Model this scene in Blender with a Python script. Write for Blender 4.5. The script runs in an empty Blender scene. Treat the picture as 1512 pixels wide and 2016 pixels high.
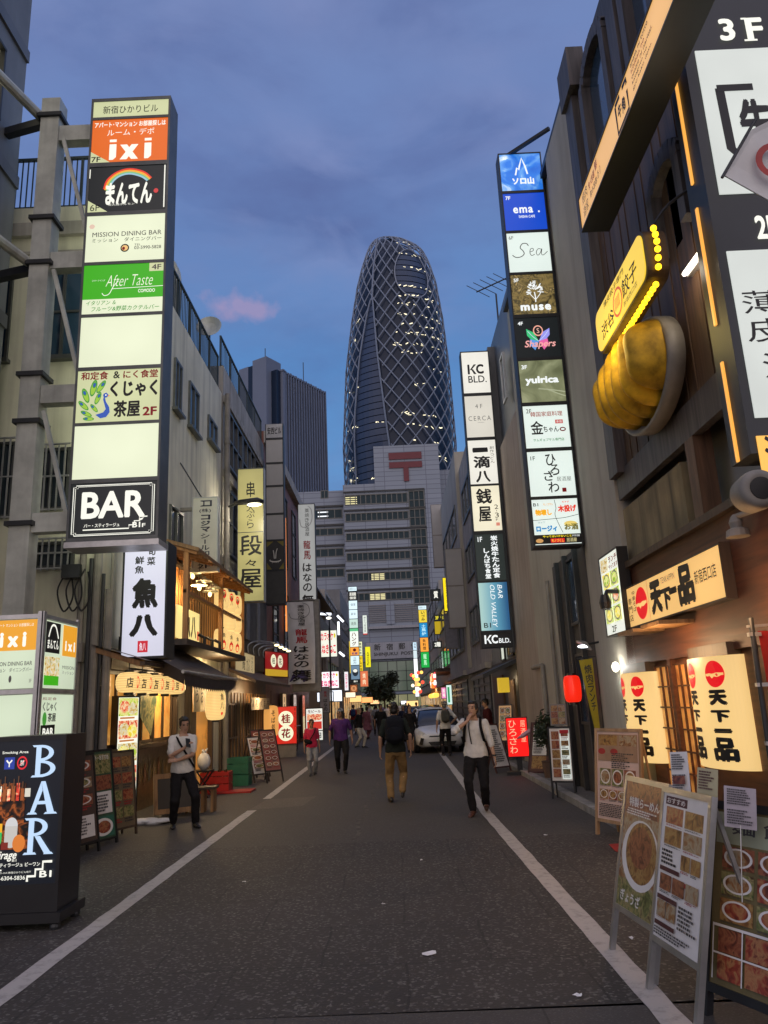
import bpy, math, random
from mathutils import Vector, Matrix, noise
S = bpy.context.scene
COL = S.collection
RN = random.Random(11)
PI = math.pi
rad = math.radians

# ------------------------------------------------------------------ camera
FPX, CW, CH = 1500.0, 1512.0, 2016.0
ROLL = rad(2.6)
CAM = Vector((0, 0, 1.70))


def cam_axes():
    a = Vector(((777 - CW / 2) / FPX, -(1384 - CH / 2) / FPX, 1.0)).normalized()
    z = Vector((-math.sin(ROLL), math.cos(ROLL), 0))
    z = (z - a * z.dot(a)).normalized()
    x = -a.cross(z)
    return [Vector((x[i], a[i], z[i])) for i in range(3)]   # right, up, forward in the world


AX = cam_axes()
cam = bpy.data.cameras.new('camera')
cam.sensor_fit = 'VERTICAL'
cam.sensor_height = 36
cam.lens = 36 * FPX / CH
cam.clip_start = 0.05
cam.clip_end = 3000
cam_ob = bpy.data.objects.new('camera', cam)
COL.objects.link(cam_ob)
m = Matrix((AX[0], AX[1], -AX[2])).transposed().to_4x4()
m.translation = CAM
cam_ob.matrix_world = m
S.camera = cam_ob


def at(u, v, x=None, y=None, z=None):
    """the world point on the plane x=, y= or z= that a sight line through photo pixel (u, v) meets"""
    d = AX[0] * ((u - CW / 2) / FPX) + AX[1] * (-(v - CH / 2) / FPX) + AX[2]
    i, k = (0, x) if x is not None else (1, y) if y is not None else (2, z)
    return CAM + d * ((k - CAM[i]) / d[i])


# ------------------------------------------------------------------ colour and sky
def lin(c):
    return tuple(((v / 255) / 12.92 if v <= 10 else (((v / 255) + 0.055) / 1.055) ** 2.4) for v in c)


S.view_settings.view_transform = 'Standard'
S.view_settings.look = 'None'
S.view_settings.exposure = 0
S.view_settings.gamma = 1
S.cycles.max_bounces = 6
S.cycles.diffuse_bounces = 3
S.cycles.glossy_bounces = 2
S.cycles.transmission_bounces = 4
S.cycles.sample_clamp_indirect = 3
S.cycles.caustics_reflective = False
S.cycles.caustics_refractive = False

wd = bpy.data.worlds.new('World')
S.world = wd
wd.use_nodes = True
N = wd.node_tree.nodes
LK = wd.node_tree.links
N.clear()


def nd(t, **k):
    n = N.new(t)
    for a, b in k.items():
        setattr(n, a, b)
    return n


out = nd('ShaderNodeOutputWorld')
bg = nd('ShaderNodeBackground')
LK.new(bg.outputs[0], out.inputs[0])
tc = nd('ShaderNodeTexCoord')
sep = nd('ShaderNodeSeparateXYZ')
LK.new(tc.outputs['Generated'], sep.inputs[0])
rmp = nd('ShaderNodeValToRGB')
els = rmp.color_ramp.elements
els[0].position = 0.0
els[0].color = (*lin((130, 172, 212)), 1)
els[1].position = 1.0
els[1].color = (*lin((122, 134, 178)), 1)
for p, c in ((0.22, (96, 148, 203)), (0.42, (84, 134, 193)), (0.62, (106, 132, 186))):
    e = els.new(p)
    e.color = (*lin(c), 1)
LK.new(sep.outputs[2], rmp.inputs[0])
sky = nd('ShaderNodeTexSky', sky_type='NISHITA', sun_disc=False)
sky.sun_elevation = rad(-2.0)
sky.sun_rotation = rad(200)
add = nd('ShaderNodeMixRGB', blend_type='ADD')
add.inputs[0].default_value = 0.10
LK.new(rmp.outputs[0], add.inputs[1])
LK.new(sky.outputs[0], add.inputs[2])
# clouds: flattened noise over the direction
mp = nd('ShaderNodeMapping')
mp.inputs['Scale'].default_value = (1.5, 1.5, 3.4)
mp.inputs['Location'].default_value = (3.1, 0.4, 0.2)
LK.new(tc.outputs['Generated'], mp.inputs[0])
n1 = nd('ShaderNodeTexNoise')
n1.inputs['Scale'].default_value = 1.9
n1.inputs['Detail'].default_value = 9
n1.inputs['Roughness'].default_value = 0.55
LK.new(mp.outputs[0], n1.inputs['Vector'])
r1 = nd('ShaderNodeValToRGB')
r1.color_ramp.elements[0].position = 0.40
r1.color_ramp.elements[1].position = 0.66
LK.new(n1.outputs[0], r1.inputs[0])
n2 = nd('ShaderNodeTexNoise')
n2.inputs['Scale'].default_value = 3.4
n2.inputs['Detail'].default_value = 9
n2.inputs['Distortion'].default_value = 0.5
LK.new(mp.outputs[0], n2.inputs['Vector'])
cr = nd('ShaderNodeValToRGB')
cr.color_ramp.elements[0].position = 0.42
cr.color_ramp.elements[0].color = (*lin((88, 103, 155)), 1)
cr.color_ramp.elements[1].position = 0.62
cr.color_ramp.elements[1].color = (*lin((130, 141, 187)), 1)
LK.new(n2.outputs[0], cr.inputs[0])
mf = nd('ShaderNodeMath', operation='MULTIPLY')
mf.inputs[1].default_value = 0.72
LK.new(r1.outputs[0], mf.inputs[0])
mx = nd('ShaderNodeMixRGB')
LK.new(mf.outputs[0], mx.inputs[0])
LK.new(add.outputs[0], mx.inputs[1])
LK.new(cr.outputs[0], mx.inputs[2])
# one small cloud still lit pink by the set sun
pk = (at(478, 603, y=300) - CAM).normalized()
vs = nd('ShaderNodeVectorMath', operation='SUBTRACT')
vs.inputs[1].default_value = pk
LK.new(tc.outputs['Generated'], vs.inputs[0])
m2 = nd('ShaderNodeMapping')
m2.inputs['Rotation'].default_value = (0, rad(14), 0)
m2.inputs['Scale'].default_value = (24, 24, 62)
LK.new(vs.outputs[0], m2.inputs[0])
ln = nd('ShaderNodeVectorMath', operation='LENGTH')
LK.new(m2.outputs[0], ln.inputs[0])
n3 = nd('ShaderNodeTexNoise')
n3.inputs['Scale'].default_value = 30
n3.inputs['Detail'].default_value = 5
LK.new(tc.outputs['Generated'], n3.inputs['Vector'])
ad = nd('ShaderNodeMath', operation='MULTIPLY_ADD')
ad.inputs[1].default_value = 3.6
ad.inputs[2].default_value = -1.8
LK.new(n3.outputs[0], ad.inputs[0])
sb = nd('ShaderNodeMath', operation='ADD')
LK.new(ln.outputs['Value'], sb.inputs[0])
LK.new(ad.outputs[0], sb.inputs[1])
mr = nd('ShaderNodeMapRange')
mr.inputs['From Min'].default_value = 1.15
mr.inputs['From Max'].default_value = 0.25
mr.inputs['To Max'].default_value = 0.4
LK.new(sb.outputs[0], mr.inputs[0])
mpk = nd('ShaderNodeMixRGB')
mpk.inputs[2].default_value = (*lin((196, 158, 186)), 1)
LK.new(mr.outputs[0], mpk.inputs[0])
LK.new(mx.outputs[0], mpk.inputs[1])
# unseen sky behind the viewer and overhead, brightened and warmed to light facing walls
bh_ = nd('ShaderNodeMapRange', interpolation_type='SMOOTHSTEP')
bh_.inputs['From Min'].default_value = 0.05
bh_.inputs['From Max'].default_value = -0.75
LK.new(sep.outputs[1], bh_.inputs[0])
zn = nd('ShaderNodeMapRange', interpolation_type='SMOOTHSTEP')
zn.inputs['From Min'].default_value = 0.78
zn.inputs['From Max'].default_value = 1.0
zn.inputs['To Max'].default_value = 1.0
LK.new(sep.outputs[2], zn.inputs[0])
s1 = nd('ShaderNodeMath', operation='MULTIPLY_ADD')
s1.inputs[1].default_value = 2.4
s1.inputs[2].default_value = 1.0
LK.new(bh_.outputs[0], s1.inputs[0])
s2 = nd('ShaderNodeMath', operation='ADD')
LK.new(s1.outputs[0], s2.inputs[0])
LK.new(zn.outputs[0], s2.inputs[1])
LK.new(s2.outputs[0], bg.inputs[1])
wm = nd('ShaderNodeMixRGB')
wm.inputs[2].default_value = (*lin((146, 137, 138)), 1)
mxf = nd('ShaderNodeMath', operation='MAXIMUM')
LK.new(bh_.outputs[0], mxf.inputs[0])
zh = nd('ShaderNodeMath', operation='MULTIPLY')
zh.inputs[1].default_value = 0.6
LK.new(zn.outputs[0], zh.inputs[0])
LK.new(zh.outputs[0], mxf.inputs[1])
LK.new(mxf.outputs[0], wm.inputs[0])
LK.new(mpk.outputs[0], wm.inputs[1])
LK.new(wm.outputs[0], bg.inputs[0])

sun = bpy.data.lights.new('sun', 'SUN')
sun.energy = 0.08
sun.angle = rad(60)
sun.color = (1.0, 0.8, 0.75)
sun_ob = bpy.data.objects.new('sun', sun)
COL.objects.link(sun_ob)
sun_ob.rotation_euler = (rad(70), 0, rad(-20))


# ------------------------------------------------------------------ materials
MATS = {}


def mat(name, col, rough=0.65, metal=0.0, var=0.14, scale=5.0, bump=0.0, streak=0.0, bscale=None, spec=0.5, alpha=None):
    """plain surface: base colour (linear) broken up by noise, optional rain streaks and bump"""
    if name in MATS:
        return MATS[name]
    mt = bpy.data.materials.new(name)
    mt.use_nodes = True
    t = mt.node_tree
    b = t.nodes['Principled BSDF']
    b.inputs['Roughness'].default_value = rough
    b.inputs['Metallic'].default_value = metal
    b.inputs['Specular IOR Level'].default_value = spec
    co = t.nodes.new('ShaderNodeTexCoord')
    nz = t.nodes.new('ShaderNodeTexNoise')
    nz.inputs['Scale'].default_value = scale
    nz.inputs['Detail'].default_value = 7
    nz.inputs['Roughness'].default_value = 0.6
    t.links.new(co.outputs['Object'], nz.inputs['Vector'])
    rp = t.nodes.new('ShaderNodeValToRGB')
    rp.color_ramp.elements[0].position = 0.3
    rp.color_ramp.elements[1].position = 0.7
    rp.color_ramp.elements[0].color = (*[max(0, c * (1 - var * 1.6)) for c in col], 1)
    rp.color_ramp.elements[1].color = (*[min(1, c * (1 + var)) for c in col], 1)
    t.links.new(nz.outputs[0], rp.inputs[0])
    last = rp.outputs[0]
    if streak:
        mpn = t.nodes.new('ShaderNodeMapping')
        mpn.inputs['Scale'].default_value = (2.2, 2.2, 0.14)
        t.links.new(co.outputs['Object'], mpn.inputs[0])
        n2_ = t.nodes.new('ShaderNodeTexNoise')
        n2_.inputs['Scale'].default_value = 2.0
        n2_.inputs['Detail'].default_value = 8
        t.links.new(mpn.outputs[0], n2_.inputs['Vector'])
        rr = t.nodes.new('ShaderNodeMapRange')
        rr.inputs['From Min'].default_value = 0.45
        rr.inputs['From Max'].default_value = 0.72
        rr.inputs['To Max'].default_value = streak
        t.links.new(n2_.outputs[0], rr.inputs[0])
        mm = t.nodes.new('ShaderNodeMixRGB')
        mm.inputs[2].default_value = (*[c * 0.35 for c in col], 1)
        t.links.new(rr.outputs[0], mm.inputs[0])
        t.links.new(last, mm.inputs[1])
        last = mm.outputs[0]
    t.links.new(last, b.inputs['Base Color'])
    if bump:
        bp = t.nodes.new('ShaderNodeBump')
        bp.inputs['Strength'].default_value = bump
        bp.inputs['Distance'].default_value = 0.01
        nb = t.nodes.new('ShaderNodeTexNoise')
        nb.inputs['Scale'].default_value = bscale or scale * 12
        nb.inputs['Detail'].default_value = 4
        t.links.new(co.outputs['Object'], nb.inputs['Vector'])
        t.links.new(nb.outputs[0], bp.inputs['Height'])
        t.links.new(bp.outputs[0], b.inputs['Normal'])
    if alpha is not None:
        b.inputs['Alpha'].default_value = alpha
    MATS[name] = mt
    return mt


def emi(col, s=1.0, sample=True, fall=0.0, key='', ribs=0.0):
    """backlit translucent plastic (sRGB colour as lit); fall: how unevenly the tubes behind light it"""
    k = ('e', tuple(col), s, sample, fall, key, ribs)
    if k in MATS:
        return MATS[k]
    mt = bpy.data.materials.new('lit_%d_%d_%d' % tuple(col))
    mt.use_nodes = True
    t = mt.node_tree
    b = t.nodes['Principled BSDF']
    c = lin(col)
    b.inputs['Base Color'].default_value = (*[x * 0.28 for x in c], 1)
    b.inputs['Roughness'].default_value = 0.35
    b.inputs['Emission Color'].default_value = (*c, 1)
    b.inputs['Emission Strength'].default_value = s
    if fall:
        co = t.nodes.new('ShaderNodeTexCoord')
        nz = t.nodes.new('ShaderNodeTexNoise')
        nz.inputs['Scale'].default_value = 1.3
        nz.inputs['Detail'].default_value = 1
        t.links.new(co.outputs['Object'], nz.inputs['Vector'])
        mrn = t.nodes.new('ShaderNodeMapRange')
        mrn.inputs['From Min'].default_value = 0.3
        mrn.inputs['From Max'].default_value = 0.7
        mrn.inputs['To Min'].default_value = s * (1 - fall * .6)
        mrn.inputs['To Max'].default_value = s * (1 + fall * .6)
        t.links.new(nz.outputs[0], mrn.inputs[0])
        # brighter where the tubes sit behind the middle of the box, dimmer in its corners
        v0 = t.nodes.new('ShaderNodeVectorMath')
        v0.operation = 'DISTANCE'
        v0.inputs[1].default_value = (.5, .5, .5)
        t.links.new(co.outputs['Generated'], v0.inputs[0])
        hot = t.nodes.new('ShaderNodeMapRange')
        hot.inputs['From Max'].default_value = .78
        hot.inputs['To Min'].default_value = 1 + fall * .7
        hot.inputs['To Max'].default_value = 1 - fall * 1.7
        t.links.new(v0.outputs['Value'], hot.inputs[0])
        mu = t.nodes.new('ShaderNodeMath')
        mu.operation = 'MULTIPLY'
        t.links.new(mrn.outputs[0], mu.inputs[0])
        t.links.new(hot.outputs[0], mu.inputs[1])
        last = mu.outputs[0]
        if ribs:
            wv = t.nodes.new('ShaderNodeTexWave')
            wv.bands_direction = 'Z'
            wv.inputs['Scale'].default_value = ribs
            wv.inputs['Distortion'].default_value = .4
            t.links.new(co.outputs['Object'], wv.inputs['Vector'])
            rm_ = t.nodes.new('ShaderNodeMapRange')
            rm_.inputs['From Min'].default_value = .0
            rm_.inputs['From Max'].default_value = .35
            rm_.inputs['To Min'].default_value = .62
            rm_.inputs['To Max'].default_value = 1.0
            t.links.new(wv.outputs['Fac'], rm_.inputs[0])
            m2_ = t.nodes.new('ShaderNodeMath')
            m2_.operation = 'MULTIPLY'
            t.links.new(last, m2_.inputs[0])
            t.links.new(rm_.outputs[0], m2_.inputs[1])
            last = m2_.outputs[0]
        t.links.new(last, b.inputs['Emission Strength'])
    if not sample:
        mt.cycles.emission_sampling = 'NONE'
    MATS[k] = mt
    return mt


def ink(r, g, b, s=1.0):
    return emi((r, g, b), s, sample=False)


def photo_mat(name, cols, scale=9.0, emit=0.0):
    """a printed picture (food, bottles): blotches of several inks"""
    if name in MATS:
        return MATS[name]
    mt = bpy.data.materials.new(name)
    mt.use_nodes = True
    t = mt.node_tree
    b = t.nodes['Principled BSDF']
    b.inputs['Roughness'].default_value = 0.3
    co = t.nodes.new('ShaderNodeTexCoord')
    nz = t.nodes.new('ShaderNodeTexNoise')
    nz.inputs['Scale'].default_value = scale
    nz.inputs['Detail'].default_value = 3
    nz.inputs['Distortion'].default_value = 1.2
    t.links.new(co.outputs['Object'], nz.inputs['Vector'])
    rp = t.nodes.new('ShaderNodeValToRGB')
    e = rp.color_ramp.elements
    n = len(cols)
    e[0].position, e[1].position = 0.3, 0.7
    e[0].color = (*lin(cols[0]), 1)
    e[1].color = (*lin(cols[-1]), 1)
    for i in range(1, n - 1):
        q = e.new(0.3 + 0.4 * i / (n - 1))
        q.color = (*lin(cols[i]), 1)
    t.links.new(nz.outputs[0], rp.inputs[0])
    t.links.new(rp.outputs[0], b.inputs['Base Color'])
    if emit:
        t.links.new(rp.outputs[0], b.inputs['Emission Color'])
        b.inputs['Emission Strength'].default_value = emit
    MATS[name] = mt
    return mt


def glass_mat(name, col, rough=0.08, emit=None, es=0.0, spec=0.6):
    if name in MATS:
        return MATS[name]
    mt = bpy.data.materials.new(name)
    mt.use_nodes = True
    t = mt.node_tree
    b = t.nodes['Principled BSDF']
    b.inputs['Base Color'].default_value = (*col, 1)
    b.inputs['Roughness'].default_value = rough
    b.inputs['Specular IOR Level'].default_value = spec
    co = t.nodes.new('ShaderNodeTexCoord')
    nz = t.nodes.new('ShaderNodeTexNoise')
    nz.inputs['Scale'].default_value = 1.1
    t.links.new(co.outputs['Object'], nz.inputs['Vector'])
    bp = t.nodes.new('ShaderNodeBump')
    bp.inputs['Strength'].default_value = 0.08
    bp.inputs['Distance'].default_value = 0.03
    t.links.new(nz.outputs[0], bp.inputs['Height'])
    t.links.new(bp.outputs[0], b.inputs['Normal'])
    if emit:
        b.inputs['Emission Color'].default_value = (*lin(emit), 1)
        b.inputs['Emission Strength'].default_value = es
    MATS[name] = mt
    return mt


def wood_mat(name, c1, c2, scale=1.0, rough=0.55, axis='z'):
    if name in MATS:
        return MATS[name]
    mt = bpy.data.materials.new(name)
    mt.use_nodes = True
    t = mt.node_tree
    b = t.nodes['Principled BSDF']
    b.inputs['Roughness'].default_value = rough
    co = t.nodes.new('ShaderNodeTexCoord')
    mpn = t.nodes.new('ShaderNodeMapping')
    mpn.inputs['Scale'].default_value = {'z': (9, 9, 0.7), 'y': (9, 0.7, 9), 'x': (0.7, 9, 9)}[axis]
    t.links.new(co.outputs['Object'], mpn.inputs[0])
    nz = t.nodes.new('ShaderNodeTexNoise')
    nz.inputs['Scale'].default_value = 1.6 * scale
    nz.inputs['Detail'].default_value = 8
    nz.inputs['Distortion'].default_value = 0.6
    t.links.new(mpn.outputs[0], nz.inputs['Vector'])
    rp = t.nodes.new('ShaderNodeValToRGB')
    rp.color_ramp.elements[0].position = 0.3
    rp.color_ramp.elements[1].position = 0.72
    rp.color_ramp.elements[0].color = (*c1, 1)
    rp.color_ramp.elements[1].color = (*c2, 1)
    t.links.new(nz.outputs[0], rp.inputs[0])
    t.links.new(rp.outputs[0], b.inputs['Base Color'])
    bp = t.nodes.new('ShaderNodeBump')
    bp.inputs['Strength'].default_value = 0.3
    bp.inputs['Distance'].default_value = 0.01
    t.links.new(nz.outputs[0], bp.inputs['Height'])
    t.links.new(bp.outputs[0], b.inputs['Normal'])
    MATS[name] = mt
    return mt


# ------------------------------------------------------------------ mesh building
class MB:
    def __init__(s):
        s.v, s.f, s.m, s.mats = [], [], [], []

    def mi(s, mt):
        if mt not in s.mats:
            s.mats.append(mt)
        return s.mats.index(mt)

    def add(s, vs, fs, mt):
        o = len(s.v)
        i = s.mi(mt)
        s.v += [tuple(p) for p in vs]
        for f in fs:
            s.f.append([o + q for q in f])
            s.m.append(i)
        return s

    def box(s, x0, y0, z0, x1, y1, z1, mt, X=None):
        x0, x1 = min(x0, x1), max(x0, x1)
        y0, y1 = min(y0, y1), max(y0, y1)
        z0, z1 = min(z0, z1), max(z0, z1)
        vs = [Vector((x, y, z)) for z in (z0, z1) for y in (y0, y1) for x in (x0, x1)]
        if X is not None:
            vs = [X @ p for p in vs]
        return s.add(vs, [(0, 2, 3, 1), (4, 5, 7, 6), (0, 1, 5, 4), (2, 6, 7, 3), (0, 4, 6, 2), (1, 3, 7, 5)], mt)

    def bar(s, a, b, w, mt, d=None, up=(0, 0, 1)):
        """rectangular bar from a to b, w wide and d thick"""
        a, b = Vector(a), Vector(b)
        d = d or w
        t = (b - a).normalized()
        u = Vector(up)
        if abs(t.dot(u)) > 0.95:
            u = Vector((1, 0, 0))
        sx = t.cross(u).normalized()
        sy = sx.cross(t)
        vs = [p + sx * (i * w / 2) + sy * (j * d / 2) for p in (a, b) for i, j in ((-1, -1), (1, -1), (1, 1), (-1, 1))]
        return s.add(vs, [(3, 2, 1, 0), (4, 5, 6, 7), (0, 1, 5, 4), (1, 2, 6, 5), (2, 3, 7, 6), (3, 0, 4, 7)], mt)

    def tube(s, pts, r, mt, n=8, caps=True):
        """round (or elliptical: r=(rx, ry) pairs) tube through pts"""
        pts = [Vector(p) for p in pts]
        k = len(pts)
        rs = list(r) if isinstance(r, (list, tuple)) and len(r) == k else [r] * k
        vs = []
        prev = None
        for i, p in enumerate(pts):
            t = (pts[min(i + 1, k - 1)] - pts[max(i - 1, 0)])
            t = t.normalized() if t.length > 1e-9 else Vector((0, 0, 1))
            if prev is None:
                u = Vector((1, 0, 0)) if abs(t.x) < 0.9 else Vector((0, 1, 0))
                u = (u - t * u.dot(t)).normalized()
            else:
                u = (prev - t * prev.dot(t)).normalized()
            prev = u
            w = t.cross(u)
            rr = rs[i] if isinstance(rs[i], (tuple, list)) else (rs[i], rs[i])
            for j in range(n):
                a = 2 * PI * j / n
                vs.append(p + u * (math.cos(a) * rr[0]) + w * (math.sin(a) * rr[1]))
        fs = [(i * n + j, i * n + (j + 1) % n, (i + 1) * n + (j + 1) % n, (i + 1) * n + j) for i in range(k - 1) for j in range(n)]
        if caps:
            fs.append(tuple(range(n - 1, -1, -1)))
            fs.append(tuple((k - 1) * n + j for j in range(n)))
        return s.add(vs, fs, mt)

    def lathe(s, prof, c, mt, n=20, X=None):
        """profile [(r, z)] turned about the z axis through c"""
        c = Vector(c)
        vs = []
        for r, z in prof:
            for j in range(n):
                a = 2 * PI * j / n
                p = Vector((r * math.cos(a), r * math.sin(a), z))
                vs.append((X @ p if X is not None else p) + c)
        k = len(prof)
        fs = [(i * n + j, i * n + (j + 1) % n, (i + 1) * n + (j + 1) % n, (i + 1) * n + j) for i in range(k - 1) for j in range(n)]
        fs.append(tuple(range(n - 1, -1, -1)))
        fs.append(tuple((k - 1) * n + j for j in range(n)))
        return s.add(vs, fs, mt)

    def ell(s, c, r, mt, n=12, k=8, X=None):
        prof = []
        c = Vector(c)
        vs = []
        for i in range(k + 1):
            a = -PI / 2 + PI * i / k
            for j in range(n):
                b = 2 * PI * j / n
                p = Vector((r[0] * math.cos(a) * math.cos(b), r[1] * math.cos(a) * math.sin(b), r[2] * math.sin(a)))
                vs.append((X @ p if X is not None else p) + c)
        fs = [(i * n + j, i * n + (j + 1) % n, (i + 1) * n + (j + 1) % n, (i + 1) * n + j) for i in range(k) for j in range(n)]
        return s.add(vs, fs, mt)

    def prism(s, poly, fn, d0, d1, mt):
        """polygon [(a, b)] extruded from depth d0 to d1; fn(a, b, d) gives the point"""
        n = len(poly)
        vs = [fn(a, b, d) for d in (d0, d1) for a, b in poly]
        fs = [tuple(range(n)), tuple(range(2 * n - 1, n - 1, -1))]
        fs += [(i, n + i, n + (i + 1) % n, (i + 1) % n) for i in range(n)]
        return s.add(vs, fs, mt)

    def build(s, name, parent=None, smooth=False, world=True, loc=None, rot=None):
        me = bpy.data.meshes.new(name)
        vs = s.v
        if parent is not None and world:
            o = parent_origin(parent)
            vs = [(p[0] - o[0], p[1] - o[1], p[2] - o[2]) for p in vs]
        me.from_pydata(vs, [], s.f)
        for mt in s.mats:
            me.materials.append(mt)
        me.polygons.foreach_set('material_index', s.m)
        if smooth:
            me.polygons.foreach_set('use_smooth', [True] * len(s.f))
        me.update()
        o = bpy.data.objects.new(name, me)
        COL.objects.link(o)
        if parent is not None:
            o.parent = parent
        if loc is not None:
            o.location = loc
        if rot is not None:
            o.rotation_euler = rot
        return o


def parent_origin(p):
    o = Vector((0, 0, 0))
    while p is not None:
        o += p.location
        p = p.parent
    return o


def tag(o, label=None, cat=None, group=None, kind=None):
    if label:
        o['label'] = label
    if cat:
        o['category'] = cat
    if group:
        o['group'] = group
    if kind:
        o['kind'] = kind
    return o


def thing(name, label, cat, loc=(0, 0, 0), rz=0.0, group=None):
    o = bpy.data.objects.new(name, None)
    o.empty_display_size = 0.2
    COL.objects.link(o)
    o.location = loc
    o.rotation_euler = (0, 0, rz)
    return tag(o, label, cat, group)


def lamp(name, parent, loc, power, col, size=0.1, kind='POINT', rot=None, spot=90):
    l = bpy.data.lights.new(name, kind)
    l.energy = power
    l.color = col
    if kind == 'AREA':
        l.size = size
    else:
        l.shadow_soft_size = size
    if kind == 'SPOT':
        l.spot_size = rad(spot)
        l.spot_blend = 0.6
    o = bpy.data.objects.new(name, l)
    COL.objects.link(o)
    o.parent = parent
    o.location = Vector(loc) - parent_origin(parent) if parent and parent.rotation_euler.z == 0 else Vector(loc)
    if rot:
        o.rotation_euler = rot
    return o


def copy_tree(o, parent=None):
    c = o.copy()
    COL.objects.link(c)
    c.parent = parent
    for ch in list(o.children):
        copy_tree(ch, c)
    return c


def look(d):
    """euler that points -Z along d"""
    return Vector(d).to_track_quat('-Z', 'Y').to_euler()


# ------------------------------------------------------------------ lettering
_fc = bpy.data.curves.new('lettering', 'FONT')
_fo = bpy.data.objects.new('lettering', _fc)
COL.objects.link(_fo)
_cache = {}


def glyphs(body, bold=0.0, shear=0.0, spacing=1.0):
    k = (body, bold, shear, spacing)
    if k not in _cache:
        _fc.body = body
        _fc.offset = bold
        _fc.shear = shear
        _fc.space_character = spacing
        _fc.resolution_u = 3
        dg = bpy.context.evaluated_depsgraph_get()
        me = bpy.data.meshes.new_from_object(_fo.evaluated_get(dg))
        vs = [(v.co.x, v.co.y) for v in me.vertices]
        fs = [tuple(p.vertices) for p in me.polygons]
        bpy.data.meshes.remove(me)
        _cache[k] = (vs, fs)
    return _cache[k]


def put_text(mb, fn, body, a0, b0, a1, b1, mt, bold=0.0, shear=0.0, jit=0.0, d=0.0, spacing=1.0):
    """fit the words into the rectangle a0..a1 by b0..b1 of the surface fn(a, b, d); bold thickens the strokes"""
    vs, fs = glyphs(body, min(bold, 0.0), shear, spacing)
    if not vs:
        return
    x0, x1 = min(p[0] for p in vs), max(p[0] for p in vs)
    y0, y1 = min(p[1] for p in vs), max(p[1] for p in vs)
    bo = max(bold, 0.0) * 0.85
    x0, x1, y0, y1 = x0 - bo, x1 + bo, y0 - bo, y1 + bo
    sx = (a1 - a0) / max(x1 - x0, 1e-6)
    sy = (b1 - b0) / max(y1 - y0, 1e-6)
    shifts = [(0, 0)] if bo == 0 else [(bo * math.cos(q), bo * math.sin(q)) for q in [PI / 3 * i for i in range(6)]]
    if bo > .03:
        shifts.append((0, 0))
    for k, (dx, dy) in enumerate(shifts):
        o = []
        for x, y in vs:
            if jit:
                nv = noise.noise_vector(Vector((x * 5 + 7.3, y * 5, len(body) + k * .13)))
                x += nv[0] * jit
                y += nv[1] * jit
            o.append(fn(a0 + (x + dx - x0) * sx, b0 + (y + dy - y0) * sy, d + k * 0.00004))
        mb.add(o, fs, mt)


def smooth_pts(pts, k=6):
    o = []
    n = len(pts)
    for i in range(n - 1):
        p0, p1, p2, p3 = pts[max(i - 1, 0)], pts[i], pts[i + 1], pts[min(i + 2, n - 1)]
        for j in range(k):
            t = j / k
            o.append(tuple(0.5 * ((2 * p1[c]) + (-p0[c] + p2[c]) * t + (2 * p0[c] - 5 * p1[c] + 4 * p2[c] - p3[c]) * t * t
                                  + (-p0[c] + 3 * p1[c] - 3 * p2[c] + p3[c]) * t ** 3) for c in range(len(p1))))
    o.append(tuple(pts[-1]))
    return o


# drawing elements for a panel; positions are fractions of the panel (x to the right, z up)
def T(s, x0, z0, x1, z1, mt, b=0.0, sh=0.0, j=0.0, sp=1.0):
    return ('t', s, x0, z0, x1, z1, mt, b, sh, j, sp)


def V(s, x0, z0, x1, z1, mt, b=0.0, j=0.0, gap=0.08):
    return ('v', s, x0, z0, x1, z1, mt, b, j, gap)


def Q(x0, z0, x1, z1, mt):
    return ('p', [(x0, z0), (x1, z0), (x1, z1), (x0, z1)], mt)


def P(pts, mt):
    return ('p', pts, mt)


def E(cx, cz, rx, rz, mt, rot=0.0):
    return ('e', cx, cz, rx, rz, mt, rot)


def L(pts, w, mt, sm=True):
    return ('l', pts, w, mt, sm)


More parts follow.
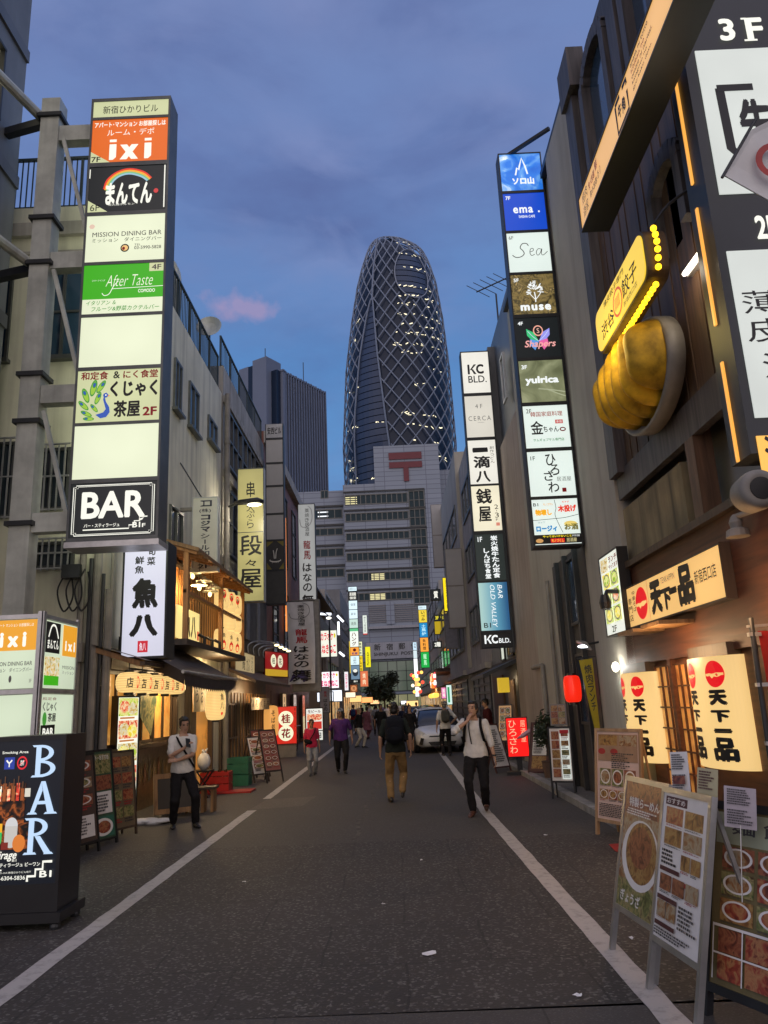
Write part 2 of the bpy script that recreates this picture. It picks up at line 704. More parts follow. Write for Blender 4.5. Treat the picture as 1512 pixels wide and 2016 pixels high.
def draw(els, w, h, parent, fn=None, d0=0.004, name='lettering', step=0.0004, world=False):
    """one mesh of lettering and emblems in front of a panel whose bottom centre is the local origin (faces -Y)"""
    if not els:
        return None
    mb = MB()
    fn = fn or (lambda a, b, d: Vector((a, -d, b)))
    X = lambda x: (x - 0.5) * w
    Z = lambda z: z * h
    d = d0
    step = min(step, .014 / len(els))
    for e in els:
        k = e[0]
        if k == 't':
            _, s, x0, z0, x1, z1, mt, b, sh, j, sp = e
            put_text(mb, fn, s, X(x0), Z(z0), X(x1), Z(z1), mt, b, sh, j, d, sp)
        elif k == 'v':
            _, s, x0, z0, x1, z1, mt, b, j, gap = e
            n = len(s)
            st = (z1 - z0) / n
            for i, ch in enumerate(s):
                zt = z1 - i * st
                small = ch in '・、。ー|っゃ々'
                if ch == 'ー':
                    xm = (x0 + x1) / 2
                    wv = (x1 - x0) * 0.07
                    mb.add([fn(X(xm - wv), Z(zt - st * .85), d), fn(X(xm + wv), Z(zt - st * .85), d), fn(X(xm + wv), Z(zt - st * .12), d), fn(X(xm - wv), Z(zt - st * .12), d)], [(0, 1, 2, 3)], mt)
                    continue
                if ch == ' ':
                    continue
                q = 0.18 if small else 0.0
                put_text(mb, fn, ch, X(x0 + (x1 - x0) * q), Z(zt - st * (1 - gap - q * .6)), X(x1 - (x1 - x0) * q), Z(zt - st * (gap + q * .6)), mt, b, 0, j, d)
        elif k == 'p':
            mb.add([fn(X(x), Z(z), d) for x, z in e[1]], [tuple(range(len(e[1])))], e[2])
        elif k == 'e':
            _, cx, cz, rx, rz, mt, rot = e
            pts = []
            for i in range(28):
                a = 2 * PI * i / 28
                x, z = rx * w * math.cos(a), rz * h * math.sin(a)
                pts.append(fn(X(cx) + x * math.cos(rot) - z * math.sin(rot), Z(cz) + x * math.sin(rot) + z * math.cos(rot), d))
            mb.add(pts, [tuple(range(28))], mt)
        elif k == 'l':
            pts = [(X(x), Z(z)) for x, z in e[1]]
            if e[4]:
                pts = smooth_pts(pts)
            hw = e[2] / 2
            vs = []
            for i, p in enumerate(pts):
                a, b = pts[max(i - 1, 0)], pts[min(i + 1, len(pts) - 1)]
                tx, tz = b[0] - a[0], b[1] - a[1]
                q = math.hypot(tx, tz) or 1
                nx, nz = -tz / q * hw, tx / q * hw
                vs += [fn(p[0] + nx, p[1] + nz, d), fn(p[0] - nx, p[1] - nz, d)]
            mb.add(vs, [(2 * i, 2 * i + 1, 2 * i + 3, 2 * i + 2) for i in range(len(pts) - 1)], e[3])
        d += step
    return mb.build(name, parent, world=world)


def panel(parent, w, h, mt, els, loc, name='panel', t=0.02, margin=0.0):
    """lit or printed sheet of a sign: front face at local y=loc.y; lettering is its child"""
    mb = MB()
    mb.box(-w / 2 + margin, 0, margin, w / 2 - margin, t, h - margin, mt)
    o = mb.build(name, parent, world=False, loc=loc)
    draw(els, w, h, o)
    return o


def lightbox(name, label, cat, base, w, h, dep, panels, frame, rz=0.0, group=None, bez=0.035, back=None, shell=None, label_parts=True):
    """box sign: base = bottom centre of its front face; panels = [(z0, z1, material, elements)] in metres"""
    r = thing(name, label, cat, base, rz, group)
    mb = MB()
    mb.box(-w / 2, 0.012, 0, w / 2, dep, h, shell or frame)
    for s in (-1, 1):
        mb.box(s * w / 2, -0.025, 0, s * (w / 2 - bez), 0.012, h, frame)
    zs = sorted([(p[0], p[1]) for p in panels])
    prev = 0.0
    for a, b in zs + [(h, h)]:
        if a - prev > 0.004:
            mb.box(-w / 2 + bez, -0.025, prev, w / 2 - bez, 0.012, a, frame)
        prev = b
    mb.build('frame', r, world=False)
    for z0, z1, mt, els in panels:
        panel(r, w - 2 * bez, z1 - z0, mt, els, (0, -0.012, z0), t=0.022)
    if back:  # unseen glowing rear face, added to light what stands behind the sign
        bb = MB()
        bb.box(-w / 2 + bez, dep + 0.002, bez, w / 2 - bez, dep + 0.01, h - bez, back)
        bb.build('back_panel', r, world=False)
    return r


# ================================================================== ground
def asphalt(name, base, speck, sc, var=0.25, joint=None, rough=0.8):
    mt = bpy.data.materials.new(name)
    mt.use_nodes = True
    t = mt.node_tree
    b = t.nodes['Principled BSDF']
    co = t.nodes.new('ShaderNodeTexCoord')
    big = t.nodes.new('ShaderNodeTexNoise')
    big.inputs['Scale'].default_value = 0.55
    big.inputs['Detail'].default_value = 8
    big.inputs['Roughness'].default_value = 0.65
    t.links.new(co.outputs['Object'], big.inputs['Vector'])
    rp = t.nodes.new('ShaderNodeValToRGB')
    rp.color_ramp.elements[0].position = 0.32
    rp.color_ramp.elements[1].position = 0.68
    rp.color_ramp.elements[0].color = (*[c * (1 - var) for c in base], 1)
    rp.color_ramp.elements[1].color = (*[c * (1 + var) for c in base], 1)
    t.links.new(big.outputs[0], rp.inputs[0])
    vo = t.nodes.new('ShaderNodeTexVoronoi')
    vo.inputs['Scale'].default_value = sc
    t.links.new(co.outputs['Object'], vo.inputs['Vector'])
    sr = t.nodes.new('ShaderNodeSeparateColor')
    t.links.new(vo.outputs['Color'], sr.inputs[0])
    mr_ = t.nodes.new('ShaderNodeMapRange')
    mr_.inputs['From Min'].default_value = 0.80
    mr_.inputs['From Max'].default_value = 1.0
    mr_.inputs['To Max'].default_value = 0.9
    t.links.new(sr.outputs[0], mr_.inputs[0])
    mx_ = t.nodes.new('ShaderNodeMixRGB')
    mx_.inputs[2].default_value = (*speck, 1)
    t.links.new(mr_.outputs[0], mx_.inputs[0])
    t.links.new(rp.outputs[0], mx_.inputs[1])
    last = mx_.outputs[0]
    if joint:
        br = t.nodes.new('ShaderNodeTexBrick')
        br.inputs['Scale'].default_value = 1.0
        br.inputs['Brick Width'].default_value = joint[0]
        br.inputs['Row Height'].default_value = joint[1]
        br.inputs['Mortar Size'].default_value = joint[2]
        br.inputs['Mortar Smooth'].default_value = 0.2
        br.inputs['Color1'].default_value = (1, 1, 1, 1)
        br.inputs['Color2'].default_value = (0.86, 0.86, 0.86, 1)
        br.inputs['Mortar'].default_value = (0.5, 0.5, 0.5, 1)
        wv = t.nodes.new('ShaderNodeTexNoise')
        wv.inputs['Scale'].default_value = 1.6
        t.links.new(co.outputs['Object'], wv.inputs['Vector'])
        va = t.nodes.new('ShaderNodeMixRGB')
        va.blend_type = 'LINEAR_LIGHT'
        va.inputs[0].default_value = joint[3]
        t.links.new(co.outputs['Object'], va.inputs[1])
        t.links.new(wv.outputs['Color'], va.inputs[2])
        t.links.new(va.outputs[0], br.inputs['Vector'])
        ml = t.nodes.new('ShaderNodeMixRGB')
        ml.blend_type = 'MULTIPLY'
        ml.inputs[0].default_value = 1
        t.links.new(last, ml.inputs[1])
        t.links.new(br.outputs[0], ml.inputs[2])
        last = ml.outputs[0]
    t.links.new(last, b.inputs['Base Color'])
    rr = t.nodes.new('ShaderNodeMapRange')
    rr.inputs['To Min'].default_value = rough - 0.22
    rr.inputs['To Max'].default_value = rough + 0.12
    t.links.new(big.outputs[0], rr.inputs[0])
    t.links.new(rr.outputs[0], b.inputs['Roughness'])
    bp = t.nodes.new('ShaderNodeBump')
    bp.inputs['Strength'].default_value = 0.55
    bp.inputs['Distance'].default_value = 0.006
    nb = t.nodes.new('ShaderNodeTexNoise')
    nb.inputs['Scale'].default_value = sc * 0.8
    nb.inputs['Detail'].default_value = 3
    t.links.new(co.outputs['Object'], nb.inputs['Vector'])
    t.links.new(nb.outputs[0], bp.inputs['Height'])
    t.links.new(bp.outputs[0], b.inputs['Normal'])
    return mt


def sheet(name, poly, z, mt, kind='structure'):
    o = MB().add([(x, y, z) for x, y in poly], [tuple(range(len(poly)))], mt).build(name)
    tag(o, kind=kind)
    return o


m_asph = asphalt('asphalt', (0.049, 0.042, 0.035), (0.10, 0.092, 0.08), 70, 0.25)
m_rough = asphalt('coarse_asphalt', (0.036, 0.030, 0.0245), (0.16, 0.15, 0.13), 55, 0.42, (1.15, 0.95, 0.010, 0.035))
m_slab = asphalt('stone_paving', (0.056, 0.049, 0.043), (0.10, 0.092, 0.085), 110, 0.22, (1.5, 0.75, 0.008, 0.003))
m_kerb = mat('kerb_stone', (0.25, 0.245, 0.23), 0.85, var=0.25, scale=4, bump=0.2)
m_pave = asphalt('pavement_stone', (0.13, 0.125, 0.115), (0.2, 0.2, 0.19), 60, 0.25, (0.6, 0.3, 0.012, 0.004))
sheet('ground', [(-900, -60), (900, -60), (900, 1600), (-900, 1600)], 0.0, m_asph)
sheet('street_paving', [(-9, -6), (9, -6), (9, 4.78), (-9, 4.95)], 0.004, m_slab)
sheet('road_surface', [(-5, 4.95), (3.4, 4.78), (3.3, 10.3), (-4.8, 10.5)], 0.004, m_rough)
m_patch = asphalt('road_patch', (0.075, 0.062, 0.05), (0.14, 0.13, 0.12), 60, 0.2)
sheet('road_patch', [(-2.62, 14.1), (-1.72, 14.35), (-1.60, 15.75), (-2.55, 15.55)], 0.004, m_patch)
# worn white paint
m_paint = bpy.data.materials.new('road_paint')
m_paint.use_nodes = True
_t = m_paint.node_tree
_b = _t.nodes['Principled BSDF']
_b.inputs['Roughness'].default_value = 0.7
_co = _t.nodes.new('ShaderNodeTexCoord')
_n = _t.nodes.new('ShaderNodeTexNoise')
_n.inputs['Scale'].default_value = 9
_n.inputs['Detail'].default_value = 9
_n.inputs['Roughness'].default_value = 0.7
_t.links.new(_co.outputs['Object'], _n.inputs['Vector'])
_r = _t.nodes.new('ShaderNodeValToRGB')
_r.color_ramp.elements[0].position = 0.28
_r.color_ramp.elements[1].position = 0.50
_r.color_ramp.elements[0].color = (0.22, 0.205, 0.185, 1)
_r.color_ramp.elements[1].color = (0.42, 0.39, 0.355, 1)
_t.links.new(_n.outputs[0], _r.inputs[0])
_t.links.new(_r.outputs[0], _b.inputs['Base Color'])


def line_strip(name, pts, w, z=0.008):
    mb = MB()
    pts = [p for p in pts]
    P_ = []
    for (x0, y0), (x1, y1) in zip(pts[:-1], pts[1:]):
        n = max(1, int(abs(y1 - y0) / 0.25))
        P_ += [(x0 + (x1 - x0) * i / n, y0 + (y1 - y0) * i / n) for i in range(n)]
    P_.append(pts[-1])
    vs = []
    for x, y in P_:
        vs += [(x - w / 2 + RN.uniform(-.006, .006), y, z), (x + w / 2 + RN.uniform(-.006, .006), y, z)]
    mb.add(vs, [(2 * i, 2 * i + 1, 2 * i + 3, 2 * i + 2) for i in range(len(P_) - 1)], m_paint)
    tag(mb.build(name), kind='structure')


line_strip('road_marking', [(-2.58, 1.0), (-2.55, 14.0)], 0.16)
line_strip('road_marking', [(-2.56, 15.65), (-2.62, 34), (-2.7, 60), (-2.7, 140)], 0.16)
line_strip('road_marking', [(1.43, 1.0), (1.33, 12.5), (1.5, 28), (1.62, 60), (1.65, 140)], 0.16)
sm = MB()
pts = [(-.62 + .05 * math.sin(i * 1.7) + .012 * i, 10.6 + i * .55) for i in range(22)]
sm.add([(x + d, y, .004) for x, y in pts for d in (-.03, .03)], [(2 * i, 2 * i + 1, 2 * i + 3, 2 * i + 2) for i in range(21)], mat('road_seam', (.085, .075, .063), .85, var=.5, scale=6))
tag(sm.build('road_seam'), kind='structure')
# kerb and low pavement on the right
kb = MB()
for i in range(24):
    y = 10.4 + i * 0.45
    x = 2.78 - 0.0 * i
    kb.box(x, y + .004, 0, x + 0.16, y + 0.446, 0.10, m_kerb)
tag(kb.build('kerb'), kind='structure')
MB().box(2.945, 10.6, -0.05, 3.4, 21.2, 0.095, m_pave).build('pavement')['kind'] = 'structure'
# scraps of litter and a scuffed white stain on the road
m_litter = mat('litter_paper', (0.75, 0.74, 0.72), 0.8)
for i, (u, v, s) in enumerate([(850, 1880, .055), (482, 1738, .022), (1140, 1962, .028), (1075, 1645, .03), (830, 1695, .02), (755, 1782, .018), (1245, 1850, .02)]):
    p = at(u, v, z=0)
    mb = MB()
    n = 9
    mb.add([(p.x + math.cos(2 * PI * k / n) * s * RN.uniform(.5, 1.5), p.y + math.sin(2 * PI * k / n) * s * RN.uniform(.5, 1.3), 0.006 + RN.uniform(0, .012)) for k in range(n)], [tuple(range(n))], m_litter)
    o = mb.build('litter')
    tag(o, ['largest white splash of litter on the near coarse asphalt', 'small white scrap of paper left of the road centre', 'flat white scrap beside the right white line at the front',
            'thin white scrap near the walking man in braces', 'tiny white crumb in the middle of the coarse asphalt', 'tiny white crumb nearer than the backpacker on the road', 'tiny scrap under the silver menu stand'][i], 'litter', 'scraps of litter on the road')


# ================================================================== building helpers
m_frame = mat('window_frame_metal', (0.12, 0.125, 0.12), 0.45, metal=0.6)
m_pane = glass_mat('window_pane', (0.02, 0.03, 0.04))
m_pane_b = glass_mat('window_pane_blue', (0.03, 0.06, 0.10))
m_dark = mat('dark_metal', (0.035, 0.038, 0.04), 0.45, metal=0.3)
m_black = mat('black_paint', (0.012, 0.012, 0.013), 0.4)
m_steel = mat('grey_steel', (0.54, 0.56, 0.49), 0.5, metal=0.25, var=0.2, scale=2, streak=0.5)
m_alu = mat('aluminium', (0.5, 0.5, 0.5), 0.35, metal=0.7)
m_cream = mat('cream_render', (0.70, 0.67, 0.52), 0.85, var=0.10, scale=0.8, bump=0.12, bscale=40, streak=0.5)
m_grey = mat('grey_render', (0.41, 0.385, 0.32), 0.85, var=0.10, scale=0.7, bump=0.12, bscale=40, streak=0.30)
m_conc = mat('concrete', (0.42, 0.39, 0.34), 0.85, var=0.16, scale=1.0, bump=0.2, bscale=30, streak=0.6)
m_tile = mat('pale_tile_cladding', (0.30, 0.31, 0.34), 0.6, var=0.08, scale=0.3, streak=0.25)
m_brown = mat('brown_tile', (0.26, 0.10, 0.065), 0.6, var=0.2, scale=2.0)
m_darkb = mat('dark_cladding', (0.14, 0.145, 0.15), 0.4, var=0.15, scale=0.6, streak=0.2)
m_railing = mat('green_black_railing', (0.03, 0.045, 0.045), 0.5)
m_pipe = mat('downpipe', (0.24, 0.22, 0.19), 0.6, var=0.2, scale=3, streak=0.3)


def fmap(pl, c, o):
    return (lambda a, d, z: Vector((c + o * d, a, z))) if pl == 'x' else (lambda a, d, z: Vector((a, c + o * d, z)))


def fbox(mb, F, a0, d0, z0, a1, d1, z1, mt):
    p, q = F(a0, d0, z0), F(a1, d1, z1)
    mb.box(p.x, p.y, p.z, q.x, q.y, q.z, mt)


def win(parent, F, a0, a1, z0, z1, fm=None, gm=None, nx=1, nz=1, fw=0.05, dep=0.06, name='window', sill=False, bars=0):
    fm, gm = fm or m_frame, gm or m_pane
    mb = MB()
    for z in (z0, z1 - fw):
        fbox(mb, F, a0, 0.0, z, a1, dep, z + fw, fm)
    for i in range(nx + 1):
        a = a0 + (a1 - a0 - fw) * i / nx
        fbox(mb, F, a, 0.0, z0 + fw, a + fw, dep * .95, z1 - fw, fm)
    for i in range(1, nz):
        z = z0 + (z1 - z0 - fw) * i / nz
        fbox(mb, F, a0 + fw, 0.0, z, a1 - fw, dep * .85, z + fw * .8, fm)
    if sill:
        fbox(mb, F, a0 - .05, 0.0, z0 - .07, a1 + .05, dep + .08, z0 - .003, fm)
    for i in range(bars):
        a = a0 + (a1 - a0) * (i + .5) / bars
        fbox(mb, F, a - .012, dep + .08, z0 - .05, a + .012, dep + .10, z1 + .05, m_alu)
    if bars:
        for z in (z0 - .03, (z0 + z1) / 2, z1 + .02):
            fbox(mb, F, a0 - .03, dep + .075, z, a1 + .03, dep + .105, z + .025, m_alu)
    o = mb.build(name, parent)
    pb = MB()
    fbox(pb, F, a0 + fw * .5, 0.004, z0 + fw * .5, a1 - fw * .5, 0.016, z1 - fw * .5, gm)
    pb.build('pane', o)
    return o


def building(name, label, x0, x1, y0, y1, z1, mt, cat='building', group=None, z0=0.0):
    r = thing(name, label, cat, ((x0 + x1) / 2, y0, z0), 0, group)
    MB().box(x0, y0, z0, x1, y1, z1, mt).build('wall', r)
    return r


def railing(parent, p, q, h, n, mt=m_railing, r=0.02, name='railing'):
    mb = MB()
    p, q = Vector(p), Vector(q)
    up = Vector((0, 0, h))
    mb.bar(p + up, q + up, 0.06, mt, 0.05)
    mb.bar(p + Vector((0, 0, .08)), q + Vector((0, 0, .08)), 0.05, mt, 0.04)
    for i in range(n + 1):
        c = p.lerp(q, i / n)
        w = r * (2.2 if i % 8 == 0 else 1)
        mb.bar(c, c + up, w, mt)
    return mb.build(name, parent)


XL, XR = -4.8, 3.3
# ================================================================== left side, from the front
# dark office block at the very left
bA = building('office_building', 'dark office block with lit window at the top left edge', -17, -6.5, 6.5, 12.0, 30, mat('slate_cladding', (.20, .21, .215), .5, var=.12, scale=.8, streak=.3))
F = fmap('x', -6.5, 1)
m_litw = glass_mat('lit_office_pane', (0.2, 0.2, 0.18), emit=(225, 215, 180), es=0.8)
for k, z in enumerate([6.2, 9.0, 11.8, 14.6, 17.4, 20.2]):
    win(bA, F, 9.2, 11.1, z, z + 1.5, m_dark, m_litw if k == 2 else m_pane_b, nx=2, dep=.12)
    win(bA, F, 6.9, 8.8, z, z + 1.5, m_dark, m_pane_b, nx=2, dep=.12)
    mb = MB()
    fbox(mb, F, 6.5, 0.0, z - .7, 12.0, .05, z - .45, m_darkb)
    mb.build('ledge', bA)

# cream building whose side wall faces the viewer
GY = 12.4
ZW = 11.0
bL1 = building('cream_building', 'cream rendered building with roof railing behind the tall lit sign', -16, XL, GY, 21.4, ZW, m_cream)
F = fmap('y', GY, -1)
win(bL1, F, -6.15, -5.15, 7.9, 9.7, m_frame, m_pane_b, nx=2, nz=2, sill=True)
win(bL1, F, -7.1, -6.6, 7.9, 9.7, m_frame, m_pane_b, nx=1, nz=2, sill=True)
win(bL1, F, -6.0, -5.35, 5.1, 6.2, m_frame, m_pane, nx=2, bars=6)
win(bL1, F, -6.95, -6.3, 5.0, 6.35, m_frame, m_pane, nx=2, bars=6)
win(bL1, F, -5.85, -5.2, 4.1, 4.55, m_frame, m_pane, nx=1, bars=6)
mb = MB()
fbox(mb, F, -16, 0.0, 10.35, XL + .0, .10, 10.62, m_conc)
fbox(mb, F, -16, 0.0, 10.0, XL, .03, 10.06, m_conc)
mb.build('ledge', bL1)
railing(bL1, (-7.2, GY + .12, ZW), (XL - .1, GY + .12, ZW), 1.15, 22)
railing(bL1, (XL - .1, GY + .2, ZW), (XL - .1, 21.3, ZW), 1.15, 64)
F = fmap('x', XL, 1)
for (u0, u1, v0, v1) in [(341, 355, 712, 812), (370, 389, 762, 850), (408, 425, 828, 875)]:
    um = (u0 + u1) / 2
    a0, a1 = at(u0, (v0 + v1) / 2, x=XL).y, at(u1, (v0 + v1) / 2, x=XL).y
    win(bL1, F, a0, a1, at(um, v1, x=XL).z, at(um, v0, x=XL).z, m_frame, m_pane_b, nx=2, sill=True, fw=.07)
win(bL1, F, 16.3, 17.3, 4.95, 6.2, m_frame, m_pane, nx=2, sill=True)
# roof clutter: water tank and pipes
rt = thing('roof_tank', 'round ribbed ventilator cowl on the roof railing of the cream building', 'ventilator', (-5.3, 15.2, ZW))
mb = MB()
mb.lathe([(0.16, 0), (0.16, 1.2), (0.3, 1.25), (0.42, 1.45), (0.36, 1.7), (0.12, 1.85), (0.05, 1.9), (0.04, 2.1)], (-5.25, 15.0, ZW), m_steel, 18)
mb.build('cowl', rt)
pp = thing('roof_pipe', 'pair of bent vent pipes rising above the roof railing', 'pipe', (-5.2, 17, ZW))
for k in (0, 1):
    MB().tube(smooth_pts([(-5.5, 16.6 + k * .2, ZW), (-5.5, 16.6 + k * .2, ZW + 1.4), (-5.3, 16.75 + k * .2, ZW + 1.72), (-5.0, 17.0 + k * .2, ZW + 1.5), (-5.0, 17.05 + k * .2, ZW + .3)]), 0.07, m_steel, 10).build('pipe', pp)
dl = thing('satellite_dish', 'round grey satellite dish where the two left roofs meet', 'dish', (-4.95, 20.4, ZW))
mb = MB()
mb.tube([(-4.95, 20.4, ZW), (-4.95, 20.4, ZW + 1.5)], .03, m_dark)
mb.build('mast', dl)
MB().lathe([(0.0, 0.1), (0.2, 0.13), (0.36, 0.22), (0.37, 0.21), (0.2, .1), (0.0, 0.06)], (-4.9, 20.3, ZW + 1.5), m_steel, 20, Matrix.Rotation(rad(75), 3, 'X')).build('reflector', dl)

# service pipes and meter boxes on the cream wall
sp = thing('service_pipes', 'bundle of grey conduits and cables climbing the cream side wall', 'pipes', (-5.1, GY, 0))
for (u, r, v0, v1, mt) in [(150, .055, 1090, 1660, m_pipe), (168, .04, 1100, 1640, m_dark), (182, .07, 1070, 1640, m_pipe), (193, .03, 1130, 1640, m_dark), (204, .05, 1160, 1630, m_pipe), (212, .03, 1080, 1630, m_pipe)]:
    a, b = at(u + 6, v0, y=GY - .08), at(u - 6, v1, y=GY - .08)
    x = (a.x + b.x) / 2
    MB().tube([(x, GY - .08, max(b.z, 0.05)), (x, GY - .08, a.z)], r, mt, 10).build('conduit', sp)
for k in range(3):
    x = -5.25 + k * .14
    MB().tube(smooth_pts([(x, GY - .12, 4.05), (x - .12, GY - .2, 3.7), (x + .02, GY - .25, 3.35), (x + .12, GY - .16, 3.6), (x + .05, GY - .12, 4.0)]), .015, m_black, 6).build('cable', sp)
mt_ = thing('meter_box', 'grey junction box among the cables on the cream wall', 'meter', (-5.2, GY - .1, 3.9))
MB().box(-5.32, GY - .22, 3.9, -5.02, GY - .04, 4.12, m_dark).build('case', mt_)
MB().box(-5.1, GY - .2, 2.55, -4.92, GY - .1, 2.85, m_pipe).build('lid', mt_)
MB().box(-6.3, GY - .3, .02, -4.95, GY - .22, 1.42, m_dark).build('hoarding')
tag(bpy.data.objects['hoarding'], 'dark panel hoarding standing against the cream side wall', 'panel')

# steel column that carries the tall sign
CY = 11.32
xc = -5.56
sc_ = thing('steel_column', 'grey steel column with collars holding the tall sign', 'column', (xc, CY, 0))
MB().box(xc - .16, CY - .15, 0, xc + .16, CY + .15, 12.3, m_steel).build('shaft', sc_)
for z in (11.9, 9.85, 9.0, 7.0, 6.2, 4.55):
    MB().box(xc - .215, CY - .20, z, xc + .215, CY + .20, z + .07, m_dark).build('collar', sc_)
for z in (11.45, 8.95, 6.55, 4.45):
    mb = MB()
    mb.box(xc + .16, CY - .1, z, -4.72, CY + .1, z + .30, m_steel)
    mb.build('bracket', sc_)
for z in (11.5, 8.9, 6.4):
    MB().bar((xc + .24, CY - .12, z), (-4.78, CY - .12, z - 2.0), .06, m_steel).build('brace', sc_)
for z, dz in ((12.0, 0.0), (9.1, 0.0)):
    MB().tube([(xc - .2, CY, z), (-6.5, 9.0, z + .1)], .085, m_steel, 10).build('stay', sc_)
    MB().bar((xc - .2, CY, z - .1), (-6.5, CY + .2, z - .1), .14, m_dark).build('stay', sc_)

# second left building: wide window bands
Y2a, Y2b, Z2 = 21.6, 29.0, 12.0
bL2 = building('concrete_building', 'weathered concrete building with wide window bands behind the dim yellow sign', -16, XL, Y2a, Y2b, Z2, m_conc)
F = fmap('x', XL, 1)
for z0, z1 in ((8.9, 10.7), (6.2, 8.2)):
    for k in range(3):
        win(bL2, F, Y2a + .35 + k * 2.35, Y2a + 2.6 + k * 2.35, z0, z1, m_frame, m_pane_b, nx=3, nz=2, fw=.08, dep=.1)
for z in (10.8, 8.45, 5.8):
    mb = MB()
    fbox(mb, F, Y2a, 0, z, Y2b, .12, z + .22, m_conc)
    mb.build('ledge', bL2)
railing(bL2, (XL - .1, Y2a, Z2), (XL - .1, Y2b, Z2), 1.0, 40)
F2 = fmap('y', Y2a, -1)
dp = thing('downpipe', 'tall grey downpipe between the cream and the concrete building', 'pipe', (XL + .12, 21.45, 0))
mb = MB()
mb.tube([(XL + .16, 21.5, 0.02), (XL + .16, 21.5, 11.0)], .085, m_pipe, 12)
mb.build('pipe', dp)
for z in (2.2, 4.6, 7.0, 9.4):
    MB().lathe([(.1, 0), (.1, .1)], (XL + .16, 21.5, z), m_pipe, 12).build('clamp', dp)
# slatted timber screen over the second shop
m_slat = wood_mat('weathered_boards', (0.035, 0.024, 0.016), (0.11, 0.075, 0.05))
m_slatg = mat('grey_slats', (0.16, 0.16, 0.155), 0.7, var=.2, scale=3)
scn = thing('slatted_screen', 'grey slatted screen above the shop with the red oval sign', 'screen', (XL + .1, 23, 4.0))
mb = MB()
for k in range(30):
    y = 22.0 + k * .23
    mb.box(XL + .06, y, 3.9, XL + .12, y + .13, 6.0, m_slatg)
mb.build('slats', scn)
MB().box(XL + .02, 21.7, 3.0, XL + .06, 28.9, 5.3, m_slat).build('boarding', scn)
for y in (24.6, 26.6):
    MB().box(XL + .13, y, 3.9, XL + .17, y + .5, 5.7, mat('grey_cloth', (.3, .3, .3), .9)).build('hanging_cloth', scn)

# third: red brown building
bL3 = building('brown_building', 'red brown tiled narrow building behind the vertical white banner', -16, XL, 29.05, 44, 12.6, m_brown)
F = fmap('x', XL, 1)
for k in range(4):
    win(bL3, F, 31.0 + k * 3.2, 32.4 + k * 3.2, 8.0, 11.4, m_dark, m_pane, nx=1, nz=3)
    win(bL3, F, 31.0 + k * 3.2, 32.4 + k * 3.2, 3.6, 6.8, m_dark, m_pane, nx=1, nz=3)
mb = MB()
m_oled = emi((255, 150, 70), 1.2)
fbox(mb, F, 34.1, 0.1, 5.0, 34.2, .16, 10.2, m_oled)
mb.build('light_strip', bL3)
mb = MB()
fbox(mb, F, 29.05, 0, 12.1, 44, .25, 12.6, m_conc)
mb.build('cornice', bL3)

# traditional building with tiled roofs
m_rooft = mat('roof_tiles', (0.075, 0.06, 0.055), 0.55, var=.25, scale=3)
bL4 = building('tile_roofed_house', 'dark house with stacked tiled roofs behind the karaoke signs', -16, -5.6, 46, 62, 9.0, m_slat)


def tile_roof(parent, x0, x1, y0, y1, z0, z1, over, rise_in, name='roof'):
    mb = MB()
    a = [(x0, y0 - over), (x1 + over, y0 - over), (x1 + over, y1), (x0, y1)]
    n = 9
    for i in range(n):
        t0, t1 = i / n, (i + 1) / n
        f = lambda t: (over + t * -rise_in)
        e0, e1 = f(t0), f(t1)
        za, zb = z0 + (z1 - z0) * t0 ** .8, z0 + (z1 - z0) * t1 ** .8
        vs = [(x0, y0 - e0, za + .09), (x1 + e0, y0 - e0, za + .09), (x1 + e1, y0 - e1, zb + .05), (x0, y0 - e1, zb + .05),
              (x1 + e0, y1, za + .09), (x1 + e1, y1, zb + .05), (x0, y0 - e0, za - .02), (x1 + e0, y0 - e0, za - .02), (x1 + e0, y1, za - .02)]
        mb.add(vs, [(0, 1, 2, 3), (1, 4, 5, 2), (6, 7, 1, 0), (7, 8, 4, 1)], m_rooft)
    mb.add([(x0, y0 - over, z0 - .02), (x1 + over, y0 - over, z0 - .02), (x1 + over, y1, z0 - .02), (x0, y1, z0 - .02)], [(3, 2, 1, 0)], m_slat)
    return mb.build(name, parent)


tile_roof(bL4, -16, -5.6, 46, 62, 9.0, 12.6, 1.0, 5.0)
tile_roof(bL4, -16, -5.6, 46, 62, 6.2, 7.3, 1.1, 0.05)
F = fmap('y', 46, -1)
win(bL4, F, -7.6, -5.9, 7.4, 8.7, m_slat, mat('paper_screen', (.33, .33, .36), .8), nx=4)
m_litwhite = emi((235, 240, 250), 2.2, key='tube')
mb = MB()
mb.tube([(-5.9, 45.5, 6.35), (-4.2, 45.5, 6.3)], .06, m_litwhite, 8)
mb.build('eave_tube', bL4)

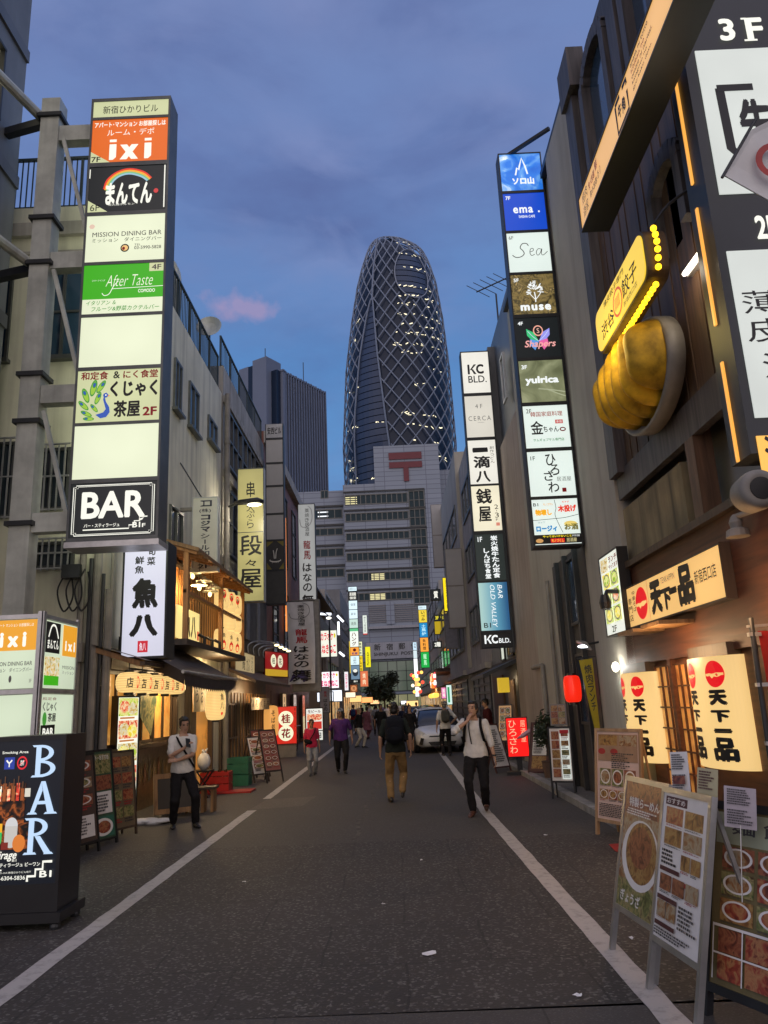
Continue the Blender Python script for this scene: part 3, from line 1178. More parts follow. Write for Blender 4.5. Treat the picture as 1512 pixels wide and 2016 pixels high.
# the rest of the left row, down to the post office
gen = [(-5.3, 62, 76, 11.0, m_conc, 'grey concrete building'), (-5.0, 76, 90, 13.0, m_darkb, 'dark clad building'), (-5.2, 90, 106, 11.5, m_tile, 'pale tiled building'), (-5.6, 106, 134, 12.5, m_grey, 'plain grey building')]
for i, (x, ya, yb, z, mt, lb) in enumerate(gen):
    b = building('shop_building', lb + ['behind the left signs past the tiled roof', ' two doors past the tiled roof', ' near the end of the left row', ' last on the left before the post office'][i].replace('behind', ' behind'), x - 12, x, ya + .05, yb, z, mt, group=None)
    F = fmap('x', x, 1)
    for z0 in (3.8, 6.6, 9.2):
        if z0 + 1.5 < z:
            win(b, F, ya + 1, yb - 1, z0, z0 + 1.5, m_frame, m_pane_b, nx=5, fw=.1)
    win(b, F, ya + .6, yb - .6, .1, 2.6, m_dark, photo_mat('far_shop_glow', [(50, 34, 20), (190, 130, 66), (250, 205, 140), (70, 48, 30), (215, 215, 205)], .9, .62), nx=4, fw=.12, name='shopfront')
    F = fmap('y', ya + .05, -1)
    win(b, F, x - 3, x - .8, z - 2.2, z - .9, m_frame, m_pane_b, nx=2)

# ================================================================== right side, from the front
# dark timber building with arched windows
m_dwood = wood_mat('dark_stained_timber', (0.035, 0.031, 0.031), (0.11, 0.095, 0.09))
m_bwood = wood_mat('brown_timber', (0.06, 0.032, 0.018), (0.17, 0.09, 0.048))
XA = 3.3
bR1 = building('dark_timber_building', 'dark timber clad building with arched windows above the ramen shop', XA, 16, 6.4, 10.15, 11.1, m_dwood, z0=4.55)
F = fmap('x', XA, -1)
for a_ in ((9.75, 0, 4.55, 10.13, .20, 10.55), (9.55, 0.0, 10.56, 10.15, .26, 11.25), (7.75, 0, 8.6, 8.05, .18, 11.1), (6.4, 0, 8.6, 6.6, .18, 11.1), (6.4, 0, 4.25, 10.13, .10, 4.62)):
    mb = MB()
    fbox(mb, F, *a_, m_dwood)
    mb.build('pilaster' if a_[2] != 4.25 else 'sill_beam', bR1)
for (a0, a1, z0, z1) in [(8.3, 9.4, 8.5, 10.6), (6.75, 7.55, 8.5, 10.6), (6.75, 7.55, 6.3, 7.3)]:
    am, hw = (a0 + a1) / 2, (a1 - a0) / 2
    arch = [(a0, z0), (a1, z0), (a1, z1 - hw * .7)] + [(am + hw * math.cos(q), z1 - hw * .7 + hw * .7 * math.sin(q)) for q in [PI * i / 10 for i in range(1, 10)]] + [(a0, z1 - hw * .7)]
    mb = MB()
    mb.prism(arch, lambda a, z, d: F(a, d, z), 0.0, 0.05, m_pane_b)
    pn = mb.build('window', bR1)
    ring = MB()
    ar2 = arch[2:]
    for i in range(len(ar2) - 1):
        ring.bar(F(ar2[i][0], .08, ar2[i][1]), F(ar2[i + 1][0], .08, ar2[i + 1][1]), .16, m_dwood, .2)
    ring.bar(F(a0, .08, z0), F(a0, .08, z1 - hw * .7), .16, m_dwood, .2)
    ring.bar(F(a1, .08, z0), F(a1, .08, z1 - hw * .7), .16, m_dwood, .2)
    ring.build('frame', pn)
mb = MB()
m_plank = wood_mat('gold_brown_planks', (0.045, 0.026, 0.014), (0.13, 0.07, 0.034), axis='z')
for k in range(15):
    y = 6.42 + k * .22
    fbox(mb, F, y, 0.0, 4.65, y + .21, .05 + .01 * (k % 3), 8.2, m_plank)
mb.build('planking', bR1)
mb = MB()
for k in range(20):
    mb.box(XA - .04 + k * .25, 6.42, 4.50, XA + .2 + k * .25, 10.14, 4.545, m_bwood)
mb.build('soffit', bR1)

# grey rendered building with the eight sign column
ZG = 11.15
bR2 = building('grey_building', 'smooth grey rendered building behind the eight panel sign', XR, 16, 10.2, 17.6, ZG, m_grey)
F = fmap('x', XR, -1)
mb = MB()
fbox(mb, F, 10.2, 0, 0.1, 11.9, .12, ZG - .0, m_grey)
mb.build('pillar', bR2)
mb = MB()
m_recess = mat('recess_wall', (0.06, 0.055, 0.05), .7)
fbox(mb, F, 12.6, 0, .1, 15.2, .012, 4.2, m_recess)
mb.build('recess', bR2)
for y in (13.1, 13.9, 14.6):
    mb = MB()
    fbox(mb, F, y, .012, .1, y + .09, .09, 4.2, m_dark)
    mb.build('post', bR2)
for z0 in (2.9, 1.2):
    win(bR2, F, 13.25, 13.85, z0, z0 + 1.2, m_dark, m_pane_b, nx=1)
mb = MB()
mb.tube([(XR - .06, 15.6, 4.0), (XR - .06, 15.6, .1)], .04, m_pipe)
mb.tube([(XR - .06, 16.9, 2.35), (XR - .06, 18.1, 2.35), (XR - .06, 18.25, 2.2), (XR - .06, 18.25, .1)][:2], .05, m_pipe)
mb.tube([(XR - .06, 16.9, 2.35), (XR - .06, 16.9, .1)], .05, m_pipe)
mb.build('pipe', bR2)
rr = thing('roof_edge', 'thin dark rail along the top of the grey building', 'rail', (XR, 11, ZG))
MB().bar((XR - .05, 10.3, ZG + .06), (XR - .05, 17.5, ZG + .06), .12, m_dark, .12).build('rail', rr)

# building with the second sign column
bR3 = building('dark_building', 'dark clad building behind the black and white sign column', 3.45, 16, 17.65, 27.0, 12.2, m_darkb)
F = fmap('x', 3.45, -1)
mb = MB()
fbox(mb, F, 17.7, 0, .1, 20.9, .13, 8.6, mat('taupe_render', (.36, .30, .25), .85, var=.12, scale=.8, streak=.35))
fbox(mb, F, 20.95, 0, 2.9, 21.5, .20, 11.9, m_darkb)
mb.build('cladding', bR3)
for z0 in (4.2, 6.8, 9.4):
    win(bR3, F, 22.2, 26.2, z0, z0 + 1.6, m_dark, m_pane_b, nx=3, fw=.1)
win(bR3, fmap('x', 3.32, -1), 18.6, 19.1, 9.3, 10.6, m_alu, mat('louvre', (.3, .3, .28), .6), nx=1)
mb = MB()
fbox(mb, F, 21.5, 0, .1, 27.0, .04, 2.8, mat('dark_shopfront', (.03, .028, .026), .5))
mb.build('shopfront', bR3)
cp = thing('entrance_canopy', 'dark sloping canopy over the bar entrance below the sign column', 'canopy', (3.0, 21.6, 2.6))
mb = MB()
mb.add([(3.42, 20.9, 2.75), (2.4, 20.9, 2.35), (2.4, 24.2, 2.35), (3.42, 24.2, 2.75), (3.42, 20.9, 2.65), (2.4, 20.9, 2.25), (2.4, 24.2, 2.25), (3.42, 24.2, 2.65)],
       [(0, 1, 2, 3), (7, 6, 5, 4), (0, 4, 5, 1), (1, 5, 6, 2), (2, 6, 7, 3)], m_dark)
mb.build('roof', cp)
# TV antenna on that roof
an = thing('tv_antenna', 'thin TV aerial on a mast above the dark building', 'antenna', (3.6, 19, 12.2))
ap = at(977, 585, y=20)
mb = MB()
mb.tube([(ap.x, 20, 12.2), (ap.x, 20, ap.z + .1)], .025, m_black, 6)
mb.build('mast', an)
mb = MB()
a, b = at(938, 575, y=20), at(1003, 545, y=20)
mb.tube([a, b], .02, m_black, 6)
for t in (.05, .25, .45, .65, .85):
    c = a.lerp(b, t)
    mb.tube([c + Vector((-.32, 0, .2)), c + Vector((.32, 0, -.2))], .011, m_black, 5)
mb.build('boom', an)

gr = [(3.45, 27.05, 34, 12.0, m_conc, 'grey concrete building just past the dark sign column building'), (3.3, 34.05, 45, 13.0, m_grey, 'grey rendered building behind the two blank grey sign boxes'),
      (3.7, 45.05, 60, 9.0, m_darkb, 'dark low building behind the festive stall'), (3.9, 60.05, 80, 11.0, m_conc, 'concrete building behind the coloured far sign column'), (4.6, 80.05, 136, 12.0, m_grey, 'long grey building last on the right before the post office')]
for i, (x, ya, yb, z, mt, lb) in enumerate(gr):
    b = building('shop_building', lb, x, x + 12, ya, yb, z, mt)
    F = fmap('x', x, -1)
    for z0 in (3.9, 6.6, 9.2):
        if z0 + 1.5 < z:
            win(b, F, ya + 1, yb - 1, z0, z0 + 1.5, m_frame, m_pane_b, nx=4, fw=.1)
    gm = photo_mat('far_shop_glow', [(50, 34, 20), (190, 130, 66), (250, 205, 140), (70, 48, 30), (215, 215, 205)], .9, .62) if i > 1 else mat('roller_shutter', (.25, .25, .25), .6)
    win(b, F, ya + .6, yb - .6, .1, 2.6, m_dark, gm, nx=3, fw=.12, nz=8 if i < 2 else 1, name='shopfront')
    MB().box(x - .02, ya, 2.75, x - .25, yb - .1, 2.95, m_conc).build('ledge', b)

# ================================================================== post office closing the street
PY = 155.0
po = thing('post_office', 'wide grey post office block with red postal mark closing the street', 'building', (0, PY, 0))
m_po = bpy.data.materials.new('post_office_tile')
m_po.use_nodes = True
_t = m_po.node_tree
_b = _t.nodes['Principled BSDF']
_b.inputs['Roughness'].default_value = .6
_co = _t.nodes.new('ShaderNodeTexCoord')
_mp = _t.nodes.new('ShaderNodeMapping')
_mp.inputs['Rotation'].default_value = (rad(90), 0, 0)
_t.links.new(_co.outputs['Object'], _mp.inputs[0])
_br = _t.nodes.new('ShaderNodeTexBrick')
_br.offset = 0.0
for k_, v_ in (('Scale', 1), ('Brick Width', 4.4), ('Row Height', 1.05), ('Mortar Size', .07)):
    _br.inputs[k_].default_value = v_
_br.inputs['Color1'].default_value = (.235, .27, .325, 1)
_br.inputs['Color2'].default_value = (.21, .245, .295, 1)
_br.inputs['Mortar'].default_value = (.12, .135, .18, 1)
_t.links.new(_mp.outputs[0], _br.inputs['Vector'])
_t.links.new(_br.outputs[0], _b.inputs['Base Color'])
mb = MB()
mb.box(-8.9, PY, 0, 11.6, PY + 14, 46.9, m_po)
mb.box(-2.1, PY - .25, 45.0, 11.75, PY + 13, 55.1, m_po)
mb.box(8.4, PY - .25, 3, 11.75, PY + .1, 45.0, m_po)
mb.build('wall', po)
MB().box(-26, PY + 3, 0, -8.95, PY + 14, 46.6, m_po).build('side_wing', po)
MB().box(11.8, PY + 4, 0, 34, PY + 14, 50.5, m_po).build('side_wing', po)
F = fmap('y', PY, -1)
m_pglass = glass_mat('office_glass', (.02, .04, .05), .2, spec=.15)
m_plit = glass_mat('office_glass_lit', (.2, .2, .15), emit=(235, 225, 160), es=.9)
rows = [(972, 992), (1008, 1025), (1047, 1063), (1086, 1103), (1126, 1143), (1166, 1182)]
for i, (va, vb) in enumerate(rows):
    zt, zb = at(750, va, y=PY).z, at(750, vb, y=PY).z
    win(po, F, -8.6, 4.7, zb, zt, m_frame, m_pglass, nx=12, fw=.18, dep=.15)
    win(po, F, 4.85, 8.2, zb - 1.5, zt + .3, m_frame, m_pglass, nx=3, nz=2, fw=.16, dep=.2)
    mb = MB()
    fbox(mb, F, -8.8, 0, zt + .45, 8.3, .35, zt + .75, m_dark)
    mb.build('shade_rail', po)
    lit = {0: (-8.5, -6.0), 4: (-3.6, -.9), 5: (-4.0, -.9)}.get(i)
    if lit:
        mb = MB()
        for k in range(4):
            z = zb + .2 + (zt - zb - .4) * k / 4
            fbox(mb, F, lit[0], .02, z, lit[1], .03, z + .22, m_plit)
        mb.build('lit_blinds', po)
F3 = fmap('y', PY + 3, -1)
for i, (va, vb) in enumerate([(962, 985), (1003, 1022), (1040, 1055), (1080, 1097), (1120, 1137)]):
    zt, zb = at(640, va, y=PY + 3).z, at(640, vb, y=PY + 3).z
    if i == 0:
        win(po, F3, -13.9, -12.2, zb + .4, zt - .4, m_frame, m_pglass, nx=2, fw=.15)
    else:
        win(po, F3, -17.5, -9.3, zb, zt, m_frame, m_pglass, nx=5, fw=.18)
        mb = MB()
        fbox(mb, F3, -17.6, 0, zt + .4, -9.1, .4, zt + .8, m_dark)
        mb.build('shade_rail', po)
    if i == 1:
        mb = MB()
        for k in range(2):
            fbox(mb, F3, -14.6, .03, zb + .5 + k * .9, -12.4, .04, zb + .75 + k * .9, emi((240, 245, 250), 1.2, sample=False))
        mb.build('ceiling_lights', po)
m_pored = mat('postal_red', (.125, .01, .02), .45)
mb = MB()
FD = fmap('y', PY - .25, -1)
fbox(mb, FD, 1.1, .02, 51.9, 8.1, .25, 53.4, m_pored)
fbox(mb, FD, 1.1, .02, 50.0, 8.1, .25, 51.3, m_pored)
fbox(mb, FD, 4.1, .02, 47.0, 5.2, .25, 49.99, m_pored)
mb.build('postal_mark', po)
# louvres, ledge, name board, glass lobby
mb = MB()
for k in range(9):
    z = 17.6 + k * .42
    fbox(mb, F, -4.4, .02, z, 8.0, .18, z + .22, mat('louvre_grey', (.2, .2, .21), .6))
fbox(mb, F, -.9, .2, 17.2, .8, .3, 21.6, m_po)
mb.build('louvres', po)
mb = MB()
fbox(mb, F, -4.6, .0, 16.3, 8.3, .8, 16.8, m_tile)
fbox(mb, F, -5.2, .0, 10.3, 8.3, .6, 13.6, m_tile)
mb.build('name_board', po)
sb_ = MB()
ff = lambda a, z, d: F(a, .6 + d, z)
for k, ch in enumerate('新宿郵便局'):
    put_text(sb_, ff, ch, -3.6 + k * 2.45, 12.0, -2.3 + k * 2.45, 13.3, m_dark, .02, d=.04)
put_text(sb_, ff, 'SHINJUKU  POST  OFFICE', -3.7, 10.75, 8.2, 11.6, m_dark, .02, d=.04)
sb_.build('lettering', po)
m_lob = glass_mat('lobby_glass', (.05, .06, .055), emit=(120, 135, 115), es=.30)
win(po, F, -8.5, 8.2, 3.9, 9.9, m_dark, m_lob, nx=9, nz=3, fw=.14)
win(po, F, -8.5, 8.2, .2, 3.4, m_dark, glass_mat('lobby_low', (.08, .08, .06), emit=(190, 190, 140), es=.35), nx=9, fw=.14)

# ================================================================== skyscrapers
# cocoon shaped tower wrapped in a white lattice
KY = 302.0
m_kglass = glass_mat('tower_glass', (.012, .022, .045), .25, spec=.25)
m_klat = mat('tower_lattice', (.19, .225, .29), .5, var=.05)
m_kwed = glass_mat('tower_wedge_glass', (.04, .06, .11), .2, spec=.25)
tk = thing('lattice_tower', 'curved cocoon shaped glass tower wrapped in a pale diagonal lattice', 'skyscraper', (6.6, KY, 0))
prof = [(0, 6.0, 20.5), (40, 6.4, 22.6)]
for v_, l_, r_ in [(880, 678, 896), (731, 683, 883), (635, 694, 870), (566, 705, 857), (530, 714, 845), (505, 722, 833), (490, 728, 811), (482, 733, 791), (474, 742, 764)]:
    a_, b_ = at(l_, v_, y=KY + 20), at(r_, v_, y=KY + 20)
    prof.append(((a_.z + b_.z) / 2, (a_.x + b_.x) / 2, (b_.x - a_.x) / 2))
KTOP = prof[-1][0]


def kprof(z):
    z = min(max(z, 0), KTOP)
    for (za, ca, ha), (zb, cb, hb) in zip(prof[:-1], prof[1:]):
        if z <= zb:
            t = (z - za) / (zb - za)
            return ca + (cb - ca) * t, ha + (hb - ha) * t
    return prof[-1][1], prof[-1][2]


def ksurf(phi, z, off=0.0):
    c, h = kprof(z)
    h += off
    x = c + h * math.sin(phi)
    y = KY + 20 - h * 0.9 * math.cos(phi)
    return Vector((x, y, min(z, KTOP)))


mb = MB()
zs = [0, 30, 60, 80] + [95 + i * 5 for i in range(23)]
zs = [z for z in zs if z <= 190] + [193, 196, 198, 200, 202, KTOP - .8, KTOP]
NP = 48
vs = [ksurf(2 * PI * j / NP, z, -.7) for z in zs for j in range(NP)]
fs = [(i * NP + j, i * NP + (j + 1) % NP, (i + 1) * NP + (j + 1) % NP, (i + 1) * NP + j) for i in range(len(zs) - 1) for j in range(NP)]
fs.append(tuple((len(zs) - 1) * NP + j for j in range(NP)))
mb.add(vs, fs, m_kglass)
mb.build('glass_shell', tk, smooth=True)


def kwedge(z):
    """angles between which the smooth glass wedge shows at height z"""
    if z > 178:
        return None
    t = (178 - z) / 178
    ti = rad(-33)
    return ti + (rad(-51) - ti) * min(1, t * 3.2) ** .6, ti + (rad(-3) - ti) * min(1, t * 1.7) ** .8


OV = (rad(22), 189.0, rad(25), 13.5)


def kin(phi, z):
    w = kwedge(z)
    if w and w[0] < phi < w[1]:
        return True
    return ((phi - OV[0]) / OV[2]) ** 2 + ((z - OV[1]) / OV[3]) ** 2 < 1


mb = MB()
DP = rad(15)
for sgn in (1, -1):
    for k in range(24):
        run = []
        z = 70.0
        while z <= KTOP:
            phi = k * DP + sgn * DP * z / 8.4
            phi = (phi + PI) % (2 * PI) - PI
            ok = abs(phi) < rad(112) and not kin(phi, z)
            if ok and run and abs(phi - run[-1][0]) > 1:
                ok = False
            if ok:
                run.append((phi, z))
            if not ok or z + 2 > KTOP:
                if len(run) > 1:
                    mb.tube([ksurf(p, q, .5) for p, q in run], .27, m_klat, 4, caps=False)
                run = []
            z += 2.0
for s in (0, 1):
    pts = [ksurf(kwedge(z)[s], z, .5) for z in [60 + 3 * i for i in range(40)]]
    mb.tube(pts, .35, m_klat, 4)
mb.tube([ksurf(rad(-33) - rad(6) * max(0, (z - 178) / 38), z, .5) for z in range(176, int(KTOP), 3)], .42, m_klat, 4)
mb.tube([ksurf(OV[0] + OV[2] * math.cos(a), OV[1] + OV[3] * math.sin(a), .5) for a in [2 * PI * i / 32 for i in range(33)]], .28, m_klat, 4)
mb.build('lattice', tk)
mb = MB()
for i in range(40):
    z = 60 + i * 3
    if z + 3 > 177:
        break
    w0, w1 = kwedge(z), kwedge(z + 3)
    n = 6
    for j in range(n):
        q = [ksurf(w0[0] + (w0[1] - w0[0]) * j / n, z, -.3), ksurf(w0[0] + (w0[1] - w0[0]) * (j + 1) / n, z, -.3), ksurf(w1[0] + (w1[1] - w1[0]) * (j + 1) / n, z + 2.6, -.3), ksurf(w1[0] + (w1[1] - w1[0]) * j / n, z + 2.6, -.3)]
        mb.add(q, [(0, 1, 2, 3)], m_kwed)
mb.build('glass_wedge', tk)
mb = MB()
for i in range(9):
    za, zb = OV[1] - OV[3] + OV[3] * 2 * i / 9, OV[1] - OV[3] + OV[3] * 2 * (i + .86) / 9
    wa, wb = [OV[2] * math.sqrt(max(0, 1 - ((q - OV[1]) / OV[3]) ** 2)) for q in (za, zb)]
    for j in range(6):
        t0, t1 = -1 + j / 3, -1 + (j + 1) / 3
        mb.add([ksurf(OV[0] + wa * t0, za, -.3), ksurf(OV[0] + wa * t1, za, -.3), ksurf(OV[0] + wb * t1, zb, -.3), ksurf(OV[0] + wb * t0, zb, -.3)], [(0, 1, 2, 3)], m_kwed)
mb.build('glass_oval', tk)
mb = MB()
m_klit = emi((255, 244, 205), 1.5, sample=False)
rk = random.Random(5)
rows_k = [(196, 6, .0, .5), (189, 9, -.1, .8), (182, 12, .1, .8), (172, 14, 0, .9), (167, 18, 0, .9), (163, 16, 0, 1.0), (158, 18, 0, 1.1), (153, 16, 0, 1.1), (149, 22, -.1, 1.1), (144, 22, -.1, 1.1), (140, 14, 0, 1.1), (134, 5, 0, 1.), (126, 6, 0, 1.), (119, 14, 0, .7), (114, 12, 0, 1.1),
          (107, 4, .2, .9), (101, 18, .1, .9), (96, 8, 0, .9), (91, 5, 0, .8), (86, 22, 0, 1.1), (82, 12, .3, 1.1), (160, 10, -1.2, -.75), (151, 10, -1.2, -.75), (128, 6, -1.2, -.8), (117, 9, -1.2, -.8), (103, 6, -1.2, -.9), (99, 10, -1.2, -.9), (94, 12, -1.2, -.9), (90, 14, -1.25, -.9), (85, 14, -1.25, -.9), (80, 12, -1.25, -.9), (92, 12, -.55, -.2), (104, 4, -.5, -.25), (116, 4, -.5, -.3), (84, 8, -.5, -.15), (79, 8, -.5, -.15)]
for z, n, a, b in rows_k:
    z = z * 1.055 if z > 120 else z
    for _ in range(int(n * .75)):
        p = rk.uniform(a, b)
        zz = z + rk.uniform(-.5, .5)
        ww = rk.uniform(.5, 1.5) / kprof(z)[1]
        hh = rk.choice((.25, .35, .5))
        tl = rk.uniform(-.7, .7)
        mb.add([ksurf(p, zz, .1), ksurf(p + ww, zz + tl, .1), ksurf(p + ww, zz + tl + hh, .1), ksurf(p, zz + hh, .1)], [(0, 1, 2, 3)], m_klit)
o = mb.build('lit_offices', tk)
o['kind'] = 'stuff'

# office tower with vertical fins on the left
m_ns = mat('tower_panel', (.125, .15, .21), .6, var=.05, scale=.1)
m_nsg = glass_mat('tower_dark_glass', (.012, .022, .045), .2, spec=.2)
ns = thing('finned_tower', 'tall pale office tower with vertical fins left of the cocoon tower', 'skyscraper', (-34, 250, 0))
e1, e2 = Vector((.53, .848, 0)), Vector((-.848, .53, 0))


def nsbox(mb, o, a0, a1, b0, b1, z0, z1, mt):
    c = [o + e1 * a + e2 * b for a, b in ((a0, b0), (a1, b0), (a1, b1), (a0, b1))]
    vs = [(p.x, p.y, z) for z in (z0, z1) for p in c]
    mb.add(vs, [(3, 2, 1, 0), (4, 5, 6, 7), (0, 1, 5, 4), (1, 2, 6, 5), (2, 3, 7, 6), (3, 0, 4, 7)], mt)


o1 = at(524, 701, y=250)
o2 = at(557, 727, y=252)
oz1, oz2 = o1.z, o2.z
mb = MB()
nsbox(mb, o1, 0, 8, 0, 6.5, 0, oz1, m_ns)
nsbox(mb, o1, 1, 8, 9.5, 14, 0, oz1 - 1, m_ns)
mb.build('core', ns)
mb = MB()
nsbox(mb, o1, 1.0, 8, 6.5, 9.5, 0, oz1 - 1.2, m_nsg)
nsbox(mb, o2, -2, 25.5, 1.2, 14, 0, oz2 - .4, m_nsg)
mb.build('glass', ns)
mb = MB()
for k in range(17):
    a = 1.4 + k * 1.48
    nsbox(mb, o2, a, a + .55, 0.0, 1.2, 0, oz2 - .2 * (k % 2), m_ns)
nsbox(mb, o2, 0, 1.2, 0, 3, 0, oz2 + .2, m_ns)
nsbox(mb, o2, 0, 25.4, .0, 14.2, oz2 - 1.0, oz2 - .35, m_ns)
mb.build('fins', ns)
mb = MB()
for k in range(34):
    z = 20 + k * 2.9
    nsbox(mb, o2, 1.4, 25.2, .75, 1.19, z, z + .35, m_darkb)
mb.build('floor_bands', ns)
mb = MB()
mb.tube([(o1.x - 1, o1.y + 4, oz1), (o1.x - 1, o1.y + 4, oz1 + 5)], .15, m_dark, 6)
mb.tube([(o2.x + 6, o2.y + 12, oz2), (o2.x + 6, o2.y + 12, oz2 + 8)], .15, m_dark, 6)
mb.build('mast', ns)


# ================================================================== sign colours
K = mat('sign_black', (0.012, 0.012, 0.013), 0.5)
KR = mat('sign_red_ink', (0.5, 0.01, 0.02), 0.5)
KG = mat('sign_grey_ink', (0.18, 0.17, 0.16), 0.5)
W_ = ink(245, 245, 232)
BK = mat('sign_frame_grey', (0.12, 0.13, 0.13), 0.45, metal=.4, var=.2, scale=2)
BKD = mat('sign_frame_dark', (0.03, 0.032, 0.034), 0.45, metal=.3)
green_w = emi((238, 245, 212), .98, fall=.07)
green_d = emi((222, 228, 176), 0.85, fall=.08)
dark_p = emi((26, 32, 34), 0.7, sample=False)
cool_w = emi((230, 243, 236), .99, fall=.05)
warm_w = emi((240, 237, 226), .98, fall=.05)
amber_w = emi((255, 214, 150), 1.05, fall=.10)
amber_d = emi((250, 196, 118), 1.0, fall=.10)


def zz(u, v, Y):
    return at(u, v, y=Y).z


# ------------------------------------------------------------------ tall directory sign on the left
TY = 10.95
z0t = zz(230, 1064, TY)
H = 12.0 - z0t
vp = [(200, 231), (236, 320), (328, 417), (424, 515), (521, 617), (623, 721), (728, 830), (836, 941), (949, 1056)]
pz = [(zz(245, b, TY) - z0t, zz(245, a, TY) - z0t) for a, b in vp]
orange = emi((232, 108, 30), .95, fall=.05)
grn = emi((62, 178, 22), .85)
kuja_blue, kuja_green, kuja_lime, kuja_or = ink(44, 82, 170), ink(60, 140, 50), ink(150, 190, 60), ink(230, 140, 40)


def feather(cx, cz, rot, s):
    return [E(cx, cz, .030 * s, .125 * s, kuja_green, rot), E(cx, cz, .022 * s, .10 * s, kuja_lime, rot),
            E(cx - .022 * s * math.sin(rot) * 1.6, cz + .045 * s * math.cos(rot), .018 * s, .045 * s, kuja_green, rot), E(cx - .022 * s * math.sin(rot) * 1.6, cz + .045 * s * math.cos(rot), .012 * s, .03 * s, kuja_blue, rot)]


els_kuja = [T('和定食', .04, .82, .37, .98, KR, .03), T('&', .43, .83, .51, .97, K, .02), T('にく食堂', .55, .82, .97, .98, KR, .03),
            T('くじゃく', .40, .47, .97, .78, K, .05, 0, .02), T('茶屋', .45, .08, .77, .40, K, .04, 0, .012), T('2F', .80, .09, .97, .26, KR, .04)]
for a in [(.20, .66, -.2, 1.3), (.29, .68, -.55, 1.1), (.11, .52, .35, 1.2), (.09, .33, .8, 1.0), (.26, .46, -.35, 1.0), (.13, .17, 1.1, .9), (.22, .27, .7, .8), (.16, .07, 1.5, .8)]:
    els_kuja += feather(*a)
els_kuja += [P([(.24, .14), (.30, .07), (.37, .09), (.41, .18), (.40, .28), (.36, .38), (.345, .46), (.36, .52), (.385, .52), (.39, .49), (.36, .56), (.33, .50), (.325, .42), (.345, .32), (.36, .24), (.33, .18)], kuja_blue), E(.352, .505, .03, .045, kuja_blue), E(.355, .51, .009, .015, W_), P([(.38, .51), (.41, .49), (.38, .48)], kuja_or)]
rb = [L([(.20 + .0, .50), (.24, .70), (.36, .86), (.52, .92), (.70, .84), (.80, .70)], .045, c) for c in (ink(225, 60, 40),)]
rb += [L([(.215, .48), (.26, .68), (.37, .83), (.52, .885), (.69, .81), (.785, .68)], .04, ink(240, 170, 50)), L([(.235, .46), (.28, .66), (.38, .80), (.52, .85), (.68, .775), (.77, .665)], .035, ink(120, 190, 130)), L([(.255, .45), (.30, .645), (.39, .775), (.52, .82), (.67, .75), (.755, .65)], .03, ink(150, 190, 210))]
stairs = [L([(.16, .14), (.69, .14), (.69, .20), (.75, .20), (.75, .27), (.81, .27), (.81, .345), (.90, .345)], .018, W_, False)]
oct_ = lambda q: [(.06 + q, .04 + q), (.94 - q, .04 + q), (.94 - q, .07 + q), (.97 - q, .07 + q), (.97 - q, .93 - q), (.94 - q, .93 - q), (.94 - q, .96 - q), (.06 + q, .96 - q), (.06 + q, .93 - q), (.03 + q, .93 - q), (.03 + q, .07 + q), (.06 + q, .07 + q), (.06 + q, .04 + q)]
panels = [
    (green_d, [T('新宿ひかりビル', .13, .22, .86, .72, K, .005)]),
    (orange, [T('アパート･マンション お部屋探しは', .03, .82, .97, .95, W_, .03), T('ルーム・デポ', .20, .62, .82, .77, W_, .0), P([(.24, .06), (.29, .06), (.33, .12), (.33, .42), (.24, .42)], W_), Q(.24, .47, .33, .53, W_),
             P([(.38, .06), (.47, .06), (.62, .40), (.53, .40)], W_), P([(.53, .06), (.62, .06), (.47, .40), (.38, .40)], W_), P([(.70, .06), (.75, .06), (.79, .12), (.79, .42), (.70, .42)], W_), Q(.70, .47, .79, .53, W_),
             P([(0, 0), (.26, 0), (0, .26)], green_d), T('7F', .01, .02, .13, .14, K, .02)]),
    (dark_p, rb + [T('まんてん', .22, .15, .82, .64, W_, .05, 0, .03), E(.87, .42, .03, .05, ink(200, 60, 60)), T('炭火焼ホルモン', .26, .13, .60, .18, W_), P([(0, 0), (.26, 0), (0, .26)], green_d), T('6F', .03, .03, .15, .17, K), Q(.97, .05, .985, .98, W_), Q(.0, .75, .012, .95, W_)]),
    (green_w, [E(.07, .77, .035, .05, ink(220, 190, 170)), T('MISSION DINING BAR', .08, .54, .96, .64, KG, .005), T('ミッション　ダイニングバー', .08, .42, .96, .51, K), E(.50, .28, .055, .085, K), E(.50, .28, .04, .06, ink(235, 190, 120)), E(.485, .27, .018, .035, KR), T('TEL', .62, .32, .70, .36, KG), T('03-5990-5828', .62, .24, .96, .31, KG, .01)]),
    (green_w, [Q(0, .30, 1, 1, grn), Q(.82, .83, 1, 1, green_d), T('4F', .85, .86, .97, .97, KG, .02), T('After Taste', .28, .55, .87, .78, ink(235, 240, 215), -.012, .35), L([(.24, .42), (.27, .37), (.33, .40), (.38, .55), (.44, .66)], .012, W_), L([(.36, .50), (.7, .51), (1, .52)], .010, W_), T('COMODO', .69, .40, .90, .47, W_, .02), T('イタリアン ＆', .05, .18, .42, .27, kuja_green, .01, .2), T('フルーツ&野菜カクテルバー', .12, .05, .96, .15, kuja_green, .01, .2), T('スパークリング', .11, .66, .27, .70, W_)]),
    (green_w, []),
    (green_d, els_kuja),
    (green_w, []),
    (dark_p, [L(oct_(0), .012, W_, False), L(oct_(.022), .008, W_, False), T('BAR', .13, .34, .87, .84, W_, .035), T('バー・スティラージュ', .17, .18, .58, .25, W_, .02)] + stairs + [T('B1', .73, .15, .82, .25, W_, .03), T('F', .84, .15, .88, .22, W_, .02), P([(.80, .30), (.86, .33), (.84, .285), (.81, .27)], W_)]),
]
pl = [(a, b, m_, e_) for (a, b), (m_, e_) in zip(pz, panels)]
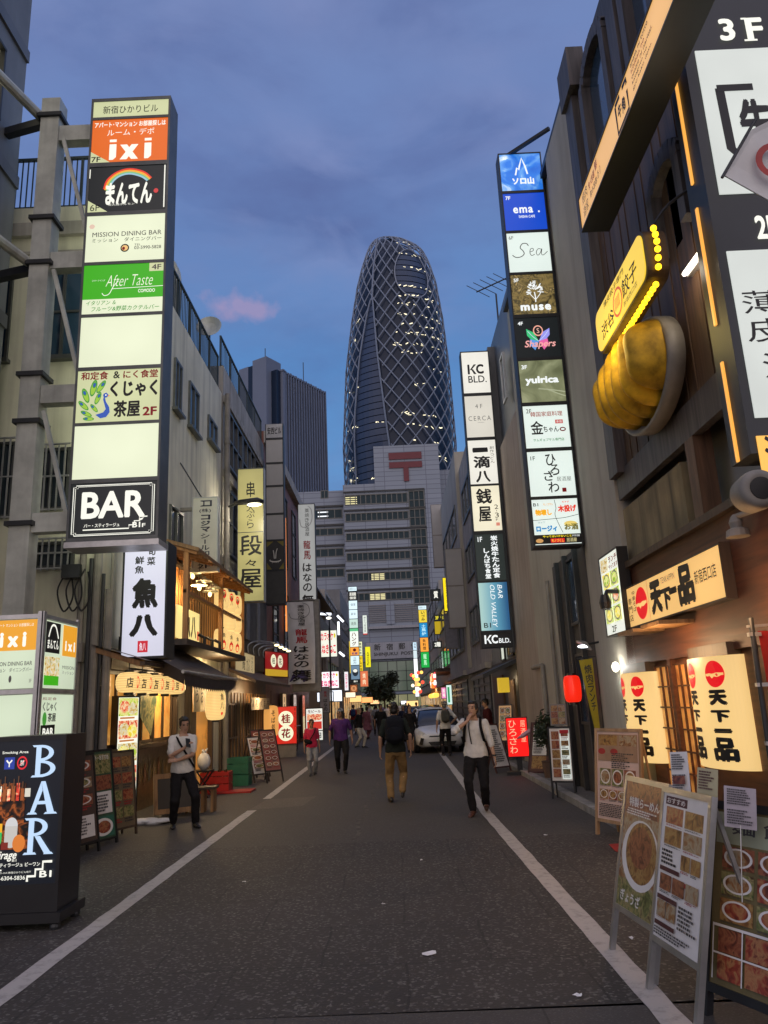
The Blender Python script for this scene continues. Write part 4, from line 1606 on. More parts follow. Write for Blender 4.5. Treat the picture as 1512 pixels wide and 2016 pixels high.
tall = lightbox('directory_sign', 'tall backlit sign column with nine panels from orange top to black BAR panel', 'sign', (-4.055, TY, z0t), 1.36, H, .42, pl, BK, back=emi((236, 243, 214), 2.6, key='back'))  # unseen back set brighter than the front to light the cream wall
MB().box(-.7, -.04, -.09, .7, .45, -.004, m_alu).build('sill', tall, world=False)

# ------------------------------------------------------------------ fish restaurant blade sign
FY = 12.7
fx0, fx1 = at(240, 1180, y=FY).x, at(329, 1180, y=FY).x
fz0, fz1 = zz(285, 1297, FY), zz(290, 1068, FY)
fish_w = emi((216, 216, 234), .98, fall=.06)
fw_, fh_ = fx1 - fx0, fz1 - fz0
lightbox('shop_sign', 'white vertical blade sign with two huge black brush characters and red seal', 'sign', ((fx0 + fx1) / 2, FY, fz0), fw_, fh_, .5,
         [(.04, fh_ - .04, fish_w, [V('旬菜', .54, .80, .74, .985, K, .03, .02), V('鮮魚', .25, .73, .47, .90, K, .03, .02), T('魚', .20, .42, .84, .70, K, .07, 0, .03), T('八', .16, .17, .86, .37, K, .08, 0, .03), Q(.38, .035, .62, .135, ink(196, 30, 48)), T('魚八', .42, .05, .58, .12, ink(235, 225, 235), .02)])], BKD, bez=.03, back=emi((224, 224, 236), 1.8, key='b'))

# ------------------------------------------------------------------ white unlit blade: sticker printer
sy = 17.0
m_wplas = mat('dull_white_plastic', (.74, .73, .62), .5, var=.08, scale=2)
kx0, kx1, kz0, kz1 = at(378, 1050, y=sy).x, at(429, 1050, y=sy).x, zz(404, 1125, sy), zz(402, 979, sy)
kh = kz1 - kz0
NV = mat('sign_navy_ink', (.02, .02, .05), .5)
r = lightbox('printer_sign', 'plain unlit white blade sign with navy vertical letters and 2F', 'sign', ((kx0 + kx1) / 2, sy, kz0), kx1 - kx0, kh, .22,
             [(.02, kh - .02, m_wplas, [P([(.30, .88), (.78, .88), (.78, .965), (.30, .965), (.30, .955), (.42, .945), (.42, .90), (.30, .89)], NV), P([(.47, .897), (.70, .897), (.70, .948), (.47, .948)], m_wplas), T('(株)', .26, .79, .74, .85, NV, .01), V('コジマ', .33, .52, .72, .77, NV, .05), V('シール印刷', .33, .11, .70, .51, NV, .02), T('2F', .22, .03, .75, .085, NV, .02)])], m_alu, bez=.02, shell=m_wplas)
MB().bar(((kx0 + kx1) / 2 - .1, sy + .1, kz1), (XL, sy + .1, kz1 + .9), .03, m_dark).build('stay', r)
MB().bar((kx0 - .3, sy + .1, kz1 - .25), (kx0, sy + .1, kz1 - .25), .08, m_pipe).build('bracket', r)

# ------------------------------------------------------------------ dim yellow blade with brush writing
sy = 22.5
x0, x1, za, zb = -4.53, -3.72, zz(493, 1185, sy), zz(493, 922, sy)
h = zb - za
dan_w = emi((206, 196, 128), .80, fall=.22)
lightbox('shop_sign', 'dim yellow tall blade sign with brush characters behind the street lamp', 'sign', ((x0 + x1) / 2, sy, za), x1 - x0, h, .3,
         [(h * .512, h - .03, dan_w, [T('串', .34, .55, .66, .80, K, .01, 0, .03), T('天', .34, .32, .66, .46, K, .0, 0, .03), T('ぷ', .34, .22, .66, .33, K, .0, 0, .03), T('ら', .36, .06, .62, .20, K, .0, 0, .03)]),
          (.03, h * .508, dan_w, [T('段', .06, .66, .95, .97, K, .015, 0, .035), T('々', .30, .50, .72, .60, K, .015, 0, .035), T('屋', .06, .18, .93, .46, K, .015, 0, .035)])], BK, bez=.02, shell=m_wplas)
# street lamp with its pole arm
sl = thing('street_lamp', 'dark cobra head street lamp on an arm before the dim yellow sign', 'street lamp', (-4.64, 21.5, 8.0))
p = at(494, 990, y=21.3)
MB().tube([(-4.64, 21.5, p.z - .05), (p.x - .4, 21.3, p.z)], .035, m_dark, 8).build('arm', sl)
mb = MB()
mb.tube([(p.x - .5, 21.3, p.z), (p.x - .3, 21.3, p.z + .03), (p.x + .2, 21.3, p.z + .05), (p.x + .36, 21.3, p.z + .02)], [(.06, .05), (.10, .08), (.17, .10), (.10, .05)], m_black, 12)
mb.build('head', sl, smooth=True)
mb = MB()
mb.ell((p.x + .1, 21.3, p.z - .055), (.22, .13, .05), emi((255, 248, 215), 3.0), 12, 6)
mb.build('lens', sl)
lamp('street_lamp_light', sl, (p.x + .1, 21.3, p.z - .15), 90, (1, .9, .7), .15)

# ------------------------------------------------------------------ grey stacked blank sign
sy = 28.0
x0, x1, za, zb = -4.56, -3.86, 5.4, 12.47
h = zb - za
gpl = mat('grey_blank_panel', (.40, .39, .37), .5, var=.08, scale=1)
ups = [(835, 862), (866, 910), (914, 955), (959, 1010), (1014, 1062), (1066, 1121), (1125, 1188)]
lv = []
for i, (a, b) in enumerate(ups):
    z1_, z0_ = zz(541, a, sy) - za, zz(541, b, sy) - za
    e_ = []
    mm = gpl
    if i == 0:
        mm, e_ = mat('grey_name_panel', (.40, .40, .39), .5), [T('安西ビル', .08, .25, .92, .78, K, .03)]
    if i == 5:
        mm = mat('dark_poster', (.03, .03, .027), .5)
        yel = mat('olive_yellow', (.22, .18, .03), .6)
        e_ = [P([(0, 0), (.3, 0), (0, .25)], yel), P([(1, 0), (.7, 0), (1, .25)], yel), P([(0, 1), (.4, 1), (0, .8)], yel), P([(1, 1), (.6, 1), (1, .8)], yel), E(.5, .32, .34, .07, m_wplas), E(.5, .34, .30, .05, mm), L([(.44, .38), (.42, .55), (.38, .68)], .03, m_wplas), L([(.52, .38), (.55, .60), (.62, .74)], .03, m_wplas), T('ラーメン', .28, .22, .72, .28, m_wplas)]
    if i == 6:
        mm = mat('dark_panel', (.05, .05, .045), .5)
    lv.append((z0_, z1_, mm, e_))
lightbox('building_sign', 'tall grey stack of blank panels with a name plate on top', 'sign', ((x0 + x1) / 2, sy, za), x1 - x0, h, .35, lv, BKD, bez=.03)

# ------------------------------------------------------------------ vertical white banner and the cloth banner
HT = [L([(.08, .86), (.15, .80), (.4, .785), (.7, .81), (.85, .87), (.80, .95), (.6, .985)], .03, mat('brush_grey', (.3, .3, .3), .7)), V('藁焼き居酒屋', .40, .70, .66, .965, K, .0, .03), V('龍馬', .28, .48, .72, .67, KR, .02, .03), V('はなの', .22, .19, .76, .46, K, .02, .04), T('舞', .14, .03, .86, .17, K, .02, 0, .035)]
sy = 37
x0, x1, za, zb = -4.42, -3.56, 6.05, 11.59
ban_w = emi((196, 198, 196), .62, fall=.12)
lightbox('restaurant_sign', 'long white lit blade sign with grey ring and red and black brush characters', 'sign', ((x0 + x1) / 2, sy, za), x1 - x0, zb - za, .3, [(.03, zb - za - .03, ban_w, HT)], BKD, bez=.03)
sy = 31
x0, x1, za, zb = -4.20, -3.12, 2.60, 5.87
m_cloth = mat('white_cloth', (.70, .70, .69), .9, var=.10, scale=2)
m_viol = mat('violet_ink', (.10, .08, .22), .8)
cb = thing('cloth_banner', 'hanging grey white cloth banner with brush characters and violet mountains', 'banner', ((x0 + x1) / 2, sy, za))
nx_, nz_ = 14, 24
w, h = x1 - x0, zb - za


def cloth(a, b, d):
    t = b / h
    return Vector((a + .03 * math.sin(t * 4), -d + .05 * math.sin(a * 9 + t * 2.2) * (1.15 - t), b))


mb = MB()
vs = [cloth(-w / 2 + w * i / nx_, h * j / nz_, 0) for j in range(nz_ + 1) for i in range(nx_ + 1)]
vs += [p + Vector((0, .012, 0)) for p in vs]
q_ = (nx_ + 1) * (nz_ + 1)
fs = [(j * (nx_ + 1) + i, j * (nx_ + 1) + i + 1, (j + 1) * (nx_ + 1) + i + 1, (j + 1) * (nx_ + 1) + i) for j in range(nz_) for i in range(nx_)]
mb.add(vs, fs + [tuple(q_ + k for k in reversed(f)) for f in fs], m_cloth)
o = mb.build('cloth', cb, smooth=True, world=False)
draw([P([(.04, .03), (.2, .13), (.3, .08), (.5, .17), (.75, .06), (.6, .02)], m_viol)] + HT, w, h, o, fn=cloth, d0=.02, world=False)
MB().bar((x0 - .3, sy + .02, zb + .02), (x1 + .05, sy + .02, zb + .02), .04, m_dark).build('rod', cb)
lightbox('blank_sign_box', 'grey blank sign box with scalloped edge under the cloth banner', 'sign', (-3.50, 31.4, 2.3), 1.15, 3.7, .4, [(.05, 3.6, mat('grey_box_panel', (.30, .28, .25), .6), [])], m_pipe)

# ------------------------------------------------------------------ generic far sign column
far_cols = {}


def farsign(label, u0, u1, v0, v1, Y, bands, frame=BKD, group=None, dep=.3, name='sign_column', cat='sign'):
    um, vm = (u0 + u1) / 2, (v0 + v1) / 2
    x0, x1 = at(u0, vm, y=Y).x, at(u1, vm, y=Y).x
    za, zb = at(um, v1, y=Y).z, at(um, v0, y=Y).z
    h = zb - za
    tot = sum(b[0] for b in bands)
    z = h
    pls = []
    for f, m_, e_ in bands:
        dz = h * f / tot
        pls.append((z - dz + .03, z - .02, m_, e_))
        z -= dz
    return lightbox(name, label, cat, ((x0 + x1) / 2, Y, za), x1 - x0, h, dep, pls, frame, bez=min(.03, (x1 - x0) * .05), group=group)


pale_b = emi((205, 228, 235), 1.25)
yl, bl_, or_, gn_ = emi((240, 205, 40), 1.1), emi((20, 130, 190), 1.1), emi((245, 160, 60), 1.1), emi((20, 175, 70), 1.0)
dk = dark_p
bands = [(1, pale_b, [T('池田ビル', .1, .2, .9, .8, KG)]), (2, dk, [T('居酒屋', .12, .5, .9, .9, W_, .03), T('個室', .12, .1, .9, .42, W_, .02)]), (2, pale_b, [T('個室', .2, .4, .8, .7, KG)]), (2, pale_b, [T('宴会', .2, .4, .8, .7, KG)]), (2, emi((190, 215, 205), 1.1), [T('焼鳥', .2, .3, .8, .7, KG)]), (4, emi((228, 235, 225), 1.2), [Q(0, .85, 1, 1, ink(90, 190, 130)), V('ハング', .2, .05, .75, .8, KR, .03)]),
         (1.8, or_, [E(.5, .68, .2, .2, KR), T('松屋', .15, .08, .85, .4, ink(60, 40, 120), .03)]), (2, pale_b, [V('立飲み', .3, .1, .7, .9, KG)]), (3, emi((120, 150, 175), .8), [E(.5, .5, .35, .28, ink(30, 40, 50)), E(.5, .62, .25, .12, W_)]), (.7, dk, [T('B1', .3, .2, .7, .8, W_, .03)])]
farsign('tallest far white sign column on the left before the post office', 688, 706, 1155, 1345, 62, bands)
farsign('small white blade sign with pink foot beside the far left sign column', 714, 723, 1211, 1250, 75, [(1, emi((215, 225, 215), 1.1), [V('串かつ居酒屋', .25, .12, .75, .95, KG), Q(0, 0, 1, .06, ink(220, 90, 90))])])
farsign('slim pale yellow and lime sign second from the right in the far left cluster', 706, 714, 1263, 1325, 72, [(1, emi((235, 240, 190), 1.1), [V('韓国料理', .2, .05, .8, .95, KG, .02)]), (1.2, yl, [V('サムギョ', .2, .05, .8, .95, K, .02)])])
farsign('yellow blade sign with black letters farthest right of the left cluster', 719, 730, 1273, 1314, 80, [(1, emi((235, 225, 30), 1.1), [V('ＡＭＯＵＳＥ', .3, .08, .7, .75, K, .03)])])
farsign('narrow yellow strip sign left of the tallest far sign column', 688, 692, 1262, 1326, 66, [(1, yl, [])])
farsign('orange poster box with a yellow rim low in the far left cluster', 709, 725, 1321, 1352, 70, [(1, emi((225, 120, 80), 1.0), [V('焼肉', .3, .1, .7, .9, ink(250, 230, 190), .03)])], frame=mat('brass_rim', (.6, .45, .2), .4))
farsign('brown round emblem box below the tallest far sign column', 689, 704, 1348, 1363, 64, [(1, emi((160, 90, 50), .9), [E(.5, .5, .4, .4, ink(220, 150, 100)), T('鳥', .3, .25, .7, .75, K)])])
# karaoke signs
kw = emi((240, 242, 225), 1.05)
KP = ink(225, 40, 60)
KPp = ink(230, 60, 120)
kar = [E(.10, .80, .05, .09, ink(225, 205, 40)), E(.90, .80, .05, .09, ink(225, 205, 40)), T('カラオケ', .18, .62, .83, .93, KP, .04), T('まねきねこ', .06, .12, .95, .48, KP, .04, 0, .02)]
kar2 = [E(.10, .80, .05, .09, ink(225, 205, 40)), E(.90, .80, .05, .09, ink(225, 205, 40)), T('カラオケ', .18, .60, .83, .95, KPp, .05), T('まねきねこ', .06, .10, .95, .50, KPp, .05, 0, .02)]
farsign('upper white karaoke sign with red letters behind the thin lamp post', 624, 664, 1241, 1294, 48, [(1, kw, kar)], name='karaoke_sign')
farsign('lower white karaoke sign with pink letters above the shop entrance', 628, 668, 1322, 1356, 44, [(1, emi((245, 240, 242), 1.25), kar2)], name='karaoke_sign', dep=1.4)
farsign('small white side sign with pink letters right of the lower karaoke sign', 678, 686, 1322, 1360, 52, [(1, emi((235, 232, 235), 1.1), [V('カラオケ', .2, .1, .8, .9, KPp, .03)])], name='karaoke_sign')
farsign('hanging grey cloth sign with red characters below the karaoke signs', 629, 649, 1352, 1404, 40, [(1, mat('dull_cloth', (.42, .41, .40), .9), [V('龍馬', .45, .6, .75, .85, KR, .02), V('はなの', .4, .05, .8, .55, K, .03)])], name='cloth_sign')
# thin lamp post by the karaoke signs
lp = thing('lamp_post', 'thin dark lamp post with bent lamp head before the karaoke signs', 'street lamp', (-3.3, 42, 0))
p0 = at(648, 1215, y=42)
MB().tube([(p0.x, 42, 0), (p0.x, 42, p0.z - .6)], .05, m_dark, 8).build('pole', lp)
MB().tube(smooth_pts([(p0.x, 42, p0.z - .6), (p0.x - .02, 42, p0.z), (p0.x - .25, 42, p0.z + .25), (p0.x - .5, 42, p0.z + .3)]), .035, m_dark, 8).build('arm', lp)
MB().ell((p0.x - .02, 42, p0.z - .05), (.14, .14, .07), emi((255, 250, 235), 3.0)).build('lens', lp)
# white light tubes along the left eaves
for i, (u0, v0, u1, v1, Y) in enumerate([(620, 1208, 652, 1209, 44), (664, 1212, 676, 1224, 50), (668, 1284, 678, 1292, 50), (666, 1224, 667, 1250, 50)]):
    a, b = at(u0, v0, y=Y), at(u1, v1, y=Y)
    lt = thing('light_tube', ['long white light tube over the upper karaoke sign', 'slanting upper white light tube on the dark eave', 'short lower slanting light tube right of the karaoke sign', 'upright white light tube on the dark house wall'][i], 'light', a)
    MB().tube([a, b], .07, m_litwhite, 8).build('tube', lt)

# right far column
bands = [(1, pale_b, [T('東京ビル', .1, .2, .9, .8, KG)]), (3, emi((235, 205, 60), 1.05), [V('いづみ', .3, .1, .75, .92, K, .03, .02)]), (3.4, bl_, [V('土風炉', .25, .1, .8, .92, ink(180, 230, 245), .04, .02)]), (3.3, or_, [V('魚料理', .3, .1, .7, .92, K, .02)]), (3.6, gn_, [V('龍馬', .3, .12, .7, .92, ink(190, 245, 200), .03, .02)])]
farsign('far sign column in yellow, blue, orange and green on the right', 826, 843, 1192, 1315, 66, bands)
farsign('slim white far sign column left of the coloured one', 815, 823, 1264, 1372, 80, [(1, emi((190, 215, 230), 1.3), [V('酒場', .2, .2, .8, .9, KG)]), (1, emi((200, 215, 220), 1.2), []), (2.4, emi((235, 235, 240), 1.5), []), (1, emi((240, 190, 120), 1.2), []), (1.2, emi((235, 235, 245), 1.4), [])])
farsign('black far sign with yellow 3F over a yellow panel', 855, 867, 1210, 1249, 58, [(1, dk, [T('3F', .2, .2, .8, .8, ink(235, 220, 60), .05)]), (2, emi((200, 170, 30), .8), [])])
farsign('small black far sign reading 2 floor in white', 853, 870, 1262, 1276, 55, [(1, dk, [T('2階', .1, .12, .9, .9, W_, .05)])])
farsign('narrow bright yellow blade sign between two blank grey sign boxes', 873, 882, 1137, 1204, 37.5, [(1, emi((245, 215, 20), 1.2), [V('カラオケ本舗', .55, .06, .9, .95, K, .02)])])
farsign('upper blank grey sign box high on the right row', 851, 877, 993, 1117, 45, [(1, gpl, []), (1.02, gpl, [])], frame=m_pipe, name='blank_sign_box')
farsign('nearer and lower blank grey sign box on the right row', 880, 914, 1080, 1236, 34, [(1, gpl, []), (1.1, gpl, [])], frame=m_pipe, name='blank_sign_box', dep=.5)
farsign('grey violet blank sign box under the narrow yellow blade sign', 876, 901, 1207, 1277, 38.4, [(1, mat('grey_violet_panel', (.25, .25, .28), .5), [])], frame=m_pipe, name='blank_sign_box')
farsign('pink hanging sign by the festive stall on the right', 869, 878, 1353, 1376, 42, [(1, emi((240, 140, 190), 1.1), [V('酒場', .2, .1, .8, .9, W_, .03)])])
farsign('green and white lit doorway sign right of the pink sign', 879, 890, 1348, 1388, 38, [(1, emi((200, 225, 215), 1.2), [Q(.2, .1, .6, .9, ink(40, 150, 90))])])
farsign('dark sign with a white pawn character high on the right row', 847, 868, 1160, 1182, 50, [(1, dk, [T('質', .3, .15, .75, .85, W_, .04)])])

# ------------------------------------------------------------------ second right column (dark building)
sy = 20.6
x0, x1 = at(928, 985, y=sy).x, at(985, 985, y=sy).x
x0, x1 = 2.38, 3.22
za = zz(975, 1275, sy)
zb = zz(935, 692, sy)
h = zb - za
cuts = [(694, 774), (780, 861), (867, 953), (957, 1045), (1052, 1143), (1147, 1241), (1246, 1272)]
uu = lambda v: 933 + (v - 692) * .078
kz = [(zz(uu(b), b, sy) - za, zz(uu(a), a, sy) - za) for a, b in cuts]
teal = bpy.data.materials.new('lit_teal_blue')
teal.use_nodes = True
_t = teal.node_tree
_b = _t.nodes['Principled BSDF']
_co = _t.nodes.new('ShaderNodeTexCoord')
_s = _t.nodes.new('ShaderNodeSeparateXYZ')
_t.links.new(_co.outputs['Generated'], _s.inputs[0])
_r = _t.nodes.new('ShaderNodeValToRGB')
_e = _r.color_ramp.elements
_e[0].position, _e[1].position = .05, .95
_e[0].color, _e[1].color = (*lin((178, 214, 208)), 1), (*lin((28, 84, 130)), 1)
_q = _e.new(.55)
_q.color = (*lin((92, 158, 186)), 1)
_t.links.new(_s.outputs[0], _r.inputs[0])
_t.links.new(_r.outputs[0], _b.inputs['Emission Color'])
_b.inputs['Emission Strength'].default_value = .9
_b.inputs['Base Color'].default_value = (.03, .06, .08, 1)
W2 = ink(240, 245, 245)


def rot_text(s, x0, z0, x1, z1, mt, b=0, sh=.2):
    return ('r', s, x0, z0, x1, z1, mt, b, sh)


kcl = lambda x0, z0, x1, z1, c: [P([(x0, z0), (x0 + (x1 - x0) * .13, z0), (x0 + (x1 - x0) * .13, z1), (x0, z1)], c), P([(x0 + (x1 - x0) * .13, z0 + (z1 - z0) * .42), (x0 + (x1 - x0) * .40, z1), (x0 + (x1 - x0) * .56, z1), (x0 + (x1 - x0) * .22, z0 + (z1 - z0) * .42)], c),
                                P([(x0 + (x1 - x0) * .22, z0 + (z1 - z0) * .5), (x0 + (x1 - x0) * .33, z0 + (z1 - z0) * .52), (x0 + (x1 - x0) * .54, z0), (x0 + (x1 - x0) * .38, z0)], c), T('C', x0 + (x1 - x0) * .52, z0, x1, z1, c, .05)]
kp = [(warm_w, kcl(.20, .46, .80, .70, K) + [T('BLD.', .20, .25, .88, .42, K, .012)]),
      (emi((226, 221, 208), .92, fall=.05), [T('4 F', .38, .70, .64, .80, KG, -.005), T('CERCA', .10, .40, .92, .51, KG, -.008, 0, 0, 1.35), T('SHINJUKU', .42, .34, .66, .36, KG)]),
      (warm_w, [T('一', .16, .72, .72, .84, K, .05, 0, .03), T('滴', .16, .36, .76, .64, K, .04, 0, .03), T('八', .20, .04, .74, .30, K, .04, 0, .03), V('創作うどん', .78, .46, .93, .86, KG, .0, .02)]),
      (emi((244, 236, 208), 1.02, fall=.07), [T('銭', .16, .60, .72, .94, K, .03, 0, .03), T('屋', .20, .20, .66, .54, K, .03, 0, .03), T('2', .78, .47, .92, .57, K), T('3', .78, .28, .92, .39, K), E(.85, .43, .015, .012, K), T('F', .80, .21, .88, .26, KG), Q(.80, .10, .93, .17, ink(210, 130, 110))]),
      (emi((38, 46, 44), .8, sample=False), [T('1F', .10, .84, .26, .95, W2, .02), V('炭火焼牛たん定食', .55, .05, .80, .97, W2, .04, .015, .03), V('しんぱち食堂', .28, .04, .48, .70, W2, .04, .015, .03)]),
      (teal, [rot_text('BAR', .66, .66, .82, .95, W2, .0), rot_text('OLD VALLEY', .40, .06, .56, .95, W2, .0), T('B1', .10, .06, .34, .16, K, .01)]),
      (BKD, kcl(.08, .2, .54, .85, W2) + [T('BLD.', .57, .22, .96, .58, W2, .02)])]
# sideways lettering element
_draw0 = draw


def draw(els, w, h, parent, fn=None, d0=0.004, name='lettering', step=0.0012, world=False):
    ro = [e for e in els if e[0] == 'r']
    o = _draw0([e for e in els if e[0] != 'r'], w, h, parent, fn, d0, name, step, world)
    if ro:
        mb = MB()
        for _, s, x0, z0, x1, z1, mt, b, sh in ro:
            # reads downwards: text x runs to -z, text up runs to +x
            put_text(mb, lambda a, c, d: Vector(((c - .5) * w, -d, (1 - a) * h)), s, 1 - z1, x0, 1 - z0, x1, mt, b, sh, 0, d0 + .01)
        mb.build(name, parent, world=world)
    return o


lightbox('directory_sign', 'black framed sign column of white panels ending in a blue bar panel', 'sign', ((x0 + x1) / 2, sy, za), x1 - x0, h, .32, [(a, b, m_, e_) for (a, b), (m_, e_) in zip(kz, kp)], BKD, bez=.03, back=emi((235, 232, 220), .9, key='b'))

# ------------------------------------------------------------------ eight panel column on the grey building
sy = 12.45
x0, x1 = 2.43, 3.245
za, zb = zz(1097, 1076, sy), zz(1026, 302, sy)
h = zb - za
cuts = [(304, 376), (381, 454), (459, 536), (541, 619), (626, 704), (710, 792), (799, 882), (889, 977), (983, 1072)]
uu = lambda v: 1026 + (v - 302) * .092
kz = [(zz(uu(b), b, sy) - za, zz(uu(a), a, sy) - za) for a, b in cuts]
blue1 = photo_mat('lit_sky_print', [(30, 96, 190), (34, 110, 205), (90, 150, 215), (205, 222, 235)], 2.6, .95)
blue2 = emi((16, 74, 200), .95)
rock = photo_mat('lit_rock_print', [(40, 36, 22), (96, 84, 50), (130, 112, 66), (60, 56, 38), (170, 146, 92)], 6, .85)
olive = photo_mat('lit_olive_print', [(92, 98, 70), (124, 130, 98), (150, 155, 122)], 2.0, .85)
KB = ink(60, 50, 45)
tree_els = [L([(.54, .30), (.545, .42), (.53, .55)], .02, W2), L([(.54, .36), (.46, .46), (.42, .52)], .013, W2), L([(.54, .36), (.63, .46), (.68, .54)], .013, W2)]
for i in range(46):
    a = RN.uniform(-.3, PI + .3)
    q = math.sqrt(RN.uniform(.08, 1))
    tree_els.append(E(.545 + .185 * q * math.cos(a), .56 + .25 * q * math.sin(a), .012, .034, W2, a - PI / 2))
bfly = []
for sx, c1, c2 in ((-1, ink(60, 190, 120), ink(90, 150, 220)), (1, ink(150, 150, 235), ink(225, 100, 160))):
    bfly += [P([(.52, .40), (.52 + sx * .10, .62), (.52 + sx * .27, .72), (.52 + sx * .26, .55), (.52 + sx * .12, .38)], c1), P([(.52, .40), (.52 + sx * .20, .46), (.52 + sx * .22, .32), (.52 + sx * .10, .18)], c2), L([(.52, .4), (.52 + sx * .13, .52), (.52 + sx * .24, .66)], .01, ink(200, 210, 245))]
bfly += [E(.52, .66, .115, .135, ink(240, 170, 150)), E(.52, .66, .09, .105, dark_p), T('S', .49, .60, .55, .72, ink(240, 190, 170)), T('Shapers', .18, .20, .90, .42, ink(240, 170, 165), .02, .25)]
four = [Q(0, .02, 1, .22, K), T('やってはいけないこと', .18, .155, .80, .205, ink(250, 225, 40), .03), T('ができる店', .81, .155, .97, .20, W2, .02), Q(.34, .04, .64, .13, ink(215, 40, 40)), T('モノづくし', .36, .05, .62, .12, ink(255, 200, 60), .02), T('居酒屋', .68, .045, .90, .13, ink(190, 180, 130), .02), E(.10, .09, .08, .045, ink(200, 150, 90)), L([(.50, .98), (.52, .80), (.49, .62), (.62, .25)], .008, K), L([(0, .54), (.4, .56), (.7, .58), (1, .64)], .008, K),
        T('物壊し', .06, .64, .42, .78, ink(240, 170, 20), .07, 0, .03), T('モノコワシ', .25, .86, .46, .91, ink(230, 150, 30), .02), T('木投げ', .56, .70, .96, .86, ink(222, 60, 40), .07, 0, .03), T('キナゲ', .66, .90, .82, .95, ink(230, 80, 50), .02), T('ロージィ', .05, .28, .50, .42, ink(30, 130, 190), .07, 0, .03), T('ロッジ', .10, .47, .25, .51, ink(90, 120, 140), .01), E(.80, .44, .14, .06, ink(225, 200, 110)), T('お酒', .66, .30, .96, .44, ink(110, 104, 40), .05), T('B1', .03, .85, .14, .92, K, .01)]
kp = [(blue1, [T('8F', .08, .85, .20, .93, W2, .03), L([(.36, .42), (.41, .62), (.45, .56), (.475, .66), (.54, .88), (.61, .66), (.655, .44)], .03, W2, False), T('ソロ山', .27, .16, .80, .36, W2, .06)]),
      (blue2, [T('7F', .06, .83, .18, .93, W2, .03), T('ema .', .22, .46, .86, .62, W2, .035, 0, 0, 1.15), T('SHISHA CAFE', .34, .33, .73, .40, W2, .02)]),
      (cool_w, [T('6F', .05, .84, .16, .93, KG, .0), L([(.50, .66), (.46, .72), (.36, .72), (.30, .62), (.36, .54), (.38, .46), (.30, .39), (.18, .38), (.10, .44)], .016, KG), L([(.52, .50), (.60, .53), (.60, .59), (.54, .57), (.52, .47), (.56, .41), (.63, .44)], .012, KG), L([(.80, .56), (.72, .57), (.67, .48), (.70, .41), (.76, .46), (.81, .57), (.79, .45), (.83, .41), (.94, .50)], .012, KG)]),
      (rock, [T('5F', .07, .82, .19, .91, W2, .03)] + tree_els + [T('muse', .17, .08, .88, .23, W2, .055, 0, 0, 1.2)]),
      (dark_p, [T('4F', .07, .82, .19, .91, W2, .03)] + bfly),
      (olive, [T('3F', .06, .80, .19, .90, W2, .03), T('yulrica', .12, .40, .88, .62, W2, .05), L([(.40, .32), (.7, .28), (1, .22)], .02, ink(165, 170, 140)), L([(.6, .30), (.8, .2), (1, .12)], .02, ink(165, 170, 140))]),
      (cool_w, [T('2F', .07, .83, .19, .93, KG, .01), T('韓国家庭料理', .16, .74, .88, .86, ink(150, 60, 45), .01), Q(.70, .56, .87, .65, ink(190, 70, 60)), T('本店', .72, .575, .85, .635, W2), T('金', .14, .32, .42, .64, K, .02, 0, .02), T('ちゃん', .42, .36, .76, .50, K, .02, 0, .02), E(.85, .42, .07, .05, KR), E(.85, .42, .045, .025, cool_w), T('サムギョプサル専門店', .17, .15, .86, .22, ink(40, 120, 60), .01)]),
      (cool_w, [T('1F', .07, .81, .17, .90, K, .01), T('ひ', .40, .68, .62, .94, K, .01, 0, .03), T('ろ', .48, .46, .68, .70, K, .01, 0, .03), T('さ', .33, .34, .54, .56, K, .01, 0, .03), T('わ', .40, .08, .64, .32, K, .01, 0, .03), T('居酒屋', .60, .32, .92, .42, KG, -.005), Q(.70, .08, .79, .17, KR)]),
      (cool_w, four)]
r = lightbox('directory_sign', 'sign column of nine square panels, blue sky print on top, on the grey building', 'sign', ((x0 + x1) / 2, sy, za), x1 - x0, h, .28, [(a, b, m_, e_) for (a, b), (m_, e_) in zip(kz, kp)], BKD, bez=.022, back=emi((230, 240, 234), 1.8, key='b'))
MB().bar((x0 + .1, sy + .14, zb), (3.3, sy - .6, zb + .02), .06, m_dark).build('stay', r)


# ================================================================== prints, lanterns, menu boards
def dull(cs):
    return [tuple(int(v * .62 + w_ * .30) for v, w_ in zip(c, (105, 88, 78))) for c in cs]


FOOD = [photo_mat('food_noodles', dull([(70, 40, 20), (170, 110, 50), (215, 170, 90), (120, 70, 30)]), 14),
        photo_mat('food_meat', dull([(60, 25, 18), (140, 60, 40), (190, 110, 70), (90, 40, 25)]), 16),
        photo_mat('food_greens', dull([(40, 60, 25), (110, 130, 60), (200, 190, 120), (80, 60, 30)]), 16),
        photo_mat('food_rice', dull([(150, 130, 95), (215, 200, 165), (180, 120, 60), (110, 60, 35)]), 14),
        photo_mat('food_red', dull([(90, 25, 20), (180, 60, 40), (220, 150, 90), (130, 45, 30)]), 15)]
FOODL = [photo_mat('lit_food_green', [(70, 120, 20), (170, 200, 60), (235, 235, 160), (200, 160, 40)], 14, .9),
         photo_mat('lit_food_red', [(150, 30, 20), (215, 70, 50), (240, 200, 150), (240, 240, 225)], 12, .9),
         photo_mat('lit_food_mix', [(120, 90, 40), (200, 170, 90), (230, 225, 200), (110, 140, 60)], 14, .9),
         photo_mat('lit_food_yellow', [(210, 180, 30), (235, 215, 70), (240, 235, 170), (190, 200, 60)], 12, .95)]
PAPER = mat('menu_paper', (.74, .71, .67), .45, var=.06)
PAPERP = mat('pinkish_menu_paper', (.62, .46, .40), .4, var=.08)
PRINT = mat('print_dark', (.05, .045, .045), .6)
PRINTR = mat('print_red', (.35, .03, .03), .6)
PRINTM = mat('print_maroon', (.07, .015, .02), .6)


